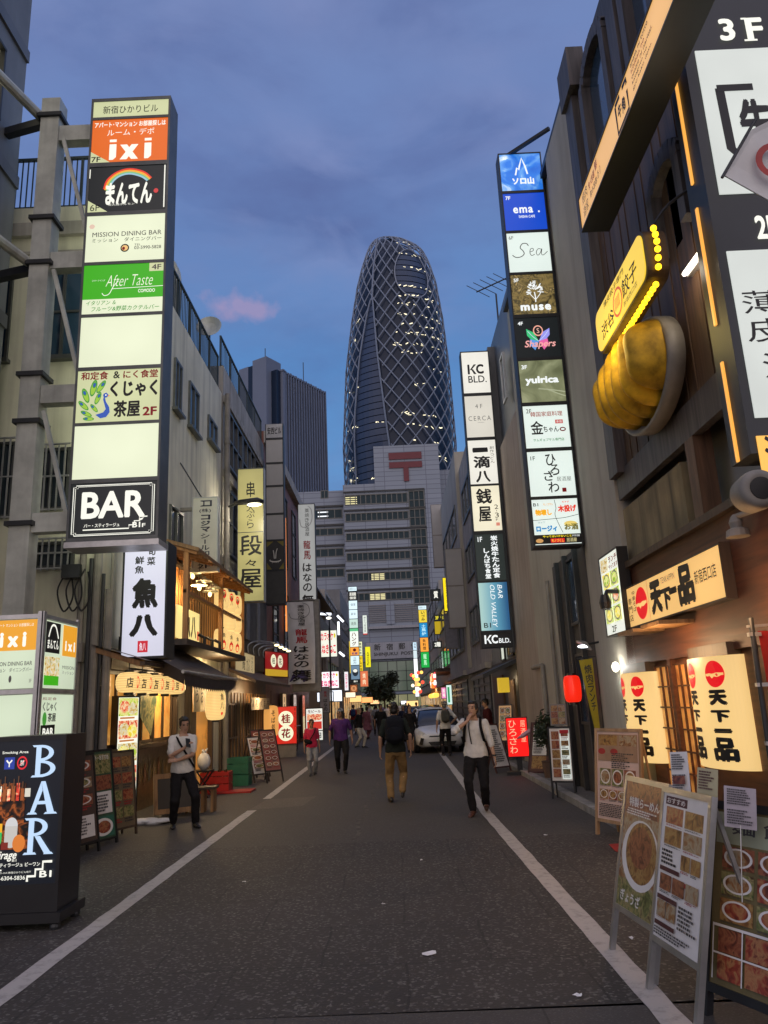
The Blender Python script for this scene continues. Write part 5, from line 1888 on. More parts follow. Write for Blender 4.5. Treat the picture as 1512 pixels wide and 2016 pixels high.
def lines(x0, x1, z0, z1, n, mt, rng, fill=.6):
    o = []
    for i in range(n):
        z = z1 - (z1 - z0) * (i + .5) / n
        t = (z1 - z0) / n * fill / 2
        x = x0
        end = x0 + (x1 - x0) * rng.uniform(.55, 1)
        while x < end:
            w = rng.uniform(.015, .06) * (1 if x1 - x0 > .3 else .6)
            o.append(Q(x, z - t, min(x + w, end), z + t, mt))
            x += w + .012
    return o


def menu_grid(seed, rows, cols, x0=.06, x1=.94, z0=.05, z1=.95, cap=.35, plate=True, foods=None, text=None):
    rng = random.Random(seed)
    o = []
    foods = foods or FOOD
    dx, dz = (x1 - x0) / cols, (z1 - z0) / rows
    for r_ in range(rows):
        for c_ in range(cols):
            xa, za_ = x0 + c_ * dx, z1 - (r_ + 1) * dz
            f = rng.choice(foods)
            o.append(Q(xa + dx * .05, za_ + dz * cap, xa + dx * .95, za_ + dz * .97, rng.choice(foods)))
            if plate:
                o.append(E(xa + dx * .5, za_ + dz * (cap + (1 - cap) * .5), dx * .40, dz * (1 - cap) * .42, PAPER))
                o.append(E(xa + dx * .5, za_ + dz * (cap + (1 - cap) * .5), dx * .33, dz * (1 - cap) * .34, f))
            if cap > .05:
                o += lines(xa + dx * .08, xa + dx * .92, za_ + dz * .04, za_ + dz * (cap - .03), 2, rng.choice([PRINT, PRINT, PRINTR]), rng)
    return o


def menu_board(name, label, base, w, h, lean, rz, z_leg, frame_mt, paper, els, group=None, rear=True, ft=.03, cat='menu board', sheet_name='poster', pole=.022):
    """leaning stand: frame with two front legs, a rear leg pair, a printed sheet"""
    r = thing(name, label, cat, base, rz, group)
    r.rotation_euler = (-lean, 0, rz)
    mb = MB()
    hh = z_leg + h
    for s in (-1, 1):
        mb.box(s * w / 2, -ft / 2, 0, s * (w / 2 - ft), ft / 2, hh, frame_mt)
    for z in (z_leg, hh - ft):
        mb.box(-w / 2 + ft, -ft / 2, z, w / 2 - ft, ft / 2, z + ft, frame_mt)
    mb.build('frame', r, world=False)
    if rear:
        for s in (-1, 1):
            mb = MB()
            a = Vector((s * (w / 2 - .04), ft / 2, hh * .96))
            L_ = hh
            b = Vector((s * (w / 2 - .04), 2.0 * math.sin(lean) * L_ * math.cos(lean) + .0, hh * .96 - L_ * .96 * math.cos(2 * lean) ** 1.0))
            mb.bar(a, b, pole, frame_mt)
            mb.build('rear_leg', r, world=False)
    o = panel(r, w - 2 * ft, h - 2 * ft, paper, els, (0, -.008, z_leg + ft), name=sheet_name, t=.014)
    return r


def lantern(name, label, c, r, h, mt, group=None, els=None, face=0.0, cat='lantern', cap=.35, rope=.2, k=2.6, ribs=11):
    t = thing(name, label, cat, (c[0], c[1], c[2] - h / 2), 0, group)
    n = 34
    prof = []

    def R_(z):
        q = abs(2 * z / h)
        return r * (cap + (1 - cap) * max(0, 1 - q ** k) ** (1 / k))

    for i in range(n + 1):
        z = -h / 2 + h * i / n
        prof.append((R_(z) * (1 - .018 * (0.5 + .5 * math.cos(2 * PI * ribs * i / n))), z))
    MB().lathe(prof, c, mt, 24).build('shade', t, smooth=True)
    for z in (h / 2, -h / 2 - .03):
        MB().lathe([(r * cap * 1.05, z - .01), (r * cap * 1.05, z + .035)], c, m_black, 16).build('cap', t)
    if rope:
        MB().tube([(c[0], c[1], c[2] + h / 2), (c[0], c[1], c[2] + h / 2 + rope)], .008, m_black, 5).build('cord', t)
    if els:
        cc = Vector(c)

        def fn(a, b, d):
            z = b - h / 2
            ang = a / r + face
            q = R_(max(-h * .499, min(h * .499, z))) + d
            return cc + Vector((math.sin(ang) * q, -math.cos(ang) * q, z))
        o = _draw0(els, 2 * r, h, t, fn, .004, 'lettering', .0004, world=True)
    return t


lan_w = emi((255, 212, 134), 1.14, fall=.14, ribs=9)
lan_y = emi((255, 200, 105), 1.25, fall=.12)
lan_r = emi((255, 42, 20), 1.0, fall=.14)
RED_L = ink(225, 40, 25)

# ================================================================== fish restaurant front (left)
m_wood1 = wood_mat('honey_timber', (.14, .07, .025), (.36, .20, .08))
m_wood2 = wood_mat('dark_post_timber', (.03, .02, .014), (.08, .05, .03))
m_mural = photo_mat('mural_wall', [(92, 74, 48), (120, 98, 64), (106, 86, 56), (80, 62, 42)], 5)
sf = thing('shopfront', 'warm lit timber restaurant front with wide windows and painted low wall', 'shopfront', (XL, 15.5, 0))
X1 = XL + .06
F = fmap('x', XL, 1)
for y in (12.42, 13.95, 16.75, 17.9, 20.05, 21.1):
    mb = MB()
    fbox(mb, F, y, .0, 0.02, y + (.33 if y < 13 else .14), .14, 2.6, m_wood2)
    mb.build('post', sf)
for nm_, a_, m_ in (('low_wall', (12.75, 0, .0, 16.75, .06, 1.08), m_mural), ('sill', (12.75, 0, 1.08, 16.75, .16, 1.16), m_wood2), ('lintel', (12.75, 0, 2.45, 21.3, .16, 2.62), m_wood2)):
    mb = MB()
    fbox(mb, F, *a_, m_)
    mb.build(nm_, sf)
warm_win = photo_mat('warm_window_glow', [(150, 92, 34), (205, 140, 60), (225, 165, 85), (120, 70, 28)], 1.3, .62)
for a, b in ((12.75, 13.95), (14.1, 15.4), (15.45, 16.74)):
    w_ = win(sf, F, a, b, 1.17, 2.44, m_wood2, warm_win, nx=2, fw=.06)
mb = MB()
for i in range(12):
    y = 13.2 + .28 * i
    q = RN.uniform(-.04, .04)
    mb.add([F(y, .07, .45 + q), F(y + .16, .07, .5 + q), F(y + .13, .07, .85 + q), F(y + .02, .07, .82 + q)], [(0, 1, 2, 3)], mat('mural_dab%d' % (i % 3), [(.16, .07, .04), (.10, .08, .06), (.2, .13, .07)][i % 3], .8))
mb.build('mural', sf)
mb = MB()
c0 = F(15.0, .085, 1.85)
mb.add([F(14.35, .085, 1.75), F(15.2, .085, 1.28), F(15.55, .085, 2.0), F(14.75, .085, 2.40)], [(0, 1, 2, 3)], photo_mat('green_poster_print', [(30, 52, 34), (48, 74, 50), (150, 140, 90), (40, 60, 42)], 5, .25))
mb.build('poster', sf)
mb = MB()
fbox(mb, F, 18.04, 0, .02, 20.05, .02, 2.45, photo_mat('lit_entrance', [(160, 100, 40), (215, 150, 70), (190, 125, 55)], 1.2, .45))
fbox(mb, F, 18.1, .02, .02, 18.75, .06, 1.7, m_wood2)
mb.build('entrance', sf)
mb = MB()
fbox(mb, F, 20.19, 0, .02, 21.1, .07, 2.45, m_cream)
mb.build('plaster_column', sf)
lamp('shop_light', sf, (-4.3, 15.6, 2.3), 95, (1, .70, .36), .15)
lamp('shop_light', sf, (-4.2, 19.3, 2.4), 80, (1, .70, .36), .15)
# noren
m_noren = mat('linen', (.45, .40, .32), .9)
nr = thing('noren_curtain', 'short white split curtain hanging over the fish restaurant door', 'curtain', (XL + .2, 19, 1.75))
for k in range(4):
    y0 = 17.95 + k * .47
    MB().box(XL + .2, y0, 1.70, XL + .215, y0 + .45, 2.38, m_noren).build('flap', nr)
    lt = MB()
    put_text(lt, lambda a, b, d: Vector((XL + .215 + d, a, b)), 'うおはち'[k], y0 + .1, 1.9, y0 + .35, 2.2, PRINT, .03, d=.004)
    lt.build('lettering', nr.children[-1])
# awning
m_awn = mat('brown_awning_cloth', (.05, .036, .03), .8, var=.2, scale=3)
aw = thing('awning', 'dark brown cloth awning with scalloped edge over the restaurant door', 'awning', (-4.2, 15.3, 2.3))
mb = MB()
n = 24
for i in range(n):
    ya, yb = 13.2 + 4.3 * i / n, 13.2 + 4.3 * (i + 1) / n
    sag = lambda y: -.06 * math.sin((y - 13.2) / 4.3 * PI)
    mb.add([(XL + .1, ya, 3.02), (XL + .1, yb, 3.02), (-3.55, yb, 2.36 + sag(yb)), (-3.55, ya, 2.36 + sag(ya))], [(0, 1, 2, 3)], m_awn)
    ym = (ya + yb) / 2
    mb.add([(-3.55, ya, 2.36 + sag(ya)), (-3.55, yb, 2.36 + sag(yb)), (-3.545, yb, 2.17 + sag(yb)), (-3.54, ym, 2.12 + sag(ym)), (-3.545, ya, 2.17 + sag(ya))], [(0, 1, 2, 3, 4)], m_awn)
for y in (13.2, 17.5):
    mb.add([(XL + .1, y, 3.02), (-3.55, y, 2.36), (-3.55, y, 2.16), (XL + .1, y, 2.75)], [(0, 1, 2, 3)], m_awn)
mb.build('cloth', aw)
MB().tube([(-3.55, 13.1, 2.37), (-3.55, 17.6, 2.37)], .03, m_alu, 10).build('front_bar', aw)
for y in (13.6, 17.2):
    MB().bar((XL + .1, y, 2.5), (-3.58, y, 2.33), .03, m_dark).build('arm', aw)
cn = thing('eave_rafters', 'timber eave rafters above the row of round paper lanterns', 'eave', (-4.4, 13.5, 2.5))
mb = MB()
for k in range(7):
    y = 12.3 + k * .5
    mb.bar((XL, y, 2.75), (-3.95, y, 2.46), .06, m_wood1, .08)
mb.bar((-3.95, 12.2, 2.48), (-3.95, 15.6, 2.48), .08, m_wood2, .06)
mb.add([(XL, 12.2, 2.82), (-3.9, 12.2, 2.53), (-3.9, 15.6, 2.53), (XL, 15.6, 2.82)], [(0, 1, 2, 3)], m_wood2)
mb.build('rafters', cn)
# row of five round lanterns
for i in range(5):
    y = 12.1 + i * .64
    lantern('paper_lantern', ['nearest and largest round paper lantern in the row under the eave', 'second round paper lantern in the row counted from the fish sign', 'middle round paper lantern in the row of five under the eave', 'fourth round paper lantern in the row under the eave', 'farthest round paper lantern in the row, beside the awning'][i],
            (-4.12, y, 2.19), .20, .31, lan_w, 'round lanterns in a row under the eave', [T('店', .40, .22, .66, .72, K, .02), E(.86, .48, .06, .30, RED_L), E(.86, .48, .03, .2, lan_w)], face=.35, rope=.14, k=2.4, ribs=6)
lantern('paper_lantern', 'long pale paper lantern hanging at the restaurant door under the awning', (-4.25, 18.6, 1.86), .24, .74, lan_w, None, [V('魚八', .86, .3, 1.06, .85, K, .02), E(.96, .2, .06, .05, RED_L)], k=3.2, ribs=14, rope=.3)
# upper open gallery with lamps and lanterns
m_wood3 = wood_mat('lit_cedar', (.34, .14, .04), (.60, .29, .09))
ga = thing('lit_gallery', 'glowing timber upper gallery with bulbs and lanterns over the awning', 'gallery', (XL, 19.5, 3.1))
mb = MB()
F = fmap('x', XL, 1)
fbox(mb, F, 16.5, .02, 3.1, 22.0 - .7, .05, 4.95, m_wood3)
for k in range(20):
    fbox(mb, F, 16.5 + k * .24, .05, 3.1, 16.52 + k * .24, .062, 4.95, m_wood2)
mb.build('back_wall', ga)
mb = MB()
mb.box(XL, 15.2, 3.0, XL + .75, 21.3, 3.12, m_wood2)
mb.build('floor', ga)
mb = MB()
mb.add([(XL, 15.2, 5.25), (XL + .95, 15.2, 4.95), (XL + .95, 21.35, 4.95), (XL, 21.35, 5.25), (XL, 15.2, 5.17), (XL + .95, 15.2, 4.87), (XL + .95, 21.35, 4.87), (XL, 21.35, 5.17)], [(0, 1, 2, 3), (7, 6, 5, 4), (0, 4, 5, 1), (1, 5, 6, 2), (2, 6, 7, 3)], m_wood1)
for k in range(14):
    mb.bar((XL, 15.3 + k * .45, 5.13), (XL + .9, 15.3 + k * .45, 4.85), .05, m_wood3, .06)
mb.build('roof', ga)
for y in (15.3, 18.5, 21.2):
    MB().box(XL + .62, y, 3.12, XL + .72, y + .1, 4.9, m_wood3).build('post', ga)
MB().box(XL + .61, 15.3, 4.05, XL + .69, 21.2, 4.12, m_wood3).build('rail', ga)
pn = panel(ga, 2.0, .72, emi((255, 232, 150), 1.0, fall=.1), [T('魚', .30, .12, .58, .95, K, .06, 0, .03), T('八', .60, .12, .84, .85, K, .06, 0, .03), Q(.88, .1, .97, .4, ink(190, 50, 40))], (0, 0, 0), name='sign_panel')
pn.rotation_euler = (0, 0, rad(90))
pn.location = Vector((XL + .15, 17.55, 3.28)) - parent_origin(ga)
for k in range(3):
    MB().tube([(XL + .75, 16.6 + k * .75, 3.1), (XL + .75, 16.6 + k * .75, 3.25), (XL + .62, 16.62 + k * .75, 3.32)], .035, m_black, 8).build('spotlight', ga)
for k, (y, z) in enumerate([(16.3, 4.62), (17.3, 4.60), (18.2, 4.58), (16.9, 4.45), (17.9, 4.45)]):
    b = thing('pendant_lamp', 'bare bulb under a white dish shade in the upper gallery', 'lamp', (XL + .55, y, z), 0, 'dish shaded bulbs in the gallery')
    MB().lathe([(.03, .10), (.06, .06), (.19, .0), (.185, -.012), (.05, .03)], (XL + .55, y, z), mat('enamel', (.7, .66, .55), .4), 18).build('shade', b)
    MB().ell((XL + .55, y, z - .07), (.045, .045, .06), emi((255, 225, 150), 4.0)).build('bulb', b)
    MB().tube([(XL + .55, y, z + .1), (XL + .55, y, 5.0)], .006, m_black, 5).build('cord', b)
lamp('gallery_light', ga, (XL + .45, 17.0, 4.4), 60, (1, .68, .32), .12)
lamp('gallery_light', ga, (XL + .45, 19.6, 4.4), 60, (1, .68, .32), .12)
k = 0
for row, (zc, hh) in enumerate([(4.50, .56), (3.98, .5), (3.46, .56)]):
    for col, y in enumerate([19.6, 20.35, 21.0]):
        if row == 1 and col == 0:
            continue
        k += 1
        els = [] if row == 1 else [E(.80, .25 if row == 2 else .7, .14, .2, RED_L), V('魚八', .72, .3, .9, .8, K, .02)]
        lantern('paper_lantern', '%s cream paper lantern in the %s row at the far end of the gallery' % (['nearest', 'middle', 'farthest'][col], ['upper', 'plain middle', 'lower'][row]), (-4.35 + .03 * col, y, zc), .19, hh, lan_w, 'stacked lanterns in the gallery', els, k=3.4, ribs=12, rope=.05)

# lit food panel, litter bag beside it
w_, h_ = .62, 1.92
fe = []
for i, f in enumerate([0, 1, 2, 1, 3]):
    z1_ = 1 - i * .2
    fe += [Q(.04, z1_ - .165, .96, z1_ - .005, FOODL[f])] + [E(.3 + .4 * q, z1_ - .08 - .02 * q, .24, .055, FOODL[(f + q + 1) % 4]) for q in (0, 1)]
    fe += [Q(.1, z1_ - .19, .8, z1_ - .175, ink(190, 120, 60))]
fs_ = lightbox('food_sign', 'narrow bright backlit panel of food pictures at the cream building corner', 'sign', (-4.58, 13.45, .10), w_, h_, .10, [(.03, h_ - .03, emi((240, 240, 225), 1.1), fe)], m_black, rz=rad(72), bez=.03)
bg_ = thing('rubbish_bag', 'crumpled pale plastic sheet lying under the lit food panel', 'bag', (-4.15, 13.0, 0))
mb = MB()
for i in range(5):
    mb.ell((-4.25 + i * .11, 13.0 - .05 * (i % 2), .025 + .012 * (i % 3)), (.16, .20 - .05 * (i % 2), .035 + .02 * (i % 2)), m_cloth, 10, 6)
o = mb.build('bag', bg_, smooth=True)
# dark menu stands on the left kerb
menu_board('menu_board', 'worn dark menu board nearest the black BAR stand', (-4.02, 10.35, 0), .62, 1.12, rad(8), rad(72), .12, m_black, mat('brown_board', (.07, .045, .035), .6), menu_grid(3, 3, 1, z0=.35) + [Q(.1, .05, .9, .3, PAPER)] + lines(.15, .85, .08, .28, 6, PRINT, random.Random(4)), 'menu boards by the cream wall')
menu_board('menu_board', 'green menu board with white price sheet and a plate picture at its foot', (-4.02, 11.0, 0), .60, 1.20, rad(8), rad(70), .06, m_black, mat('green_board', (.04, .09, .05), .5), [Q(.05, .74, .95, .97, FOOD[2]), T('クリフト・おすすめ', .12, .9, .9, .96, PAPER, .02), Q(.05, .55, .95, .72, FOOD[1]), Q(.08, .28, .92, .53, PAPER), Q(.05, .02, .95, .25, mat('teal_board', (.03, .14, .09), .5)), E(.55, .13, .36, .10, PAPER), E(.58, .13, .24, .07, FOOD[4])] + lines(.15, .85, .30, .5, 6, PRINT, random.Random(6)), 'menu boards by the cream wall')
menu_board('menu_board', 'taller framed menu board right of the green one by the cream wall', (-4.0, 11.75, 0), .56, 1.10, rad(6), rad(66), .10, m_wood2, mat('faded_board', (.16, .12, .07), .6), menu_grid(9, 4, 2, plate=False), 'menu boards by the cream wall')

# ------------------------------------------------------------------ directory light box and BAR stand at the front left
dbx = thing('corner_directory', 'square pale lit directory box with small shop signs behind the BAR stand', 'sign', (-4.7, 8.75, 0))
XD, YD = -3.98, 8.72
mb = MB()
mb.box(XD - .66, YD + .015, .0, XD - .015, YD + 1.0, 2.86, m_steel)
mb.build('case', dbx)
mb = MB()
for x in (XD - .66, XD - .06):
    mb.box(x, YD - .012, 0, x + .06, YD + .015, 2.9, m_alu)
mb.box(XD - .015, YD - .012, 0, XD + .012, YD + .06, 2.9, m_alu)
mb.box(XD - .015, YD + .95, 0, XD + .012, YD + 1.0, 2.9, m_alu)
for z in (1.36, 1.98, 2.82):
    mb.box(XD - .60, YD - .01, z, XD - .06, YD + .015, z + .05, m_alu)
    mb.box(XD - .015, YD + .06, z, XD + .01, YD + .95, z + .05, m_alu)
mb.build('frame', dbx)
dbl = emi((222, 236, 206), .92, fall=.12)
gold = emi((232, 160, 40), .95)
ixi = lambda x0, z0, x1, z1, c: [T('i x i', x0, z0, x1, z1, c, .06)]


def dface(name, rz, a, zlo, zhi, w, els):
    q = panel(dbx, w, zhi - zlo, dbl, els, (0, 0, 0), name=name, t=.012)
    q.rotation_euler = (0, 0, rz)
    q.location = Vector(a) + Vector((0, 0, zlo)) - parent_origin(dbx)


dface('front_panel', 0, (XD - .33, YD, 0), 2.04, 2.81, .54, [Q(0, .55, 1, 1, gold), T('アパート マンション お部屋探しは', .1, .90, .92, .95, W_)] + ixi(.22, .60, .78, .82, W_) + [T('MISSION DINING BAR', .06, .33, .94, .39, KG, .01), T('ミッション　ダイニングバー', .06, .24, .94, .30, K), E(.5, .14, .03, .05, KG), T('5F', .9, .08, .95, .13, KG)])
dface('front_panel', 0, (XD - .33, YD, 0), 1.42, 1.97, .54, [])
dface('front_panel', 0, (XD - .33, YD, 0), .05, 1.35, .54, [])
r90 = rad(90)
dface('side_panel', r90, (XD, YD + .505, 0), 2.04, 2.81, .88, [Q(.02, .52, .46, .98, K), T('まんてん', .08, .58, .42, .72, W_, .03), L([(.1, .75), (.18, .92), (.3, .92), (.4, .75)], .025, W_), Q(.54, .50, 1, .98, gold)] + ixi(.62, .58, .95, .74, W_) + [Q(.02, .16, .46, .46, FOODL[2]), Q(.02, .04, .46, .18, grn), T('MISSION', .56, .3, .95, .35, KG), T('ミッション', .56, .22, .95, .27, KG)])
dface('side_panel', r90, (XD, YD + .505, 0), 1.42, 1.97, .88, [T('和定食', .04, .88, .46, .94, KR), T('くじゃく', .06, .66, .46, .84, K, .03), T('茶屋', .22, .44, .46, .62, K, .03), E(.12, .5, .06, .14, kuja_green), Q(.02, .02, .44, .38, K), T('BAR', .08, .16, .40, .32, W_, .04)])
dface('side_panel', r90, (XD, YD + .505, 0), .05, 1.35, .88, [])

p0, p1 = at(0, 1600, y=6.95), at(118, 1600, y=6.95)
BX1 = p1.x + .03
BXC = BX1 - .33
bz = (zz(60, 1740, 6.95), zz(60, 1458, 6.95))
brn = photo_mat('lit_bottles_print', [(8, 10, 14), (18, 16, 16), (70, 36, 16), (170, 90, 40), (20, 18, 18)], 12, .5)
bl_w = emi((188, 214, 242), 1.0)
nav = emi((14, 20, 30), .8, sample=False)


def serif(x0, x1, z0, z1, ch, c):
    """a broad serifed capital"""
    w, h = x1 - x0, z1 - z0
    U = lambda pts: P([(x0 + a * w, z0 + b * h) for a, b in pts], c)
    o = []
    if ch == 'A':
        o = [U([(.10, .03), (.24, .03), (.50, .72), (.44, 1.0)]), U([(.44, 1.0), (.58, 1.0), (.94, .03), (.70, .03)]), U([(.26, .30), (.72, .30), (.70, .40), (.30, .40)]), U([(0, 0), (.36, 0), (.30, .06), (.06, .06)]), U([(.58, 0), (1.04, 0), (.98, .06), (.64, .06)])]
    else:
        o = [U([(.16, .02), (.36, .02), (.36, .98), (.16, .98)]), U([(0, 0), (.5, 0), (.44, .06), (.06, .06)]), U([(.0, 1), (.4, 1), (.4, .94), (.06, .94)])]
        ring = lambda cz, rx, rz, t: [U([(.36 + (rx) * math.cos(a), cz + rz * math.sin(a)) for a in (q, q2)] + [(.36 + (rx - t) * math.cos(a), cz + (rz - .08) * math.sin(a)) for a in (q2, q)]) for q, q2 in [(-PI / 2 + PI * i / 12, -PI / 2 + PI * (i + 1) / 12) for i in range(12)]]
        o += ring(.75, .50, .25, .19)
        if ch == 'B':
            o += ring(.26, .60, .26, .20)
        else:
            o += [U([(.40, .50), (.60, .50), (1.06, .0), (.80, .0)]), U([(.76, 0), (1.12, 0), (1.04, .06), (.8, .06)])]
    return o


lx, rx_ = .52, .90
bel = [T('Smoking Area', .12, .905, .50, .93, W_, .01), Q(.16, .80, .31, .885, ink(40, 60, 150)), L([(.19, .865), (.23, .845), (.27, .865)], .012, W_), Q(.225, .815, .24, .85, W_), E(.42, .842, .075, .048, ink(220, 40, 50)), E(.42, .842, .058, .036, nav), L([(.38, .825), (.46, .86)], .012, ink(220, 40, 50)), T('禁', .39, .822, .45, .862, W_),
       Q(.02, .24, .50, .70, brn), Q(.02, .24, .62, .42, brn)]
for i in range(7):
    x = .04 + i * .065
    bel += [Q(x, .575, x + .045, .66 + .02 * (i % 3), FOODL[1] if i % 2 else ink(150, 80, 40)), Q(x + .015, .66, x + .03, .71 + .02 * (i % 3), ink(90, 60, 40))]
bel += [Q(.49, .60, .57, .66, ink(210, 205, 190)), Q(.10, .36, .20, .42, ink(235, 170, 40)), Q(.10, .30, .20, .36, ink(60, 180, 90)), E(.15, .30, .05, .03, ink(60, 180, 90)), E(.33, .40, .09, .06, ink(200, 200, 200)), Q(.24, .30, .42, .40, ink(190, 186, 180)), E(.33, .30, .09, .05, ink(190, 186, 180)), Q(.05, .24, .18, .29, ink(170, 50, 30)), Q(.2, .24, .3, .29, ink(120, 40, 30)), E(.45, .28, .09, .06, ink(210, 120, 50))]
bel += serif(.56, .93, .735, .965, 'B', bl_w) + serif(.54, .96, .475, .705, 'A', bl_w) + serif(.52, .91, .20, .45, 'R', bl_w)
bel += [T("'sTirage", .05, .16, .44, .235, W_, .02, .3), T('B1', .38, .158, .44, .175, W_), T('バー スティラージュ ビーワン', .02, .122, .78, .15, W_, .02), Q(.03, .098, .24, .108, W_), T('新宿区西新宿1-14-5 新宿ひかりビル地下', .02, .078, .66, .092, W_), T('TEL.', .02, .035, .13, .052, W_), T('03-6304-5836', .14, .035, .58, .062, W_, .01),
        L([(.61, .02), (.61, .055), (.72, .055), (.72, .10), (.82, .10), (.82, .15), (.95, .15)], .02, W_, False), T('B1', .78, .045, .95, .09, W_, .03)]
bh = bz[1] - .14 + .04
lightbox('bar_stand', 'black standing light sign with BAR in pale blue capitals and bottles', 'sign', (BXC, 6.95, .14), .66, bh, .42,
         [(bz[0] - .14, bz[1] - .14, nav, bel)], m_black, bez=.03)
bs_ = [o for o in bpy.data.objects if o.name == 'bar_stand'][0]
MB().box(-.37, -.06, -.08, .37, .48, -.002, m_black).build('base', bs_, world=False)
for sx in (-.3, .3):
    for sy_ in (0.0, .40):
        MB().lathe([(.03, -.02), (.045, 0), (.045, .03), (.03, .05)], (sx, sy_, -.115), m_dark, 12, Matrix.Rotation(rad(90), 3, 'Y')).build('caster', bs_, world=False)

# ------------------------------------------------------------------ things in front of the fish restaurant
m_red = mat('red_plastic', (.35, .02, .015), .4)
m_green = mat('green_plastic', (.02, .14, .075), .45)
cbx = thing('chalkboard', 'small wooden framed chalkboard propped behind the leaning man', 'chalkboard', (-3.72, 13.55, 0))
mb = MB()
X_ = Matrix.Translation((-3.72, 13.5, 0)) @ Matrix.Rotation(rad(30), 4, 'Z')
X2 = X_ @ Matrix.Rotation(rad(-10), 4, 'X')
for a in ((-.36, 0, .08, -.30, .04, .72), (.30, 0, .08, .36, .04, .72), (-.30, 0, .08, .30, .04, .16), (-.30, 0, .64, .30, .04, .72)):
    mb.box(*a, m_wood1, X2)
mb.build('frame', cbx)
MB().box(-.30, .012, .16, .30, .03, .64, m_black, X2).build('slate', cbx)
MB().bar(X_ @ Vector((.3, .12, .7)), X_ @ Vector((.3, .5, 0)), .04, m_wood1).build('leg', cbx)
bn = thing('bench', 'low wooden slatted bench half hidden behind the leaning man', 'bench', (-3.55, 14.3, 0))
MB().box(-4.1, 14.0, .38, -3.2, 14.35, .42, m_wood2).build('seat', bn)
for x in (-4.05, -3.85, -3.65, -3.45, -3.28):
    MB().box(x, 14.05, 0, x + .05, 14.3, .38, m_wood1).build('leg', bn)
st = thing('folding_stool', 'black folding stool with white plastic bag beside the red crate', 'stool', (-4.0, 16.6, 0))
for s in (-.2, .2):
    MB().bar((-4.2, 16.5 + s, 0), (-3.85, 16.5 + s, .5), .03, m_black).build('leg', st)
    MB().bar((-3.85, 16.5 + s, 0), (-4.2, 16.5 + s, .5), .028, m_black, .026).build('leg', st)
MB().box(-4.22, 16.28, .5, -3.83, 16.72, .53, m_black).build('seat', st)
pbg = thing('plastic_bag', 'knotted white plastic bag standing on the folding stool', 'bag', (-4.0, 16.5, .53))
mb = MB()
mb.ell((-4.0, 16.5, .70), (.14, .13, .18), m_cloth, 12, 8)
mb.tube([(-4.0, 16.5, .85), (-4.03, 16.5, .95)], [.05, .01], m_cloth, 6)
mb.tube([(-4.0, 16.5, .85), (-3.93, 16.5, .96)], [.04, .01], m_cloth, 6)
mb.build('bag', pbg, smooth=True)


def crate(name, label, x0, y0, z0, w, d, h, mt, group=None):
    t = thing(name, label, 'crate', (x0 + w / 2, y0 + d / 2, z0), 0, group)
    mb = MB()
    mb.box(x0, y0, z0, x0 + w, y0 + d, z0 + .03, mt)
    for k in range(5):
        za = z0 + .03 + k * (h - .03) / 5
        zb = za + (h - .03) / 5 * (.8 if k in (1, 3) else 1)
        mb.box(x0, y0, za, x0 + .02, y0 + d, zb, mt)
        mb.box(x0 + w - .02, y0, za, x0 + w, y0 + d, zb, mt)
        mb.box(x0 + .02, y0, za, x0 + w - .02, y0 + .02, zb, mt)
        mb.box(x0 + .02, y0 + d - .02, za, x0 + w - .02, y0 + d, zb, mt)
    mb.build('shell', t)
    return t


c1 = crate('bottle_crate', 'red plastic bottle crate before the restaurant column', -4.25, 17.2, .0, .62, .42, .42, m_red)
for i in range(4):
    for j in range(2):
        tag(MB().lathe([(.03, .05), (.035, .06), (.035, .32), (.015, .40), (.015, .46)], (-4.16 + i * .14, 17.32 + j * .16, 0), mat('bottle_glass', (.05, .03, .015), .15), 10).build('bottle'), 'dark glass bottle standing in the red crate', 'bottle', 'bottles in the red crate')
crate('plastic_crate', 'tall green plastic crate right of the red one', -3.95, 18.5, 0, .50, .5, .62, m_green)
mt_r = thing('red_mat', 'flat red tray lying on the ground before the crates', 'mat', (-3.7, 17.4, .0))
MB().box(-4.0, 16.9, .006, -3.1, 17.5, .035, m_red).build('tray', mt_r)

sc2 = thing('security_camera', 'white security camera clamped to the tall downpipe above the awning', 'camera', (XL + .3, 21.4, 4.2))
MB().tube([(XL + .2, 21.45, 4.3), (XL + .4, 21.4, 4.3), (XL + .45, 21.38, 4.2)], .025, m_alu, 8).build('arm', sc2)
MB().bar((XL + .38, 21.45, 4.2), (XL + .66, 21.25, 4.08), .10, m_wplas, .12).build('housing', sc2)
MB().bar((XL + .64, 21.27, 4.09), (XL + .68, 21.24, 4.075), .07, m_black, .08).build('lens', sc2)
# ------------------------------------------------------------------ second shop (left)
sf2 = thing('shopfront', 'timber noodle shop front with brown eave past the tall downpipe', 'shopfront', (XL, 26, 0))
F = fmap('x', XL, 1)
mb = MB()
fbox(mb, F, 21.7, 0, 0, 28.9, .05, 2.6, m_slat)
for k in range(16):
    fbox(mb, F, 21.8 + k * .46, .05, .3, 21.86 + k * .46, .08, 2.2, m_wood1)
mb.build('wall', sf2)
for a, b in ((22.2, 23.5), (25.0, 26.6)):
    win(sf2, F, a, b, .9, 1.9, m_wood2, photo_mat('dim_window_glow', [(90, 50, 20), (150, 95, 40), (200, 150, 80), (60, 36, 16)], 2.5, .5), nx=4, dep=.1)
mb = MB()
mb.add([(XL, 21.7, 2.95), (XL + .95, 21.7, 2.5), (XL + .95, 28.95, 2.5), (XL, 28.95, 2.95), (XL, 21.7, 2.86), (XL + .95, 21.7, 2.42), (XL + .95, 28.95, 2.42), (XL, 28.95, 2.86)], [(0, 1, 2, 3), (7, 6, 5, 4), (0, 4, 5, 1), (1, 5, 6, 2), (2, 6, 7, 3)], mat('brown_metal_eave', (.10, .055, .03), .6, var=.2))
mb.build('eave', sf2)
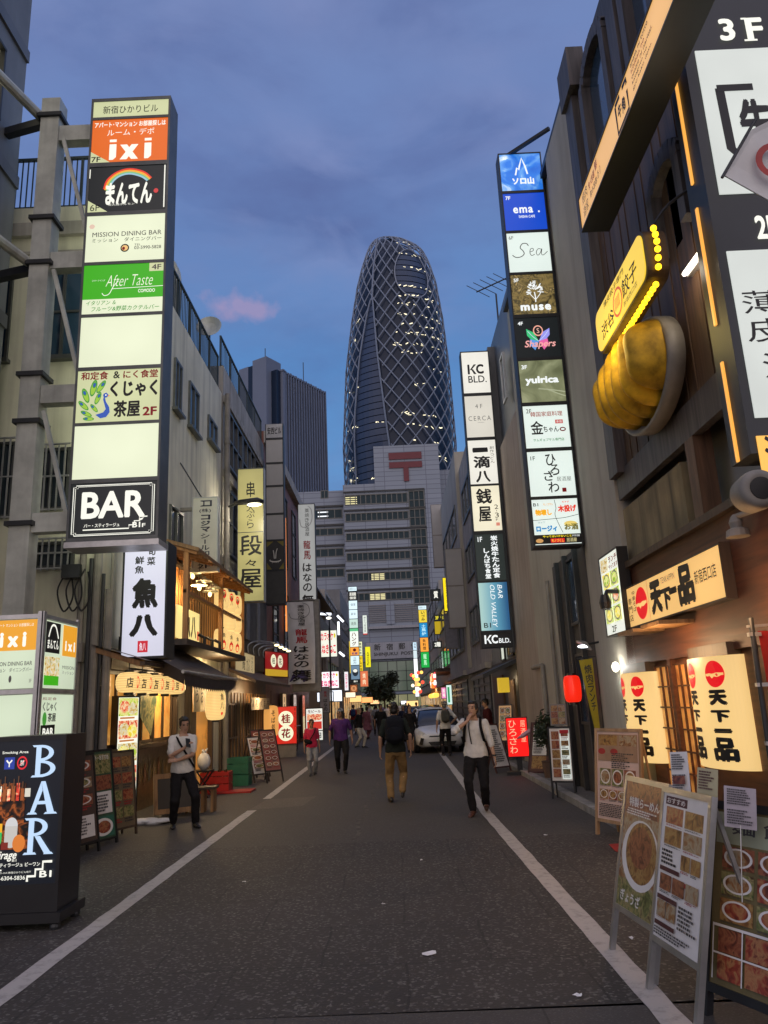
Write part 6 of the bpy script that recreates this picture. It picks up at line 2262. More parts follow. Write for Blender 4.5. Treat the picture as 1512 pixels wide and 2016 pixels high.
lamp('shop_light', sf2, (-4.0, 25, 2.2), 80, (1, .66, .34), .1)
creamp = emi((232, 205, 150), .55, fall=.15)
q = lightbox('shop_sign', 'cream lit sign board with thin brush letters under the arched spot lamps', 'sign', (XL + .22, 24.0, 2.78), 3.2, .66, .12, [(.03, .63, creamp, [T('おでん', .05, .45, .25, .7, KG), T('庵', .34, .12, .48, .85, K, .0, 0, .04), T('かぶ', .55, .1, .72, .8, K, 0, 0, .04), V('やきとり', .82, .08, .90, .92, K)])], m_wood1, rz=r90)
q = lightbox('shop_sign', 'red square sign with two white ovals above a yellow band', 'sign', (XL + .35, 29.6, 2.85), 2.2, .95, .14, [(.03, .92, emi((150, 24, 26), .8), [Q(0, 0, 1, .28, ink(190, 150, 40)), E(.36, .64, .12, .27, ink(240, 235, 200)), E(.66, .64, .12, .27, ink(230, 220, 190)), T('桂', .30, .5, .42, .78, K, .02), T('花', .60, .5, .72, .78, K, .02)])], mat('red_frame', (.2, .02, .02), .5), rz=rad(75))
for k in range(4):
    y = 25.2 + k * 1.0
    s_ = thing('arm_spotlight', 'arched arm spot lamp aimed at the cream sign board', 'lamp', (XL + .1, y, 3.6), 0, 'spot lamps above the cream sign')
    MB().tube(smooth_pts([(XL + .1, y, 3.5), (XL + .1, y, 3.75), (XL + .35, y + .25, 3.88), (XL + .8, y + 1.2, 3.88)]), .025, m_alu, 8).build('arm', s_)
    MB().lathe([(.03, .12), (.11, .0), (.10, -.01), (.0, .02)], (XL + .85, y + 1.25, 3.8), m_alu, 14, Matrix.Rotation(rad(-25), 3, 'X')).build('shade', s_)
    MB().ell((XL + .85, y + 1.22, 3.79), (.085, .085, .03), emi((255, 236, 180), 4.0)).build('bulb', s_)
nr = thing('noren_curtain', 'short white split curtain over the noodle shop door', 'curtain', (XL + .4, 26, 1.7))
for k in range(5):
    MB().box(XL + .42, 23.9 + k * .7, 1.68, XL + .43, 24.57 + k * .7, 2.05, m_noren).build('flap', nr)
    lt = MB()
    put_text(lt, lambda a, b, d: Vector((XL + .43 + d, a, b)), 'ふじやまち'[k], 24.1 + k * .7, 1.76, 24.4 + k * .7, 1.98, PRINT, .03, d=.004)
    lt.build('lettering', nr.children[-1])
lantern('paper_lantern', 'amber tall paper lantern left of the red standing sign', (-4.35, 27.6, 1.28), .26, 1.05, emi((240, 170, 90), .9, fall=.1), None, [V('そば処', .60, .2, .86, .85, K, .02)], k=4, ribs=18, rope=.5)
rs = lightbox('standing_sign', 'red standing sign with two white discs beside the amber lantern', 'sign', (-3.92, 28.2, .45), .78, 1.3, .2, [(.02, 1.28, emi((212, 40, 26), .9), [E(.5, .68, .36, .21, ink(240, 240, 205)), E(.5, .28, .36, .21, ink(240, 240, 205)), T('桂', .28, .55, .72, .81, KR, .04), T('花', .28, .15, .72, .41, KR, .04), V('熊本ラーメン', .9, .3, .98, .98, K)])], m_red, rz=rad(12), bez=.02)
MB().box(-.36, .02, -.45, .36, .2, -.005, m_pipe).build('base', rs, world=False)
dk_board = mat('dark_easel', (.03, .022, .018), .5)
menu_board('menu_board', 'narrow easel with a bright leaflet nearest the green crate', (-3.25, 19.2, 0), .42, .95, rad(22), rad(40), .18, dk_board, PAPER, menu_grid(21, 4, 1, cap=.4), 'easels by the noodle shop')
menu_board('menu_board', 'narrow easel standing farther back among the three easels', (-3.45, 20.6, 0), .40, .95, rad(20), rad(35), .3, dk_board, mat('dark_red_sheet', (.14, .03, .03), .5), menu_grid(22, 5, 1, cap=.3), 'easels by the noodle shop')
menu_board('menu_board', 'tall black easel with red and white menu standing closest to the road', (-2.90, 19.0, 0), .46, 1.02, rad(20), rad(38), .26, m_black, mat('menu_red_white', (.30, .12, .10), .35), menu_grid(23, 6, 2, cap=.35, foods=[FOOD[4], FOOD[1], FOOD[3]]), 'easels by the noodle shop')
# lit poster doorways past the noodle shop
for i, (y, c, lb) in enumerate([(33.0, (235, 190, 140), 'tall amber doorway light panel past the cloth banner'), (36.5, (220, 200, 190), 'tall pale poster panel at the next doorway'), (40.0, (235, 120, 90), 'tall thin red glowing doorway panel')]):
    lightbox('doorway_panel', lb, 'sign', (XL + .15, y, .2), 1.1, 2.1, .1, [(.03, 2.07, emi(c, .9, fall=.2), [Q(.1, .1, .9, .5, FOODL[i]), V('居酒屋', .35, .55, .65, .95, K, .03)])], m_wood2, rz=r90)
lightbox('standing_sign', 'white and red standing menu light by the thin lamp post', 'sign', (-3.9, 38, .1), .85, 1.55, .2, [(.5, 1.5, emi((235, 235, 225), 1.0), [Q(.05, .45, .95, .75, FOODL[1]), Q(.05, .05, .95, .4, ink(200, 50, 40)), T('生ビール', .1, .8, .9, .95, KR, .03)]), (.04, .46, emi((235, 235, 225), .9), [T('390円', .1, .2, .9, .8, K, .03)])], m_black)

# ================================================================== ramen shop (right)
m_redwood = wood_mat('red_brown_timber', (.05, .016, .007), (.155, .052, .020), axis='y')
rsf = thing('ramen_shop', 'red brown timber ramen shop front under the dark timber building', 'shopfront', (XR, 8, 0))
mb = MB()
mb.box(XR - .05, 6.0, .0, XR + .6, 10.15, 2.05, m_redwood)
mb.build('wall', rsf)
mb = MB()
mb.box(XR - .12, 3.5, 2.05, XR + .5, 10.55, 3.28, m_redwood)
mb.box(XR - .2, 3.5, 3.28, XR + .5, 10.6, 3.36, m_wood2)
mb.build('fascia', rsf)
F = fmap('x', XR - .05, -1)
lat = photo_mat('warm_lattice_glow', [(190, 120, 50), (225, 160, 80), (150, 84, 34)], 1.6, .40)
for a, b in ((9.02, 9.62), (8.42, 8.98), (6.05, 6.7)):
    win(rsf, F, a, b, .55, 2.0, m_redwood, lat, nx=3, nz=6, fw=.022, dep=.04)
mb = MB()
fbox(mb, F, 8.95, 0, .02, 9.05, .07, 2.05, m_redwood)
mb.build('door_post', rsf)
mb = MB()
for k, y in enumerate((8.95, 8.05)):
    mb.box(XR - .5, y, 2.38, XR - .13, y + .62, 2.42, m_wood1)
mb.build('plaque', rsf)
lamp('ramen_light', rsf, (2.7, 8.3, 2.1), 32, (1, .62, .32), .15)
lamp('ramen_light', rsf, (2.8, 6.2, 2.3), 16, (1, .55, .26), .15)
# back wall above the fascia with a stained panel
mb = MB()
mb.box(XR + .3, 6.4, 3.36, XR + .4, 10.2, 4.54, m_grey)
mb.build('back_wall', rsf)
stp = mat('stained_plaster', (.24, .19, .10), .8, var=.25, scale=1.5, streak=.95)
MB().box(XR - .06, 8.0, 3.37, XR + .02, 10.15, 4.12, stp).build('stained_panel', rsf)
MB().tube(smooth_pts([(XR + .0, 7.95, 4.5), (XR - .02, 7.85, 4.2), (XR - .05, 7.75, 3.8), (XR - .05, 7.7, 3.45)]), .03, m_black, 8).build('cable', rsf)
MB().box(XR - .1, 7.5, 3.40, XR + .1, 7.72, 4.5, m_bwood).build('post', rsf)

R9 = rad(-90)
tw = 3.25
ten_w = emi((253, 200, 122), .95, fall=.08)
RD = ink(218, 10, 28)


def cloud(cx, cz, rx, rz):
    o = [E(cx, cz, rx, rz, RD)]
    up, lo = [], []
    q = random.Random(3)
    for i in range(9):
        x = cx - rx * .95 + rx * 1.85 * i / 8
        up.append((x, cz + rz * (.02 + .08 * q.random())))
        lo.append((x, cz - rz * (.05 + .30 * math.sin(PI * i / 8) * q.random() + .05)))
    return o + [P(lo + up[::-1], ten_w)]


ten = lightbox('ramen_sign', 'long amber lit ramen shop sign with red cloud disc and black brush characters', 'sign', (3.095, 8.60, 2.49), tw, .53, .08,
               [(.02, .51, ten_w, [V('中華そば', .155, .35, .19, .9, K, .01), V('専門店', .10, .12, .145, .75, K, .01), V('こってり', .05, .12, .085, .75, K, .0)] + cloud(.262, .5, .068, .40) + [Q(.345, 0, .348, 1, mat('seam', (.3, .2, .1), .6)), T('天', .37, .10, .49, .90, K, .10, 0, .03), T('下', .48, .12, .58, .62, K, .08, 0, .03), T('一', .565, .42, .64, .58, K, .10, 0, .03), T('品', .65, .08, .79, .94, K, .07, 0, .03), T('TENKAIPPIN', .50, .74, .635, .88, KG), T('新宿西口店', .80, .42, .965, .70, K, .01)])], m_wood2, rz=R9, bez=.015)

# two lit half round paper screens
def half_screen(label, yc, z0, h, A, B, group):
    t = thing('lit_screen', label, 'lantern', (XR - .06, yc, z0), 0, group)
    n = 28
    x0 = XR - .06
    pos = lambda a, d=0: Vector((x0 - (B + d) * math.sin(a), yc + (A + d) * math.cos(a), 0))
    mb = MB()
    vs, fs = [], []
    for i in range(n + 1):
        p = pos(PI * i / n)
        vs += [(p.x, p.y, z0), (p.x, p.y, z0 + h)]
    fs = [(2 * i, 2 * i + 2, 2 * i + 3, 2 * i + 1) for i in range(n)]
    fs += [tuple(2 * i for i in range(n, -1, -1)), tuple(2 * i + 1 for i in range(n + 1))]
    mb.add(vs, fs, emi((253, 212, 138), .93, fall=.10, key='scr'))
    o = mb.build('screen', t)
    # arc length table for lettering
    N_ = 200
    acc = [0]
    for i in range(N_):
        acc.append(acc[-1] + (pos(PI * (i + 1) / N_) - pos(PI * i / N_)).length)

    def fn(a, b, d):
        s = (a + .5 * acc[-1])
        i = 0
        while i < N_ - 1 and acc[i + 1] < s:
            i += 1
        tt = PI * (i + (s - acc[i]) / max(1e-9, acc[i + 1] - acc[i])) / N_
        p = pos(tt, d)
        p.z = z0 + b
        return p
    W = acc[-1]
    els = []
    for cx in (.40, .75):
        rr = .20
        els += [e if e[0] != 'e' or True else e for e in cloud(cx, .84, rr * .62 / W, rr * .62 / h)]
        s_ = .24 / W
        els += [T('天', cx - s_ * .5, .56, cx + s_ * .5, .70, K, .10, 0, .03), T('下', cx - s_ * .5, .41, cx + s_ * .5, .52, K, .09, 0, .03), T('一', cx - s_ * .45, .315, cx + s_ * .5, .36, K, .12, 0, .03), T('品', cx - s_ * .62, .07, cx + s_ * .65, .28, K, .07, 0, .03)]
    _draw0(els, W, h, o, fn, .005, 'lettering', .0004, world=True)
    MB().box(x0 - B * .5, yc - A * .9, z0 + h + .004, x0, yc + A * .9, z0 + h + .12, m_wood2).build('top_board', t)
    return t


half_screen('larger nearer half round lit paper screen of the ramen shop', 7.72, .97, 1.03, .54, .26, 'lit screens of the ramen shop')
half_screen('smaller farther half round lit paper screen, partly behind the grey pillar', 10.12, .86, 1.08, .54, .26, 'lit screens of the ramen shop')

# white menu sign with food pictures on the pillar
we = [Q(.05, .80, .45, .97, FOODL[2]), T('ランチ', .5, .88, .95, .96, KR, .04), T('やってます', .48, .80, .96, .86, KR, .03)] + menu_grid(31, 3, 2, z0=.12, z1=.78, cap=.1, plate=True, foods=FOODL) + [T('2F', .35, .02, .6, .10, K, .02)]
lightbox('lunch_sign', 'tall white lit lunch sign with meat pictures on the grey pillar', 'sign', (3.04, 10.38, 2.46), .92, 1.12, .12, [(.02, 1.10, emi((236, 240, 228), .95), we)], m_black, rz=R9, bez=.015)
ap_ = thing('arm_spotlight', 'black clamp spot lamp before the lunch sign', 'lamp', (2.8, 10.0, 2.9))
MB().tube([(3.15, 10.1, 3.0), (2.85, 10.0, 3.0), (2.8, 9.95, 2.9)], .03, m_black, 8).build('arm', ap_)
MB().lathe([(.05, .1), (.08, 0), (.07, -.08), (.02, -.1)], (2.8, 9.95, 2.85), m_black, 12).build('head', ap_)
# bright lamp on the pillar edge, small lamps by the recess
p = at(1212, 1313, x=3.12)
sl = thing('flood_lamp', 'glaring round white lamp on the pillar edge by the ramen screen', 'lamp', p)
MB().ell(p, (.05, .07, .07), emi((255, 250, 225), 6.0)).build('lens', sl)
MB().tube([p + Vector((.12, .1, 0)), p + Vector((.03, .03, 0))], .05, m_dark, 10).build('body', sl)
lamp('flood_light', sl, p + Vector((-.12, -.1, 0)), 7, (1, .95, .85), .05)
p = at(1150, 1270, x=3.0)
sl = thing('wall_lamp', 'small white winged lamp in the dark recess above the red lantern', 'lamp', p)
MB().lathe([(.02, .06), (.14, .0), (.13, -.015), (.02, .02)], p, m_alu, 14, Matrix.Rotation(rad(35), 3, 'Y')).build('shade', sl)
MB().ell(p + Vector((-.02, -.02, -.02)), (.09, .07, .025), emi((235, 245, 255), 4.0)).build('bulb', sl)
MB().tube([p, p + Vector((.3, .1, .05))], .018, m_dark, 6).build('arm', sl)
lantern('paper_lantern', 'round red glowing paper lantern hanging by the dark recess', tuple(at(1127, 1356, x=3.0)), .145, .44, lan_r, None, None, cap=.5, k=3.2, ribs=1, rope=.6)
# amber fascia sign high on the timber building
gx = 2.58
ga0, ga1 = 8.28, 4.95
gz0, gz1 = 7.20, 7.66
gw = ga0 - ga1
fa = lambda y: (ga0 - y) / gw
ye = at(1228, 215, x=gx).y
yr0, yr1 = at(1245, 150, x=gx).y, at(1290, 60, x=gx).y
yj0, yj1 = at(1160, 395, x=gx).y, at(1195, 290, x=gx).y
em_w = .46
ef = fa(ye)
emb = [L([(ef - .055, .88), (ef - .055, .10), (ef + .055, .10), (ef + .055, .60)], .045, K, False), L([(ef - .055, .88), (ef - .008, .88)], .05, K, False), L([(ef + .02, .88), (ef + .058, .88), (ef + .058, .74)], .05, K, False), T('牛', ef - .036, .34, ef - .002, .72, K, .05, 0, .03), T('角', ef + .002, .26, ef + .034, .66, K, .05, 0, .03)]
ro = fa(yr0) + .01
rom = [T(s, ro, .80 - i * .16, ro + l_, .91 - i * .16, c_, .015) for i, (s, l_, c_) in enumerate([('anata ni totte', .155, K), ('ichiban no', .12, KR), ('omise ni naritai.', .18, K), ('katagoto no', .13, K), ('gyu-kaku desu.', .165, K)])]
jp = [T('焼肉', .05, .52, .12, .88, K, .0, 0, .03), T('酒家', .05, .12, .12, .45, K, .0, 0, .03), T('食べ放題', .14, .50, .22, .75, KR, .02), T('飲み放題', .15, .2, .24, .42, K, .01), T('鮮', .23, .55, .26, .85, KR, .02), T('あり', .25, .2, .29, .45, K)]
lightbox('fascia_sign', 'long amber lit fascia sign with square black emblem high on the dark timber building', 'sign', (gx, (ga0 + ga1) / 2, gz0), gw, gz1 - gz0, .32, [(.02, gz1 - gz0 - .02, emi((246, 190, 118), .98, fall=.10), emb + rom + jp)], m_black, rz=R9, bez=.015)

# yellow gyoza sign with chasing bulbs
gy0, gy1 = 8.35, 6.62
zA, zB = 5.60, 6.09
gyo = thing('gyoza_sign', 'yellow lit rounded sign board with dumpling emblem above the giant dumpling plate', 'sign', (2.62, (gy0 + gy1) / 2, zA))
cy_, cz_ = (gy0 + gy1) / 2, (zA + zB) / 2
hw, hh, rc = (gy0 - gy1) / 2, (zB - zA) / 2, .12
rr_ = []
for qx, qz, a0 in ((hw - rc, hh - rc, 0), (-hw + rc, hh - rc, 90), (-hw + rc, -hh + rc, 180), (hw - rc, -hh + rc, 270)):
    for i in range(7):
        a = rad(a0 + 15 * i)
        rr_.append((qx + rc * math.cos(a), qz + rc * math.sin(a)))
gfn = lambda a, b, d: Vector((2.62 - d, cy_ - a, cz_ + b))
mb = MB()
mb.prism([(a * 1.04, b * 1.10) for a, b in rr_], gfn, -.22, -.01, m_wood2)
mb.build('case', gyo)
mb = MB()
mb.prism(rr_, gfn, -.008, .006, emi((252, 212, 70), 1.05, fall=.08))
fc_ = mb.build('panel', gyo)
ge = [T('薄皮餃子専門', .22, .78, .66, .93, K, .01), T('渋谷', .12, .14, .40, .52, K, .01, 0, .02), T('餃子', .60, .26, .88, .68, K, .01, 0, .02), T('新宿西口店', .60, .08, .86, .20, K), E(.50, .42, .095, .33, ink(205, 90, 20)), E(.50, .42, .078, .27, emi((252, 212, 70), 1.0, key='g'))] + [L([(.45 + .022 * i, .28), (.447 + .022 * i, .42), (.455 + .022 * i, .56)], .016, ink(205, 90, 20)) for i in range(5)]
_draw0(ge, 2 * hw, 2 * hh, fc_, lambda a, b, d: gfn(a, b - hh, d + .006), .004, 'lettering', .0004, world=True)
blb = emi((255, 196, 30), 3.0, sample=False)
mb = MB()
pts = []
for i in range(20):
    pts.append((-hw + 2 * hw * (i + .3) / 20, -hh - .07))
for i in range(6):
    a = rad(-90 + i * 32)
    pts.append((hw + .06 + .05 * math.cos(a), -hh + .05 + (2 * hh) * i / 6))
for a, b in pts:
    MB().ell(gfn(a, b, -.10), (.032, .032, .032), blb, 8, 6).build('bulb', gyo)
MB().tube(smooth_pts([gfn(hw * .9, hh, -.1), gfn(hw * 1.05, hh + .25, -.3), gfn(hw * 1.2, hh + .45, -.68)]), .015, m_black, 6).build('cable', gyo)
# giant dumpling plate
pl_ = thing('dumpling_plate', 'giant golden model of six dumplings on a round grey plate on the wall', 'sculpture', (2.95, 7.6, 5.1))
m_plate = mat('grey_plate', (.20, .185, .16), .5)
pc = Vector((3.16, 8.1, 5.16))
PF = lambda a, b, d: pc + Vector((-d, -a * .87, b * .9))        # a along the street towards the viewer, b up, d out of the wall
mb = MB()
n = 40
ring = []
for (s, d) in ((0.0, .10), (.84, .10), (.97, .20), (1.03, .18), (1.03, .02), (.78, -.06), (0.0, -.06)):
    ring.append([PF(1.02 * s * math.cos(2 * PI * j / n), .66 * s * math.sin(2 * PI * j / n), d) for j in range(n)])
vs = [p for r_ in ring for p in r_]
mb.add(vs, [(i * n + j, i * n + (j + 1) % n, (i + 1) * n + (j + 1) % n, (i + 1) * n + j) for i in range(len(ring) - 1) for j in range(n)], m_plate)
mb.build('plate', pl_, smooth=True)
m_gyo = mat('fried_dumpling_gold', (.52, .31, .016), .62, var=.45, scale=3.2, bump=.3, bscale=7, spec=.3)
for k in range(6):
    a0 = -.75 + k * .292
    hl = .60 * math.sqrt(max(.2, 1 - (a0 / 1.05) ** 2))
    mb = MB()
    rows_ = []
    nn, mm_ = 30, 20
    wd_ = .15 if k < 5 else .21
    for i in range(nn + 1):
        t = -1 + 2 * i / nn
        s = max(0.0005, 1 - abs(t) ** 3.2) ** .5
        for j in range(mm_):
            q = 2 * PI * j / mm_
            cq, sq = math.cos(q), math.sin(q)
            sup = 1 + .06 * abs(math.sin(2 * q))
            wob = 1 + .025 * math.sin(t * 3.5 + k)
            rows_.append(PF(a0 + wd_ * s * cq * sup * wob - .10 * (t * t) + .04, hl * t + .03,   .10 + (.46 * s * sq * sup * wob if sq > 0 else .05 * sq)))
    mb.add(rows_, [(i * mm_ + j, i * mm_ + (j + 1) % mm_, (i + 1) * mm_ + (j + 1) % mm_, (i + 1) * mm_ + j) for i in range(nn) for j in range(mm_)], m_gyo)
    mb.build('dumpling', pl_, smooth=True)
lamp('bulb_light', gyo, (2.4, 7.8, 5.5), 24, (1, .74, .2), .25)
tb = thing('tube_lamp', 'white fluorescent tube on the brown planks beside the dark sign block', 'lamp', at(1362, 517, x=3.15))
a, b = at(1378, 497, x=3.15), at(1347, 540, x=3.15)
MB().tube([a, b], .025, emi((255, 244, 225), 4.0), 8).build('tube', tb)
MB().bar(a + Vector((.06, 0, .0)), b + Vector((.06, 0, .0)), .07, m_alu).build('batten', tb)
lamp('tube_light', tb, (3.0, 6.75, 5.7), 9, (1, .85, .65), .1)

# big dark sign block facing the viewer
m_navyb = mat('dark_sign_cladding', (.028, .033, .04), .45, var=.15, scale=1)
bsb = thing('sign_block', 'huge dark sign block with white panels and floor numbers at the upper right', 'sign', (4.2, 6.0, 3.5))
xl = 3.02
MB().box(xl, 6.0, 3.56, 6.2, 6.37, 13, m_navyb).build('body', bsb)
mb = MB()
for (v0, v1) in [(-260, 30), (130, 330), (410, 630), (725, 1000)]:
    um = 1330 + v0 * .12
    mb.box(xl - .02, 6.20, at(1345 + v1 * .12, v1, x=xl).z if v1 < 900 else 3.56, xl - .002, 6.235, at(1325 + v0 * .12, v0, x=xl).z, emi((255, 180, 80), 1.0))
mb.build('light_strip', bsb)
sgw = emi((226, 232, 226), .92, fall=.12)


def bpan(u0, v0, v1, els, mt=sgw, wid=1.15):
    x0 = max(at(u0, (v0 + v1) / 2, y=5.99).x, xl + .06)
    z0, z1 = at(u0 + 40, v1, y=5.99).z, at(u0 + 40, v0, y=5.99).z
    return panel(bsb, wid, z1 - z0, mt, els, Vector((x0 + wid / 2, 5.985, z0)) - parent_origin(bsb), name='panel', t=.012)


bpan(1392, 98, 382, [L([(.13, .72), (.14, .30), (.20, .24), (.45, .24), (.80, .24), (.86, .30), (.86, .60)], .085, K, False), L([(.11, .72), (.38, .72)], .075, K, False), L([(.52, .72), (.86, .72), (.86, .66)], .075, K, False), T('牛', .24, .34, .48, .64, K, .06, 0, .04), T('角', .52, .34, .76, .64, K, .06, 0, .04), T('焼', .20, .06, .30, .16, K, .02)], wid=1.25)
bpan(1458, 492, 822, [V('薄皮', .05, .42, .36, .76, K, .0, .03), V('渋谷', .12, .02, .42, .38, K, .0, .03), V('餃子', .55, .1, .9, .7, K, .02, .03)])
bpan(1462, 858, 985, [T('渋谷', .04, .35, .5, 1.0, K, .02, 0, .03)], emi((255, 190, 88), 1.0))
fl = MB()
ffn = lambda a, b, d: Vector((a, 5.99 - d, b))
for (u0, u1, v0, v1, s) in [(1415, 1446, 38, 82, '3'), (1468, 1502, 36, 82, 'F'), (1487, 1530, 425, 472, '2F')]:
    p, q = at(u0, (v0 + v1) / 2, y=5.99), at(u1, (v0 + v1) / 2, y=5.99)
    zt, zb = at(u0, v0, y=5.99).z, at(u0, v1, y=5.99).z
    put_text(fl, ffn, s, p.x, zb, q.x, zt, W_, .04, d=.006)
    if s == 'F':
        w = q.x - p.x
        fl.add([ffn(p.x - w * .2, zb, .007), ffn(p.x + w * .55, zb, .007), ffn(p.x + w * .55, zb + .02, .007), ffn(p.x - w * .2, zb + .02, .007)], [(0, 1, 2, 3)], W_)
        fl.add([ffn(p.x - w * .2, zt, .007), ffn(p.x + w * .1, zt, .007), ffn(p.x + w * .1, zt - .02, .007), ffn(p.x - w * .2, zt - .02, .007)], [(0, 1, 2, 3)], W_)
fl.build('floor_numbers', bsb)
# round duct end and ramen bell at the right edge
pd = at(1496, 962, y=5.6)
du = thing('round_lamp_hood', 'large round grey metal hood with dark centre at the right edge', 'hood', pd)
MB().lathe([(.088, -.025), (.105, -.03), (.148, -.012), (.155, .03), (.142, .2), (.09, .2)], pd, m_pipe, 28, Matrix.Rotation(rad(-90), 3, 'X')).build('hood', du, smooth=True)
MB().lathe([(.0, -.034), (.086, -.034), (.086, -.02), (0, -.02)], pd + Vector((0, .0, 0)), m_black, 24, Matrix.Rotation(rad(-90), 3, 'X')).build('core', du)
pb = at(1450, 1035, x=3.05)
be = thing('wall_bell', 'small banded knob and bracket on the ramen shop fascia', 'bell', pb)
MB().lathe([(.1, -.1), (.09, -.04), (.05, -.02), (.06, .03), (.04, .08), (.02, .1)], pb, m_pipe, 14).build('bell', be)
MB().tube([pb + Vector((0, 0, .08)), pb + Vector((.1, -.35, .08))], .025, m_pipe, 8).build('bracket', be)
# tilted white flag with a red ring
fp = [at(1426, 345, y=5.0), at(1480, 255, y=5.0), at(1560, 215, y=5.1), at(1560, 420, y=5.1)]
fg = thing('flag', 'tilted grey white flag with red ring hanging before the big sign block', 'flag', fp[0])
mb = MB()
mb.add([fp[0], fp[1], fp[2], fp[3]] + [p + Vector((0, .01, 0)) for p in fp], [(0, 1, 2, 3), (7, 6, 5, 4)], m_cloth)
fo = mb.build('cloth', fg)
pcn = at(1528, 318, y=5.0)
mb = MB()
for i in range(24):
    a, b = 2 * PI * i / 24, 2 * PI * (i + 1) / 24
    mb.add([pcn + Vector((math.cos(q) * r_, -.012, math.sin(q) * r_)) for q, r_ in ((a, .16), (b, .16), (b, .11), (a, .11))], [(0, 1, 2, 3)], m_red)
mb.build('ring', fo)
MB().tube([fp[0] + Vector((-.02, 0, -.02)), fp[1] + Vector((.05, 0, .1))], .012, m_dark, 6).build('rod', fg)
# red banner with its pole at the right edge
nb = thing('nobori_banner', 'tall red banner on a grey pole at the right edge by the ramen screens', 'banner', (2.86, 6.3, .7))
MB().tube([(2.90, 6.3, .0), (2.94, 6.3, 2.25)], .022, m_dark, 10).build('pole', nb)
MB().bar((2.90, 6.3, 2.18), (3.5, 6.3, 2.2), .02, m_alu).build('rod', nb)
mb = MB()
vs = []
for j in range(13):
    for i in range(7):
        vs.append((2.98 + i * .1, 6.3 + .02 * math.sin(i * 1.8 + j * .5), .70 + j * .12))
mb.add(vs, [(j * 7 + i, j * 7 + i + 1, (j + 1) * 7 + i + 1, (j + 1) * 7 + i) for j in range(12) for i in range(6)], mat('red_banner_cloth', (.33, .012, .01), .8, var=.1))
mb.build('cloth', nb, smooth=True)
for z in (.8, 1.25, 1.7, 2.1):
    MB().box(2.90, 6.28, z, 3.0, 6.32, z + .03, m_alu).build('loop', nb)
# yellow flag by the recess
yf = thing('nobori_banner', 'slanting yellow banner with black writing behind the grey pillar', 'banner', (3.0, 12.4, 1.0))
ya = [at(1140, 1300, y=12.4), at(1166, 1296, y=12.4), at(1182, 1440, y=12.4), at(1172, 1440, y=12.4)]
mb = MB()
mb.add([*ya] + [p + Vector((0, .012, 0)) for p in ya], [(0, 1, 2, 3), (7, 6, 5, 4)], mat('yellow_cloth', (.32, .25, .01), .8))
yo = mb.build('cloth', yf)
mb = MB()
fny = lambda a, b, d: ya[0].lerp(ya[1], a).lerp(ya[3].lerp(ya[2], a), 1 - b) + Vector((0, -d, 0))
for k, ch in enumerate('焼肉ランチ'):
    put_text(mb, fny, ch, .25, .8 - k * .13, .85, .92 - k * .13, K, .02, d=.006)
mb.build('lettering', yo)
MB().tube([ya[0] + Vector((-.03, 0, .03)), ya[1] + Vector((.05, 0, .03))], .012, m_dark, 6).build('rod', yf)

# ------------------------------------------------------------------ menu stands on the right
pinkish = PAPERP
m_silver = mat('silver_frame', (.42, .42, .42), .32, metal=.75)
m_wfr = wood_mat('pale_wood_frame', (.25, .15, .08), (.42, .28, .16))
rg = random.Random(77)
e3 = [Q(.03, .66, .97, .97, mat('menu_tan', (.32, .20, .13), .35)), Q(.05, .84, .5, .96, FOOD[0]), Q(.55, .84, .95, .96, FOOD[3])] + [E(.12 + .3 * k, .77, .09, .035, PRINTR) for k in (0, 1)] + lines(.36, .92, .58, .76, 8, PRINT, rg) + menu_grid(41, 1, 3, z0=.36, z1=.58, cap=.1) + menu_grid(42, 1, 4, z0=.2, z1=.34, cap=.2) + lines(.06, .94, .03, .18, 8, PRINT, rg)
menu_board('menu_board', 'pale wood framed pinkish menu board leaning farthest of the ramen shop boards', (2.62, 9.85, 0), .86, 1.12, rad(7), rad(-66), .16, m_wfr, pinkish, e3, 'menu boards by the ramen shop', ft=.04)
e1 = [Q(0, .72, 1, 1, FOOD[1]), Q(0, 0, 1, .74, FOOD[3]), Q(0, 0, 1, .22, FOOD[2]), E(.5, .44, .46, .27, PAPER), E(.52, .46, .38, .235, FOOD[0]), E(.5, .50, .28, .16, FOOD[1]), T('特製らーめん', .12, .80, .88, .88, PAPER, .03), T('ぎょうざ', .1, .05, .6, .14, PAPER, .03)] + lines(.1, .9, .735, .79, 3, PAPER, rg)
menu_board('menu_board', 'silver framed stand with one large noodle bowl poster, left of the twin pair', (1.44, 5.46, 0), .70, .88, rad(13), rad(-84), .27, m_silver, PAPER, e1, 'menu boards by the ramen shop', ft=.035)
e2 = [Q(.0, .0, 1, 1, PAPER), Q(.05, .92, .55, .98, PRINTM), T('おすすめ', .08, .93, .5, .97, PAPER, .02)] + menu_grid(51, 2, 2, z0=.62, z1=.91, cap=.15, plate=False) + lines(.06, .45, .50, .61, 4, PRINT, rg) + menu_grid(52, 1, 2, x0=.5, z0=.48, z1=.61, cap=.2, plate=False) + [Q(.05, .455, .5, .485, PRINTM), Q(.55, .40, .92, .43, PRINTR)] + menu_grid(53, 1, 3, z0=.30, z1=.44, cap=.2, plate=False) + [Q(.05, .26, .5, .29, PRINTM)] + menu_grid(54, 1, 2, x0=.05, x1=.5, z0=.13, z1=.26, cap=.1, plate=False) + lines(.55, .95, .12, .28, 6, PRINT, rg) + [Q(.05, .085, .5, .115, PRINTM)] + lines(.05, .9, .02, .075, 3, PRINT, rg)
menu_board('menu_board', 'silver framed stand with crowded white price sheet, right of the twin pair', (1.45, 4.76, 0), .62, .88, rad(13), rad(-84), .27, m_silver, PAPER, e2, 'menu boards by the ramen shop', ft=.035)
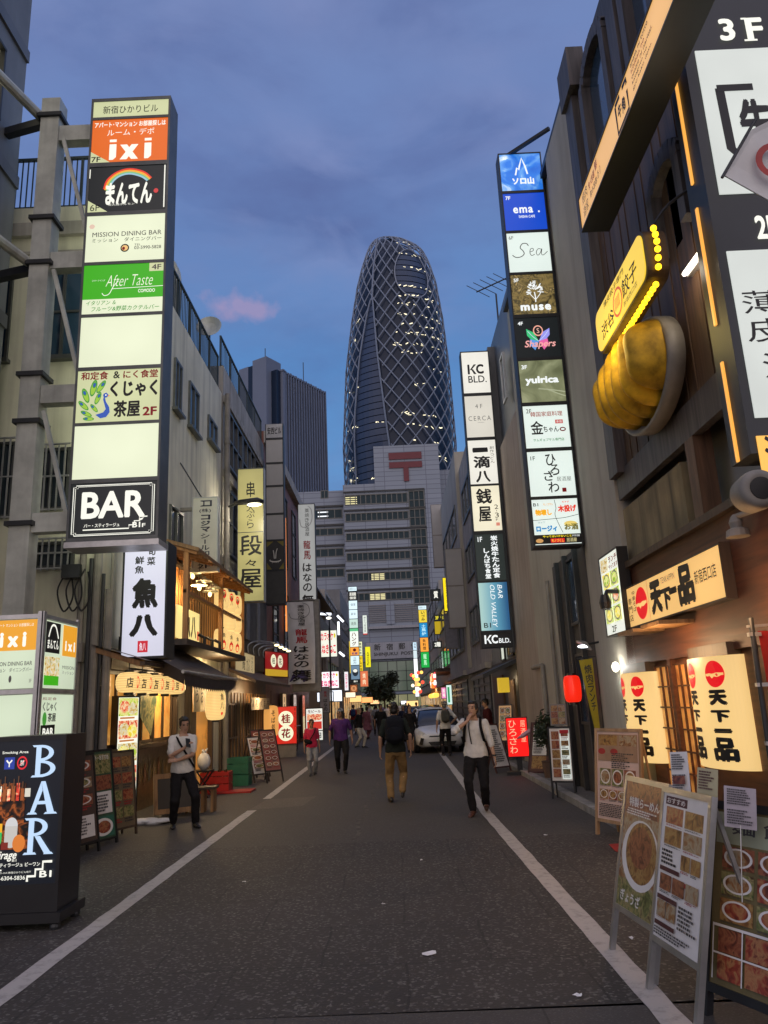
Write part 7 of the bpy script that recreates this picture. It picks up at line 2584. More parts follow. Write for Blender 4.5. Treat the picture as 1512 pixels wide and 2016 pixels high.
for i, (u, v, w, h, mt_, lb, Y) in enumerate([(1337, 1520, .125, .24, PAPER, 'white card clipped on top of the price sheet stand', 5.0), (1385, 1560, .12, .27, mat('yellowish_card', (.42, .38, .22), .4), 'yellowish folded card clipped beside the white card', 4.75), (1452, 1590, .16, .21, mat('glossy_violet_card', (.33, .29, .33), .12), 'glossy violet card clipped above the black framed board', 4.4)]):
    p = at(u, v, y=Y)
    t = thing('menu_card', lb, 'card', (p.x, p.y, p.z - h / 2), rad(-62 + i * 14), None)
    t.rotation_euler = (rad(-8), rad(6 if i else -3), rad(-55 + i * 12))
    panel(t, w, h, mt_, lines(.1, .9, .55, .95, 7, PRINT if i != 1 else PRINTM, rg) + lines(.1, .9, .08, .45, 6, PRINT, rg) + ([Q(.15, .2, .85, .4, FOOD[1])] if i < 2 else []), (0, 0, 0), name='sheet', t=.004)
    MB().bar((0, .006, -.36), (0, .006, .02), .014, m_silver, .004).build('clip', t, world=False)
e4 = [Q(0, 0, 1, 1, mat('olive_menu', (.16, .13, .06), .25)), Q(.02, .80, .98, .985, mat('pale_green_sheet', (.30, .32, .22), .3)), T('麺 飯', .15, .86, .6, .95, PRINT, .02)] + menu_grid(61, 3, 3, z0=.34, z1=.79, cap=.12, plate=True) + menu_grid(62, 2, 4, z0=.03, z1=.32, cap=.06, plate=False) + [Q(.03 + .235 * k, .03, .04 + .235 * k, .32, PAPER) for k in range(5)] + [Q(.03, .17, .97, .18, PAPER), Q(.03, .32, .97, .335, PAPER)]
menu_board('menu_board', 'black framed olive menu board at the right edge of the view', (1.78, 4.26, 0), .92, .98, rad(14), rad(-66), .12, m_black, PAPER, e4, 'menu boards by the ramen shop', ft=.045)
rm = thing('red_mat', 'small red sheet on the road beside the ramen menu boards', 'mat', (2.1, 8.2, .005))
pr = [at(1198, 1662, z=.012), at(1222, 1660, z=.012), at(1226, 1680, z=.012), at(1212, 1676, z=.012)]
MB().add([*pr], [(0, 1, 2, 3)], m_red).build('sheet', rm)
# sandwich boards and red light sign farther along on the right
e5 = menu_grid(71, 5, 1, x1=.48, cap=.1, plate=False, foods=[FOOD[0], FOOD[3], FOOD[4]]) + [Q(.52, .03, .96, .97, emi((225, 232, 225), .7, sample=False))] + menu_grid(72, 5, 1, x0=.54, x1=.94, cap=.4, plate=False) + [Q(.52, .9, .96, .97, KR)]
lb_ = menu_board('menu_board', 'narrow black stand with half lit menu sheet by the kerb, photos on top', (2.80, 13.75, 0), .42, .92, rad(4), rad(-30), .26, m_black, PAPER, e5, rear=True)
panel(lb_, .30, .36, mat('grey_photo_card', (.2, .19, .18), .4), menu_grid(73, 3, 2, cap=.05, plate=False), (0, 0, 1.2), name='photo_card')
m_maroon = mat('maroon_board', (.06, .018, .018), .6)
sb1 = menu_board('menu_board', 'maroon sandwich board with pale sheets right of the red light sign', (3.02, 17.4, 0), .5, 1.08, rad(18), rad(-38), .12, m_maroon, mat('maroon_panel', (.09, .03, .03), .6), [Q(.12, .62, .9, .96, PAPER), Q(.12, .32, .9, .60, PAPER), Q(.12, .04, .9, .30, FOOD[0])] + lines(.18, .85, .66, .93, 8, PRINT, rg) + lines(.18, .85, .35, .58, 7, PRINT, rg), 'boards by the red light sign')
menu_board('menu_board', 'maroon sandwich board left of the red light sign, behind the man in braces', (2.50, 18.9, 0), .5, 1.05, rad(20), rad(36), .12, m_maroon, PAPER, lines(.1, .9, .1, .9, 16, PRINT, rg), 'boards by the red light sign')
rl = lightbox('light_stand', 'glowing red standing light sign with pale outlined letters by the maroon boards', 'sign', (2.78, 18.25, .38), .50, .88, .18, [(.02, .86, emi((250, 22, 18), 1.1), [V('ひろさわ', .10, .06, .46, .96, ink(255, 190, 150), .0, .02), V('居酒屋', .68, .35, .92, .95, ink(255, 190, 150)), ])], m_maroon, rz=rad(-8), bez=.02)
MB().box(-.06, .03, -.30, .06, .12, -.005, m_black).build('post', rl, world=False)
MB().box(-.30, -.12, -.38, .30, .30, -.31, m_black).build('base', rl, world=False)
um = thing('umbrella', 'folded pale pink translucent umbrella leaning across the red light sign', 'umbrella', (2.95, 17.9, .6))
MB().tube([(2.72, 17.95, .80), (2.85, 17.93, .86), (3.02, 17.9, .96), (3.06, 17.9, 1.0)], [.01, .05, .055, .015], mat('pink_vinyl', (.55, .30, .36), .25), 10).build('canopy', um)
MB().tube([(3.06, 17.9, 1.0), (3.2, 17.87, 1.09)], .012, m_alu, 6).build('handle', um)
# bar entrance under the second column
be_ = thing('bar_entrance', 'dark bar entrance with warm lit upper window under the sign column', 'shopfront', (3.4, 24, 0))
F = fmap('x', 3.41, -1)
win(be_, F, 21.6, 22.7, 2.85, 3.7, m_black, emi((250, 205, 120), .95, fall=.15), nx=3, fw=.05, name='lit_window')
win(be_, F, 23.3, 24.2, 2.8, 3.8, m_black, emi((225, 232, 215), .8), nx=1, fw=.05, name='lit_window')
mb = MB()
fbox(mb, F, 22.0, .0, .1, 23.2, .05, 2.2, mat('amber_door', (.16, .09, .03), .4))
fbox(mb, F, 24.2, .0, .1, 26.4, .05, 2.4, mat('shutter_brick', (.12, .07, .055), .7))
mb.build('door', be_)
MB().box(2.9, 21.7, 1.85, 3.2, 21.95, 2.25, emi((230, 190, 50), .7)).build('lantern_box', be_)
lamp('bar_light', be_, (3.0, 22.3, 2.2), 9, (1, .75, .45), .1)
menu_board('menu_board', 'tilted bright menu easel high by the bar entrance', (2.85, 21.0, .35), .4, 1.0, rad(20), rad(-20), .25, m_black, emi((210, 160, 110), .5, sample=False), menu_grid(81, 4, 2, cap=.2))
# potted shrub
ps = thing('potted_shrub', 'dark leafy shrub in a pot against the taupe wall', 'plant', (3.15, 16.4, .1))
MB().lathe([(.13, 0), (.17, .3), (.18, .32), (.15, .31), (.0, .29)], (3.12, 16.4, .095), mat('clay_pot', (.12, .07, .05), .8), 16).build('pot', ps)
m_leaf = mat('dark_leaf', (.035, .055, .022), .6, var=.5, scale=8)


def foliage(mb, c, rx, ry, rz_, n, s, mt, rng, clumps=7):
    cl = [(Vector((rng.uniform(-1, 1) * rx * .6, rng.uniform(-1, 1) * ry * .6, rng.uniform(-1, 1) * rz_ * .7)), rng.uniform(.35, .6)) for _ in range(clumps)]
    for i in range(n):
        o_, k_ = rng.choice(cl)
        v_ = Vector((rng.gauss(0, 1), rng.gauss(0, 1), rng.gauss(0, 1))).normalized() * rng.random() ** .4
        p = Vector(c) + o_ + Vector((v_.x * rx * k_, v_.y * ry * k_, v_.z * rz_ * k_))
        a = Vector((rng.uniform(-1, 1), rng.uniform(-1, 1), rng.uniform(-.6, .6))).normalized()
        b = a.cross(Vector((rng.uniform(-1, 1), rng.uniform(-1, 1), rng.uniform(-1, 1)))).normalized()
        l_ = s * rng.uniform(.6, 1.3)
        mb.add([p - a * l_, p + b * l_ * .4, p + a * l_, p - b * l_ * .4], [(0, 1, 2, 3)], mt)


mb = MB()
foliage(mb, (3.08, 16.4, .95), .30, .45, .55, 1100, .055, m_leaf, random.Random(2))
mb.build('foliage', ps)
mb = MB()
for k in range(6):
    mb.tube([(3.12, 16.4, .4), (3.1 + RN.uniform(-.15, .1), 16.4 + RN.uniform(-.3, .3), 1.2)], [.02, .006], m_wood2, 5)
mb.build('stem', ps)
# street trees before the post office
m_leaf2 = mat('dusk_foliage', (.045, .065, .035), .7, var=.5, scale=.8)
for i, (u, Y, hgt, lb) in enumerate([(757, 108, 6.3, 'dark round street tree before the post office, left of the road'), (738, 118, 5.2, 'smaller dark street tree behind the round one')]):
    p = at(u, 1390, y=Y)
    t = thing('street_tree', lb, 'tree', (p.x, Y, 0))
    mb = MB()
    mb.tube([(p.x, Y, 0), (p.x + .05, Y, 1.6), (p.x, Y, 2.6)], [.17, .13, .09], m_wood2, 8)
    for k in range(6):
        a = 2 * PI * k / 6
        mb.tube([(p.x, Y, 1.9), (p.x + math.cos(a) * .9, Y + math.sin(a) * .9, 3.4), (p.x + math.cos(a) * 1.5, Y + math.sin(a) * 1.4, 4.6)], [.07, .05, .02], m_wood2, 6)
    mb.build('trunk', t)
    mb = MB()
    foliage(mb, (p.x, Y, hgt * .64), 2.3 - .4 * i, 2.0, hgt * .38, 2300, .24, m_leaf2, random.Random(23 + i), 11)
    mb.build('crown', t)
# festive stall on the right, far
fsx = thing('stall_front', 'festive stall front hung with orange and red lights and paper lanterns', 'stall', (3.2, 48, 0))
mb = MB()
mb.box(2.55, 46.5, 2.25, 3.7, 54, 2.5, m_wood3)
mb.box(2.6, 46.5, 3.4, 3.7, 54, 3.6, m_wood2)
mb.build('eave', fsx)
for k in range(16):
    MB().ell((2.5, 46.6 + k * .48, 2.05), (.17, .17, .15), emi((255, 190, 80), 1.8), 8, 6).build('lantern', fsx)
rq = random.Random(9)
for k in range(26):
    y = rq.uniform(46.6, 53)
    c = rq.choice([(255, 120, 40), (235, 60, 60), (255, 210, 150), (255, 250, 240), (240, 80, 90)])
    MB().box(2.5 - rq.uniform(0, .12), y, 2.5 + rq.uniform(0, .7), 2.56, y + rq.uniform(.15, .6), 2.7 + rq.uniform(.1, .8), emi(c, 1.2, sample=False)).build('decoration', fsx)
lamp('stall_light', fsx, (2.2, 48, 2.2), 45, (1, .65, .3), .3)
bb_ = thing('bulb_cluster', 'cluster of warm bulbs and small signs over the far end of the street', 'lights', (2.6, 78, 3))
for k in range(14):
    MB().ell((2.3 + rq.uniform(-.5, .6), 76 + rq.uniform(-3, 3), 3.4 + rq.uniform(-.9, 1.2)), (.16, .16, .16), emi(rq.choice([(255, 190, 90), (255, 240, 200), (240, 70, 50)]), 2.2, sample=False), 8, 6).build('bulb', bb_)
# far shop lights on the left
for i, (u, v, Y, c, w, h) in enumerate([(700, 1376, 80, (255, 190, 120), 1.2, .6), (690, 1368, 66, (255, 225, 190), .8, .4), (722, 1378, 95, (255, 170, 100), 1.4, .6), (738, 1382, 110, (255, 200, 140), 1.2, .5), (655, 1370, 52, (235, 240, 250), 1.2, .7), (812, 1385, 110, (255, 200, 130), 1.6, .7), (797, 1383, 125, (240, 240, 250), 1.2, .5), (640, 1372, 46, (240, 245, 255), .9, .5)]):
    p = at(u, v, y=Y)
    lt = thing('shop_lamp', ['warm far shop lamp below the orange poster box', 'pale far shop lamp below the brown round emblem', 'amber far lamp left of the street tree', 'small far lamp at the foot of the smaller street tree', 'white shop lamp under the lower karaoke sign', 'warm far lamp on the right beyond the parked cars', 'white far lamp near the right end of the street', 'white lamp by the karaoke shop door'][i], 'lamp', p)
    MB().box(p.x - w / 2, Y, p.z - h / 2, p.x + w / 2, Y + .1, p.z + h / 2, emi(c, 1.5)).build('lens', lt)
    MB().box(p.x - w / 2 - .05, Y + .103, p.z - h / 2 - .05, p.x + w / 2 + .05, Y + .16, p.z + h / 2 + .05, m_dark).build('housing', lt)


# ================================================================== people
def remesh(mb, name, parent, vox, mats, pick=None, smooth_it=2, fold=0.0):
    """union of the closed pieces in mb as one continuous skin"""
    me = bpy.data.meshes.new(name)
    me.from_pydata(mb.v, [], mb.f)
    me.update()
    o = bpy.data.objects.new(name, me)
    COL.objects.link(o)
    md = o.modifiers.new('skin', 'REMESH')
    md.mode = 'VOXEL'
    md.voxel_size = vox
    if smooth_it:
        sm = o.modifiers.new('relax', 'SMOOTH')
        sm.factor = .5
        sm.iterations = smooth_it
    dg = bpy.context.evaluated_depsgraph_get()
    nm = bpy.data.meshes.new_from_object(o.evaluated_get(dg))
    o.modifiers.clear()
    if fold:                                     # soft creases of the cloth
        nm.update()
        for v, nv in zip(nm.vertices, [q.vector.copy() for q in nm.vertex_normals]):
            c = v.co.copy()
            k = noise.noise(Vector((c.x * 11, c.y * 11, c.z * 7 + 3))) + .6 * noise.noise(Vector((c.x * 22 + c.z * 9, c.y * 22, c.z * 16)))
            v.co = c + nv * (k * fold)
    o.data = nm
    bpy.data.meshes.remove(me)
    nm.name = name
    for m_ in mats:
        nm.materials.append(m_)
    n = len(nm.polygons)
    nm.polygons.foreach_set('use_smooth', [True] * n)
    if pick:
        nm.polygons.foreach_set('material_index', [pick(p.center) for p in nm.polygons])
    nm.update()
    o.parent = parent
    return o


def ik(a, b, l1, l2, pole):
    a, b, pole = Vector(a), Vector(b), Vector(pole)
    d = b - a
    L_ = min(d.length, (l1 + l2) * .999)
    t = d.normalized()
    x = (l1 * l1 - l2 * l2 + L_ * L_) / (2 * L_)
    hgt = math.sqrt(max(0, l1 * l1 - x * x))
    p = (pole - t * pole.dot(t)).normalized()
    return a + t * x + p * hgt, a + t * L_


def rings(mb, rows, mt, n=18):
    """loft of horizontal ellipses: rows = [(centre, rx, ry)]"""
    vs = []
    for c, rx, ry in rows:
        for j in range(n):
            q = 2 * PI * j / n
            vs.append((c[0] + rx * math.cos(q), c[1] + ry * math.sin(q), c[2]))
    k = len(rows)
    fs = [(i * n + j, i * n + (j + 1) % n, (i + 1) * n + (j + 1) % n, (i + 1) * n + j) for i in range(k - 1) for j in range(n)]
    fs += [tuple(range(n - 1, -1, -1)), tuple((k - 1) * n + j for j in range(n))]
    mb.add(vs, fs, mt)


def limb(mb, pts, rs, mt, n=12):
    mb.tube(pts, rs, mt, n)
    for p, r in zip(pts, rs):
        mb.ell(p, (r * .99, r * .99, r * .99), mt, 10, 8)


def hand(mb, w, d, nrm, side, s, mt, curl=.5, fine=True):
    """palm, four bent fingers of unequal length and a thumb from the side of the palm"""
    w, d = Vector(w), Vector(d).normalized()
    nrm = Vector(nrm)
    nrm = (nrm - d * nrm.dot(d)).normalized()
    ac = d.cross(nrm) * side
    pal = [w + d * (.02 * s), w + d * (.055 * s), w + d * (.092 * s)]
    for i in range(3):
        mb.ell(pal[i], (.036 * s, .036 * s, .036 * s), mt, 8, 6, Matrix(((ac * 1.05), (nrm * .42), (d * .75))).transposed())
    if not fine:
        mb.ell(w + d * (.13 * s) + nrm * (.015 * s), (.03 * s, .03 * s, .05 * s), mt, 8, 6, Matrix((ac, nrm * .5, d)).transposed())
    for i in range(4):
        b = w + d * (.10 * s) + ac * ((i - 1.5) * .0195 * s)
        L_ = (.066, .077, .072, .056)[i] * s
        a1, a2 = curl * .6, curl * 1.5
        p1 = b + (d * math.cos(a1) + nrm * math.sin(a1)) * L_ * .5
        p2 = p1 + (d * math.cos(a2) + nrm * math.sin(a2)) * L_ * .5
        mb.tube([b - d * .02, b, p1, p2], [.0088 * s, .0088 * s, .0085 * s, .0068 * s], mt, 8)
    b = w + d * (.035 * s) - ac * (.030 * s)
    p1 = b - ac * (.026 * s) + d * (.026 * s) + nrm * (.012 * s)
    mb.tube([b + ac * .015, b, p1, p1 + d * (.030 * s) + nrm * (.012 * s)], [.012 * s, .0115 * s, .010 * s, .008 * s], mt, 8)


SKIN = mat('skin', (.46, .27, .18), .55, var=.06, spec=.3)
SKIN2 = mat('tanned_skin', (.30, .165, .105), .55, var=.06, spec=.3)
HAIR = mat('black_hair', (.012, .010, .009), .45, var=.3, scale=30)
HAIRB = mat('fair_hair', (.34, .24, .13), .5, var=.3, scale=30)
HAIRG = mat('grey_hair', (.20, .20, .20), .55, var=.3, scale=30)
LIP = mat('lips', (.30, .11, .09), .5)
EYE = mat('eye_dark', (.01, .009, .008), .3)


def cloth_mat(name, col, var=.18, rough=.9):
    return mat('cloth_' + name, col, rough, var=var, scale=9, bump=.35, bscale=26, spec=.2)


def person(label, x, y, h, face, top, bottom, pose=None, shoes=(.02, .018, .017), sleeve='short', skin=None, hair=HAIR, hair_len=0, vox=.009, fine=True, build=1.0, skirt=None, cap=None, group=None, hat=None, z=0.0):
    """face: heading in degrees, 0 = towards the viewer"""
    po_ = dict(fl=(.10, .0, 0, 0), fr=(-.10, .0, 0, 0), hl=None, hr=None, el=None, er=None, lean=0.0, drop=0.02, yaw=0, pitch=0, hdl=None, hdr=None, curl=.6, roll=0)
    po_.update(pose or {})
    s = h / 1.70
    r = thing('person', label, 'person', (x, y, z), rad(face), group)
    sk = skin or SKIN
    B = build
    V_ = lambda a, b, c: Vector((a * s, b * s, c * s))
    hipz = .90 - po_['drop']
    ln = po_['lean']
    hip = V_(0, 0, hipz)
    chest = V_(0, -ln * .6, hipz + .36)
    neck = V_(0, -ln, hipz + .545)
    hc = V_(po_.get('hx', 0), -ln * 1.15 - .015, hipz + .685)
    tors = [(V_(0, 0, hipz - .11), .105 * B, .085), (V_(0, .005, hipz - .05), .158 * B, .11), (V_(0, 0, hipz + .03), .160 * B, .115), (V_(0, -ln * .2, hipz + .14), .140 * B, .102), (V_(0, -ln * .45, hipz + .26), .152 * B, .112), (V_(0, -ln * .65, hipz + .38), .172 * B, .118), (V_(0, -ln * .8, hipz + .46), .168 * B, .098), (V_(0, -ln * .92, hipz + .51), .110 * B, .072), (V_(0, -ln * .97, hipz + .545), .058, .056), (V_(0, -ln * 1.02, hipz + .60), .052, .054)]

    def torso(mb, e, lo, hi):
        rows = [(c, (rx + e) * s, (ry + e) * s) for c, rx, ry in tors if lo * s <= c.z - hip.z <= hi * s]
        rings(mb, rows, sk)

    L = {}
    for k, sg in (('l', 1), ('r', -1)):
        hj = V_(.085 * sg * B, 0, hipz - .05)
        fx, fy, fz, fp = po_['f' + k]
        an = V_(fx, fy, fz + .085 + (.07 * abs(math.sin(fp)) if fp else 0))
        kn, an = ik(hj, an, .425 * s, .41 * s, (sg * .15, -1, 0))
        sh = V_(.166 * sg * B, -ln * .85, hipz + .47)
        hp = po_['h' + k] or (.235 * sg * B, -.04 - ln * .5, hipz - .06)
        el_, wr = ik(sh, V_(*hp), .285 * s, .255 * s, po_['e' + k] or (sg * .5, 1, -.2))
        L[k] = (hj, kn, an, sh, el_, wr, fp)
    # ---- body
    mb = MB()
    torso(mb, 0, -1, 2)
    for k, sg in (('l', 1), ('r', -1)):
        hj, kn, an, sh, el_, wr, fp = L[k]
        mid = hj.lerp(kn, .5)
        cf = kn.lerp(an, .35) + V_(0, .012, 0)
        limb(mb, [hj, mid, kn, cf, an], [.082 * s * B, .070 * s * B, .052 * s, .050 * s, .034 * s], sk)
        limb(mb, [sh, sh.lerp(el_, .5), el_, el_.lerp(wr, .4), wr], [.050 * s, .044 * s, .036 * s, .036 * s, .024 * s], sk)
        limb(mb, [neck + V_(0, .01, -.05), sh], [.05 * s, .05 * s], sk, 10)
        d = po_['hd' + k] or (wr - el_)
        hand(mb, wr, d, po_.get('pn' + k) or (-sg, -.3, 0), sg, s, sk, po_['curl'], fine)
    RH = Matrix.Rotation(rad(po_['yaw']), 3, 'Z') @ Matrix.Rotation(rad(po_['pitch']), 3, 'X') @ Matrix.Rotation(rad(po_['roll']), 3, 'Y')
    HF = lambda a, b, c: hc + RH @ Vector((a * s, b * s, c * s))
    hr = [(-.118, .022, .026, -.052), (-.105, .040, .046, -.040), (-.075, .054, .066, -.022), (-.04, .062, .082, -.010), (0, .069, .091, -.002), (.035, .073, .096, .003), (.07, .069, .089, .006), (.10, .051, .066, .008), (.118, .024, .032, .010)]
    n = 16
    vs = []
    for zc, rx, ry, yc in hr:
        for j in range(n):
            q = 2 * PI * j / n
            vs.append(HF(rx * math.cos(q), yc + ry * math.sin(q), zc))
    k_ = len(hr)
    mb.add(vs, [(i * n + j, i * n + (j + 1) % n, (i + 1) * n + (j + 1) % n, (i + 1) * n + j) for i in range(k_ - 1) for j in range(n)] + [tuple(range(n - 1, -1, -1)), tuple((k_ - 1) * n + j for j in range(n))], sk)
    mb.tube([HF(0, -.088, .028), HF(0, -.104, .0), HF(0, -.112, -.018), HF(0, -.094, -.026)], [.008 * s, .011 * s, .015 * s, .011 * s], sk, 8)
    for sg in (1, -1):
        mb.ell(HF(.072 * sg, .008, -.004), (.011 * s, .019 * s, .03 * s), sk, 8, 6)
        mb.ell(HF(.03 * sg, -.078, .036), (.024 * s, .014 * s, .009 * s), sk, 8, 6)
    mb.ell(HF(0, -.088, -.055), (.024 * s, .012 * s, .012 * s), sk, 8, 6)
    ip = RH.transposed()

    def pick(c):
        q = ip @ (c - hc) / s
        if q.y < -.05:
            if abs(abs(q.x) - .031) < .014 and abs(q.z - .014) < .0075:
                return 1
            if abs(abs(q.x) - .031) < .018 and abs(q.z - .038) < .005:
                return 1
            if abs(q.x) < .022 and abs(q.z + .056) < .006 and q.y < -.08:
                return 2
        return 0
    remesh(mb, 'body', r, vox * s, [sk, EYE, LIP], pick)
    # ---- top
    mb = MB()
    lo = -.10 if skirt is None else -.08
    e = .016
    rows = [(c, (rx + e + (.008 if c.z < hip.z + .1 * s else 0)) * s, (ry + e + .004) * s) for c, rx, ry in tors if lo * s <= c.z - hip.z <= .52 * s]
    rings(mb, rows, top)
    for k, sg in (('l', 1), ('r', -1)):
        hj, kn, an, sh, el_, wr, fp = L[k]
        limb(mb, [neck + V_(0, .01, -.055), sh], [.060 * s, .060 * s], top, 10)
        if sleeve == 'short':
            limb(mb, [sh, sh.lerp(el_, .45), sh.lerp(el_, .78)], [.061 * s, .058 * s, .057 * s], top)
        elif sleeve == 'long':
            limb(mb, [sh, sh.lerp(el_, .5), el_, el_.lerp(wr, .5), el_.lerp(wr, .93)], [.060 * s, .056 * s, .051 * s, .047 * s, .040 * s], top)
        elif sleeve == 'rolled':
            limb(mb, [sh, sh.lerp(el_, .5), el_, el_.lerp(wr, .25)], [.061 * s, .060 * s, .056 * s, .053 * s], top)
    if skirt:
        zs_ = [0.03, -.12, -.28, -.42][:3 if skirt == 'short' else 4]
        rings(mb, [(V_(0, 0, hipz + z_), (.17 + .05 * i) * s, (.13 + .05 * i) * s) for i, z_ in enumerate(zs_)], top)
    remesh(mb, 'dress' if skirt else 'shirt', r, max(vox, .010) * s * 1.1, [top], fold=.011)
    # ---- trousers
    if bottom is not None:
        mb = MB()
        torso(mb, .013, -.12, .06)
        for k, sg in (('l', 1), ('r', -1)):
            hj, kn, an, sh, el_, wr, fp = L[k]
            mid = hj.lerp(kn, .5)
            limb(mb, [hj, mid, kn, kn.lerp(an, .5), kn.lerp(an, .97)], [.098 * s * B, .088 * s * B, .072 * s, .067 * s, .060 * s], bottom)
        remesh(mb, 'trousers', r, max(vox, .010) * s * 1.1, [bottom], fold=.011)
    # ---- shoes
    shm = shoes if not isinstance(shoes, tuple) else mat('shoe_%d' % int(shoes[0] * 1000), shoes, .4)
    for k, sg in (('l', 1), ('r', -1)):
        hj, kn, an, sh, el_, wr, fp = L[k]
        mb = MB()
        RF = Matrix.Rotation(rad(sg * 9), 3, 'Z') @ Matrix.Rotation(fp, 3, 'X')
        ff_ = lambda a, b, c: an + RF @ V_(a, b, c)
        for (yy, rx, rz_, zc) in [(.062, .034, .040, -.045), (.03, .038, .050, -.036), (-.03, .042, .046, -.042), (-.09, .046, .036, -.050), (-.14, .046, .030, -.056), (-.175, .034, .022, -.062)]:
            mb.ell(ff_(0, yy, zc), (rx * s, .045 * s, rz_ * s), shm, 10, 8, RF)
        remesh(mb, 'shoe', r, .010 * s, [shm], None, 1)
    # ---- hair
    mb = MB()
    if hair is not None:
        for (a, b, c), (p, q, t) in [((0, .016, .034), (.080, .100, .094)), ((0, .045, -.022), (.073, .066, .075)), ((.0, -.045, .098), (.058, .040, .024)), ((.062, .0, .03), (.022, .05, .055)), ((-.062, .0, .03), (.022, .05, .055))]:
            mb.ell(HF(a, b, c), (p * s, q * s, t * s), hair, 14, 10, RH)
        for i in range(26):
            a = RN.uniform(0, 2 * PI)
            b = RN.uniform(.1, 1.3)
            mb.ell(HF(.074 * math.cos(a) * math.cos(b), .02 + .092 * math.sin(a) * math.cos(b), .036 + .088 * math.sin(b)), (.020 * s, .020 * s, .016 * s), hair, 6, 5, RH)
        if hair_len:
            for i in range(5):
                t = i / 4
                mb.ell(HF(0, .055 + .015 * t, -.05 - hair_len * t), ((.075 - .02 * t) * s, .045 * s, .06 * s), hair, 10, 8)
                for sg in (1, -1):
                    mb.ell(HF(.062 * sg, .02, -.03 - hair_len * .8 * t), (.022 * s, .045 * s, .05 * s), hair, 8, 6)
        remesh(mb, 'hair', r, max(vox, .009) * s, [hair], None, 1)
    if cap:
        mb = MB()
        mb.ell(HF(0, .012, .055), (.088 * s, .106 * s, .082 * s), cap, 14, 8, RH)
        remesh(mb, 'cap', r, .011 * s, [cap], None, 1)
    if hat:
        mb = MB()
        pr_ = [(.0, .135), (.05, .140), (.078, .125), (.090, .085), (.095, .060), (.160, .048), (.165, .043), (.095, .048), (.0, .05)]
        mb.lathe([(a * s, b * s) for a, b in pr_], (0, 0, 0), hat[0], 24)
        mb2 = MB()
        mb2.lathe([(.0935 * s, .062 * s), (.0985 * s, .062 * s), (.0955 * s, .086 * s), (.090 * s, .086 * s)], (0, 0, 0), hat[1], 24)
        T4 = Matrix.Translation(hc) @ RH.to_4x4()
        for m_, nm_ in ((mb, 'straw_hat'), (mb2, 'hat_band')):
            m_.v = [tuple(T4 @ Vector(p)) for p in m_.v]
        o = mb.build('straw_hat', r, smooth=True, world=False)
        mb2.build('hat_band', o, world=False)
    return r, L, s, (hip, chest, neck, hc), HF, tors


def strap(name, parent, pts, mt, w=.03):
    mb = MB()
    mb.tube(smooth_pts([tuple(p) for p in pts], 5), [(w / 2, .006)] * ((len(pts) - 1) * 5 + 1), mt, 8)
    return mb.build(name, parent, smooth=True, world=False)


def backpack(label, P_, mt, w=.29, h=.44, d=.16, zoff=.0, front=True):
    """a bag on a person's back: body, pocket, two shoulder straps"""
    r, L_, s, (hip, chest, neck, hc), HF, tors = P_
    t = thing('backpack', label, 'backpack', r.location, r.rotation_euler.z)
    c = Vector((0, (.115 + d / 2 + .02) * s + chest.y, chest.z - .02 * s + zoff))
    mb = MB()
    for k, (cc, ww, hh, dd) in enumerate([(c, w, h, d), (c + Vector((0, d * .45 * s, -h * .14 * s)), w * .8, h * .5, d * .4)]):
        rows = []
        for i in range(9):
            q = -1 + 2 * i / 8
            f = max(.02, 1 - abs(q) ** 4) ** .4
            rows.append((cc + Vector((0, 0, q * hh / 2 * s)), ww / 2 * s * f, dd / 2 * s * f))
        n = 20
        vs = []
        for p, rx, ry in rows:
            for j in range(n):
                a = 2 * PI * j / n
                ca, sa = math.cos(a), math.sin(a)
                m_ = (abs(ca) ** 3.5 + abs(sa) ** 3.5) ** (-1 / 3.5)
                vs.append((p.x + rx * ca * m_, p.y + ry * sa * m_, p.z))
        b = MB()
        b.add(vs, [(i * n + j, i * n + (j + 1) % n, (i + 1) * n + (j + 1) % n, (i + 1) * n + j) for i in range(8) for j in range(n)] + [tuple(range(n - 1, -1, -1)), tuple(8 * n + j for j in range(n))], mt)
        b.build('bag' if k == 0 else 'pocket', t, smooth=True, world=False)
    for sg in (1, -1):
        sh = L_['l' if sg > 0 else 'r'][3]
        top = Vector((sg * .10 * s, neck.y + .01, neck.z + .005))
        strap('strap', t, [c + Vector((sg * .09 * s, -d * .4 * s, .18 * s)), top + Vector((0, .05 * s, -.0)), top + Vector((sg * .015 * s, -.045 * s, -.005 * s)), Vector((sg * .125 * s, chest.y - .140 * s, chest.z + .05 * s)), Vector((sg * .155 * s, chest.y - .105 * s, chest.z - .13 * s)), Vector((sg * .15 * s, chest.y + .04 * s, chest.z - .20 * s))], mt, .045 * s)
    return t


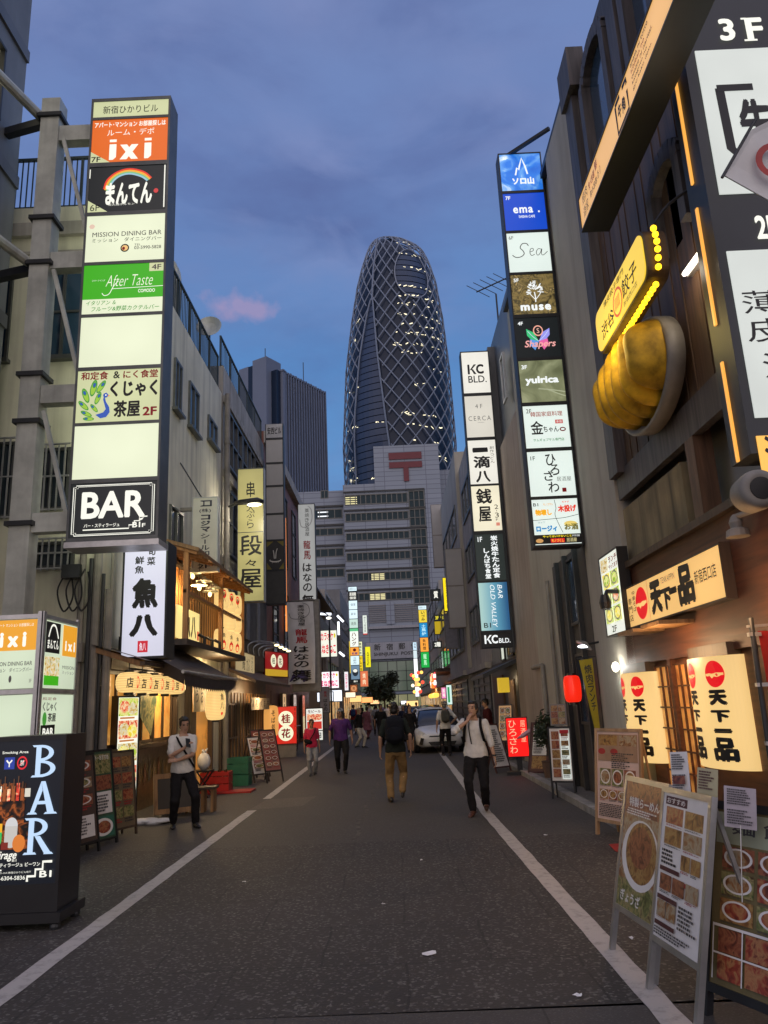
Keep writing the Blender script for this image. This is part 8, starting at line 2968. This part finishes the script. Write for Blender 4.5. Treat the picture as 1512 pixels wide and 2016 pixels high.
def cross_strap(P_, mt, name, label, sg=1, bag=None):
    """strap from one shoulder to the other hip, with an optional small bag"""
    r, L_, s, (hip, chest, neck, hc), HF, tors = P_
    t = thing(name, label, 'bag', r.location, r.rotation_euler.z)
    a = Vector((sg * .11 * s, neck.y + .01, neck.z - .0))
    pts = [a, Vector((sg * .085 * s, chest.y - .135 * s, chest.z + .07 * s)), Vector((-sg * .02 * s, chest.y - .142 * s, chest.z - .10 * s)), Vector((-sg * .15 * s, hip.y - .115 * s, hip.z + .06 * s)), Vector((-sg * .195 * s, hip.y + .03 * s, hip.z + .02 * s))]
    strap('strap', t, pts, mt, .035 * s)
    strap('strap', t, [a, Vector((sg * .07 * s, chest.y + .140 * s, chest.z + .05 * s)), Vector((-sg * .10 * s, hip.y + .145 * s, hip.z + .12 * s)), pts[-1]], mt, .035 * s)
    if bag:
        mb = MB()
        c = Vector(bag[:3]) * s
        mb.ell(c, (bag[3] * s, bag[4] * s, bag[5] * s), mt, 14, 10, Matrix.Rotation(rad(18), 3, 'Y'))
        mb.build('bag', t, smooth=True, world=False)
    return t


white_c, blk_c, navy_c = cloth_mat('white', (.66, .64, .60), .08), cloth_mat('black', (.014, .013, .014)), cloth_mat('navy', (.02, .024, .05))
khaki, purple_c = cloth_mat('khaki', (.26, .16, .065)), cloth_mat('purple', (.085, .03, .15))
pink_c, grey_c, dkgreen = cloth_mat('pinkred', (.52, .028, .075)), cloth_mat('grey', (.24, .24, .25)), cloth_mat('dark_green', (.02, .025, .02))
maroon_c, teal_c, cream_c, lav = cloth_mat('maroon', (.06, .012, .015)), cloth_mat('slate', (.06, .08, .11)), cloth_mat('cream', (.50, .45, .38)), cloth_mat('lavender', (.22, .17, .28))
red_c, rose_c, olive_c = cloth_mat('red', (.28, .03, .03)), cloth_mat('rose', (.20, .08, .10)), cloth_mat('olive', (.10, .09, .05))
STRAPM = cloth_mat('strap_black', (.01, .01, .011))
BAGN, BAGG = cloth_mat('bag_navy_black', (.010, .011, .016)), cloth_mat('bag_greygreen', (.07, .07, .06))

# man leaning with a phone, left
p = at(357, 1630, z=0)
P1 = person('man in white polo and black trousers looking at a phone, one arm folded', p.x, p.y, 1.66, 24, white_c, blk_c,
            dict(fl=(.20, -.10, 0, 0), fr=(-.12, .06, 0, 0), hr=(-.015, -.25, 1.20), er=(-.6, -.1, -1), hl=(-.11, -.20, 1.02), el=(1, -.3, -.8), drop=.035, yaw=8, pitch=16, hx=.01, roll=-4, hdr=(.08, -.03, .09), pnr=(.6, .1, -.3), hdl=(-1, .05, .05), pnl=(0, .6, -.3), curl=.9), vox=.0075, hair=HAIR)
cross_strap(P1, STRAPM, 'shoulder_bag', 'thin black shoulder strap across the white polo of the leaning man', -1)
ph = thing('phone', 'black mobile phone held up by the man in the white polo', 'phone', P1[0].location, P1[0].rotation_euler.z)
w = P1[1]['r'][5]
X_ = Matrix.Translation(w + Vector((.045, -.045, .075))) @ Matrix.Rotation(rad(-35), 4, 'X') @ Matrix.Rotation(rad(20), 4, 'Z')
MB().box(-.036, -.005, -.075, .036, .005, .075, m_black, X_).build('case', ph, world=False)

# man in braces walking towards the viewer, right
p = at(945, 1602, z=0)
P2 = person('man in rolled white shirt and black trousers walking up with a hand at his ear', p.x, p.y, 1.69, -14, white_c, blk_c,
            dict(fl=(.085, .16, .0, -.35), fr=(-.07, -.20, 0, .12), hr=(-.07, -.20, 1.385), er=(-1, -.2, -.7), hl=(.30, -.06, .80), drop=.02, yaw=-16, hdr=(.05, .03, .10), pnr=(.5, .6, 0), curl=.8), shoes=(.09, .035, .02), sleeve='rolled', vox=.0075, build=1.06)
backpack('black backpack on the man in the rolled white shirt, only straps showing', P2, STRAPM, w=.26, h=.38, d=.13)
mb = MB()
r_, L_, s_, (hip_, chest_, neck_, hc_), HF_, _t2 = P2
MB().tube([(L_['l'][5].x, L_['l'][5].y, L_['l'][5].z + .02), (L_['l'][5].x, L_['l'][5].y, L_['l'][5].z + .045)], .032, m_black, 12).build('watch', r_, world=False)
strap('lanyard', r_, [Vector((-.06 * s_, neck_.y - .05, neck_.z - .02)), Vector((-.06 * s_, chest_.y - .155, chest_.z + .02)), Vector((-.035 * s_, chest_.y - .15, chest_.z - .20))], STRAPM, .018)

# backpacker walking away
p = at(783, 1578, z=0)
P3 = person('man in dark tee and khaki trousers seen from behind, one heel raised', p.x, p.y, 1.74, 176, dkgreen, khaki,
            dict(fl=(.11, .06, 0, 0), fr=(-.09, .10, .05, -.75), hl=(.27, -.06, .84), hr=(-.27, .02, .86), drop=.03), vox=.0085)
P3[0].rotation_euler.z = rad(180)
backpack('large black day pack on the man in khaki trousers', P3, BAGN, w=.34, h=.50, d=.20)
# boy and woman
p = at(615, 1527, z=0)
P4 = person('boy in pinkish red tee and grey jeans with a bag across his chest', p.x, p.y, 1.40, 12, pink_c, grey_c, dict(fl=(.08, .06, 0, -.2), fr=(-.08, -.10, 0, 0), drop=.02), vox=.009, skin=SKIN2, shoes=(.05, .05, .055))
cross_strap(P4, STRAPM, 'shoulder_bag', 'black sling bag across the chest of the boy in red', 1, (-.13, -.17, 1.02, .14, .05, .07))
o = MB()
rows = [(-.04, 1.22), (.10, 1.22), (.10, 1.19), (-.04, 1.19)]
p = at(673, 1522, z=0)
P5 = person('woman in purple top and black trousers with a striped cap, walking up', p.x, p.y, 1.64, 8, purple_c, blk_c, dict(fl=(.08, -.12, 0, .1), fr=(-.08, .10, 0, -.25), hl=(.30, -.03, .86), hr=(-.30, .02, .86), yaw=-35, drop=.02), vox=.009, skin=SKIN2, build=1.14, hair_len=.10, cap=cloth_mat('cap_grey', (.25, .27, .30)))
# man in straw hat from behind
p = at(880, 1488, z=0)
P6 = person('man in straw hat and white shirt seen from behind, hand on hip', p.x, p.y, 1.70, 184, white_c, blk_c, dict(fl=(.10, 0, 0, 0), fr=(-.10, .03, 0, 0), hl=(.27, -.04, .84), hr=(-.19, -.02, .98), er=(-1, .3, 0), yaw=15), vox=.010, hair=HAIRG, hat=(mat('straw', (.50, .38, .22), .8), mat('hat_ribbon', (.05, .03, .02), .7)))
backpack('grey green backpack on the man in the straw hat', P6, BAGG, w=.28, h=.42, d=.15)
# man in dark red shirt by the bar
p = at(968, 1492, z=0)
P7 = person('man in dark maroon long shirt standing side on by the bar entrance', p.x, p.y, 1.72, -82, maroon_c, blk_c, dict(fl=(.09, -.05, 0, 0), fr=(-.09, .05, 0, 0), hl=(.12, -.30, 1.02), el=(.5, .8, -.6), lean=.05, pitch=10), sleeve='long', vox=.010)
# woman in black dress
p = at(810, 1482, z=0)
P8 = person('woman in long black dress with long dark hair walking up mid road', p.x, p.y, 1.62, 4, blk_c, None, dict(fl=(.06, -.10, 0, 0), fr=(-.07, .10, 0, -.2), hl=(.24, -.1, .84), yaw=10), sleeve='long', skirt='long', hair_len=.22, vox=.011)
# the rest of the crowd: (pixel u, v of the feet, height, heading, top, bottom, extras)
crowd = [
    (709, 1472, 1.58, 60, blk_c, cream_c, dict(hair=HAIRB, hair_len=.28, sleeve='long'), 'fair haired woman in black top and pale trousers left of the backpacker'),
    (752, 1470, 1.70, 20, blk_c, blk_c, dict(skin=SKIN2), 'man in all black facing the viewer behind the backpacker'),
    (724, 1455, 1.60, 150, rose_c, rose_c, dict(sleeve='long', skirt='long', hair=HAIR), 'person in long dusky rose coat walking away'),
    (697, 1446, 1.72, 180, red_c, teal_c, dict(), 'person in red tee with a blue backpack walking away'),
    (672, 1440, 1.70, 185, teal_c, grey_c, dict(hair=HAIRG), 'grey haired man in slate shirt near the karaoke shop'),
    (742, 1448, 1.68, 175, grey_c, blk_c, dict(), 'person in grey tee and black trousers walking away mid street'),
    (765, 1440, 1.66, 182, white_c, navy_c, dict(), 'person in white shirt and navy trousers far up the road'),
    (796, 1452, 1.58, 5, navy_c, navy_c, dict(hair_len=.2), 'woman in navy with shoulder long hair beside the black dress'),
    (822, 1436, 1.70, 180, blk_c, grey_c, dict(), 'man in black tee and grey trousers before the blue car'),
    (780, 1432, 1.72, 180, olive_c, blk_c, dict(), 'person in olive shirt directly ahead in the crowd'),
    (728, 1430, 1.66, 0, cream_c, grey_c, dict(), 'person in cream shirt walking up in the left of the crowd'),
    (712, 1425, 1.70, 170, blk_c, olive_c, dict(), 'person in black and olive near the orange far lamps'),
    (752, 1424, 1.68, 178, lav, blk_c, dict(), 'person in lavender shirt small in the crowd'),
    (790, 1422, 1.72, 182, white_c, blk_c, dict(), 'person in white shirt with black trousers at the crowd centre'),
    (806, 1424, 1.64, 0, red_c, blk_c, dict(), 'person in red top walking up beside the far cars'),
    (770, 1418, 1.70, 180, grey_c, navy_c, dict(), 'person in grey and navy at the far end of the crowd'),
    (740, 1416, 1.66, 180, blk_c, blk_c, dict(), 'dark clad person farthest left in the distant crowd'),
    (800, 1415, 1.70, 180, teal_c, blk_c, dict(), 'person in slate blue far down by the white far lamp'),
]
for i, (u, v, h, fc, tp, bt, kw, lb) in enumerate(crowd):
    p = at(u, v, z=0)
    st_ = .14 * (1 if i % 2 else -1)
    pz_ = dict(fl=(.08, st_, 0, -.2 if st_ > 0 else 0), fr=(-.08, -st_, 0, -.2 if st_ < 0 else 0), hl=(.25, -.12 * (1 if i % 2 else -.4), .84), hr=(-.25, .06, .84), drop=.02)
    Pn = person(lb, p.x, p.y, h, fc, tp, bt, pz_, vox=.014 if p.y < 45 else .02, fine=p.y < 45, group='people in the crowd up the street', **kw)
    if i == 3:
        backpack('dark blue backpack on the person in the red tee', Pn, cloth_mat('bag_blue', (.02, .035, .10)))

# ================================================================== vehicles
m_tyre = mat('tyre_rubber', (.02, .02, .02), .8)
m_rim = mat('wheel_rim', (.35, .36, .37), .35, metal=.7)
m_hl = mat('headlight_lens', (.55, .58, .60), .08)
m_plate2 = mat('number_plate', (.65, .65, .60), .5)
m_cglass = glass_mat('car_glass', (.012, .016, .02), .05)


def car(label, x, y, paint, cat='car', rz=0.0):
    t = thing('parked_car', label, cat, (x, y, 0), rz)
    n_half = 7

    def sect(yv, w, zl, zb, dome):
        h = [(0, zl), (w * .80, zl), (w * .97, zl + .10), (w, (zl + zb) / 2), (w * .975, zb - .09), (w * .86, zb - .005), (w * .45, zb + dome * .7), (0, zb + dome)]
        return [(a, yv, b) for a, b in h] + [(-a, yv, b) for a, b in h[-2:0:-1]]
    st = [(0.0, .52, .34, .60, .0), (.05, .68, .26, .64, .01), (.22, .80, .20, .70, .03), (.55, .855, .19, .77, .04), (1.0, .875, .19, .84, .05), (1.35, .88, .19, .90, .04), (2.2, .88, .19, .93, .0), (3.2, .88, .20, .97, .0), (4.0, .84, .24, 1.02, .0), (4.35, .77, .32, 1.02, 0), (4.5, .66, .42, .96, 0)]
    secs = [sect(*q) for q in st]
    k = len(secs[0])
    mb = MB()
    mb.add([p for q in secs for p in q], [(i * k + j, i * k + (j + 1) % k, (i + 1) * k + (j + 1) % k, (i + 1) * k + j) for i in range(len(secs) - 1) for j in range(k)] + [tuple(range(k - 1, -1, -1)), tuple((len(secs) - 1) * k + j for j in range(k))], paint)
    mb.build('body', t, smooth=True, world=False)
    gs = [(1.02, .80, .85, .865, .70), (1.45, .80, .90, 1.15, .64), (1.95, .80, .92, 1.40, .58), (2.5, .80, .93, 1.47, .57), (3.2, .80, .96, 1.44, .56), (3.8, .78, 1.0, 1.32, .55), (4.3, .72, 1.0, 1.08, .56)]
    rows = []
    for yv, wb, zb, zr, wr in gs:
        h = [(0, zb - .05), (wb, zb - .04), (wb * .5 + wr * .5, zb * .45 + zr * .55), (wr, zr - .03), (wr * .7, zr), (0, zr + .012)]
        rows.append([(a, yv, b) for a, b in h] + [(-a, yv, b) for a, b in h[-2:0:-1]])
    k2 = len(rows[0])
    mb = MB()
    mb.add([p for q in rows for p in q], [(i * k2 + j, i * k2 + (j + 1) % k2, (i + 1) * k2 + (j + 1) % k2, (i + 1) * k2 + j) for i in range(len(rows) - 1) for j in range(k2)] + [tuple(range(k2 - 1, -1, -1)), tuple((len(rows) - 1) * k2 + j for j in range(k2))], m_cglass)
    mb.build('windows', t, smooth=True, world=False)
    mb = MB()
    top = [(q[0], q[3], q[4]) for q in gs][2:6]
    vs = []
    for yv, zr, wr in top:
        vs += [(-wr - .01, yv, zr - .025), (-wr * .6, yv, zr + .014), (0, yv, zr + .026), (wr * .6, yv, zr + .014), (wr + .01, yv, zr - .025)]
    mb.add(vs, [(i * 5 + j, i * 5 + j + 1, (i + 1) * 5 + j + 1, (i + 1) * 5 + j) for i in range(3) for j in range(4)], paint)
    for s in (1, -1):
        mb.tube([(s * .80, 1.05, .87), (s * .70, 1.5, 1.14), (s * .59, 1.95, 1.385)], .035, paint, 8)
        mb.tube([(s * .59, 1.95, 1.385), (s * .585, 2.6, 1.45), (s * .57, 3.3, 1.42), (s * .60, 3.85, 1.28), (s * .70, 4.3, 1.03)], .035, paint, 8)
        mb.tube([(s * .81, 2.55, .92), (s * .59, 2.62, 1.44)], .03, m_black, 6)
    mb.build('roof', t, smooth=True, world=False)
    for s in (1, -1):
        hl = MB()
        hl.add([(s * .50, .035, .60), (s * .64, .10, .70), (s * .80, .44, .775), (s * .835, .40, .68), (s * .74, .12, .56)], [(0, 1, 2, 3, 4)], m_hl)
        hl.v = [(a + s * .012, b - .014, c + .012) for a, b, c in hl.v]
        hl.build('headlight', t, world=False)
        fo_ = MB()
        fo_.add([(s * .60, .0, .50), (s * .70, .05, .52), (s * .77, .13, .30), (s * .66, .03, .28)], [(0, 1, 2, 3)], m_black)
        fo_.v = [(a + s * .02, b - .03, c) for a, b, c in fo_.v]
        fo_.build('fog_lamp', t, world=False)
        mi = MB()
        mi.ell((s * .97, 1.5, 1.0), (.10, .06, .07), paint, 10, 8)
        mi.build('wing_mirror', t, smooth=True, world=False)
        for yv in (.88, 3.55):
            wl = MB()
            RX = Matrix.Rotation(rad(90), 3, 'Y')
            wl.lathe([(.18, -.10), (.29, -.10), (.315, -.06), (.315, .06), (.29, .10), (.18, .10)], (s * .80, yv, .315), m_tyre, 24, RX)
            o = wl.build('wheel', t, smooth=False, world=False)
            wr_ = MB()
            wr_.lathe([(.0, -.108), (.06, -.110), (.19, -.095), (.19, .095), (.06, .110), (.0, .108)], (s * .80, yv, .315), m_rim, 16, RX)
            wr_.build('rim', o, world=False)
            ar = MB()
            ar.lathe([(.0, -.01), (.365, -.01), (.365, .01), (.0, .01)], (s * .868, yv, .335), m_black, 24, RX)
            ar.build('wheel_arch', t, world=False)
    gr_ = MB()
    gr_.add([(-.48, -.02, .38), (.48, -.02, .38), (.40, -.03, .26), (-.40, -.03, .26)], [(0, 1, 2, 3)], m_black)
    gr_.add([(-.42, -.012, .575), (.42, -.012, .575), (.46, -.012, .535), (-.46, -.012, .535)], [(0, 1, 2, 3)], m_black)
    gr_.build('grille', t, world=False)
    MB().box(-.165, -.045, .40, .165, -.03, .50, m_plate2).build('number_plate', t, world=False)
    wp = MB()
    wp.tube([(-.5, 1.1, .90), (-.05, 1.22, .99)], .012, m_black, 5)
    wp.tube([(.1, 1.08, .89), (.55, 1.25, .99)], .012, m_black, 5)
    wp.build('wiper', t, world=False)
    return t


pw = mat('pearl_white_paint', (.74, .75, .76), .22, var=.03)
pbl = mat('dark_blue_paint', (.02, .035, .08), .2, var=.05)
p = at(872, 1482, z=0)
car('white hatchback parked facing the viewer behind the man in the straw hat', p.x, p.y - .2, pw, rz=rad(4))
p = at(835, 1460, z=0)
car('dark blue car parked behind the white hatchback', p.x, p.y, pbl, rz=rad(2))
p = at(850, 1440, z=0)
car('third car, dark, half hidden behind the blue one', p.x + .2, p.y + 3, mat('dark_grey_paint', (.03, .032, .035), .25))

bk = thing('bicycle', 'dark bicycle leaning by the shops past the red standing sign', 'bicycle', (-4.0, 31.5, 0))
by = 31.4
for yv in (by - .55, by + .55):
    mb = MB()
    mb.tube([(-4.02, yv + .33 * math.cos(a), .34 + .33 * math.sin(a)) for a in [2 * PI * i / 24 for i in range(25)]], .022, m_tyre, 6)
    for i in range(8):
        a = PI * i / 8
        mb.tube([(-4.02, yv - .32 * math.cos(a), .34 - .32 * math.sin(a)), (-4.02, yv + .32 * math.cos(a), .34 + .32 * math.sin(a))], .004, m_alu, 4)
    mb.build('wheel', bk)
mb = MB()
a, b, c, d = Vector((-4.02, by - .48, .80)), Vector((-4.02, by + .05, .34)), Vector((-4.02, by + .18, .82)), Vector((-4.02, by + .55, .34))
for q, w_ in ((a, b), (b, c), (c, d), (b, d), (a, c), (a, Vector((-4.02, by - .55, .34)))):
    mb.tube([q, w_], .018, m_black, 6)
mb.build('frame', bk)
mb = MB()
mb.tube([a, a + Vector((0, .03, .18))], .016, m_alu, 6)
mb.tube([a + Vector((-.28, .12, .2)), a + Vector((0, .03, .18)), a + Vector((.28, .12, .2))], .014, m_alu, 6)
mb.build('handlebar', bk)
MB().ell(c + Vector((0, .02, .08)), (.08, .13, .04), m_black).build('saddle', bk)
mb = MB()
mb.box(-4.17, by - .95, .68, -3.87, by - .63, .70, m_dark)
for xx in (-4.17, -3.88):
    mb.box(xx, by - .95, .70, xx + .01, by - .63, .92, m_dark)
mb.box(-4.16, by - .95, .70, -3.88, by - .94, .92, m_dark)
mb.build('basket', bk)

bpy.data.objects.remove(_fo)
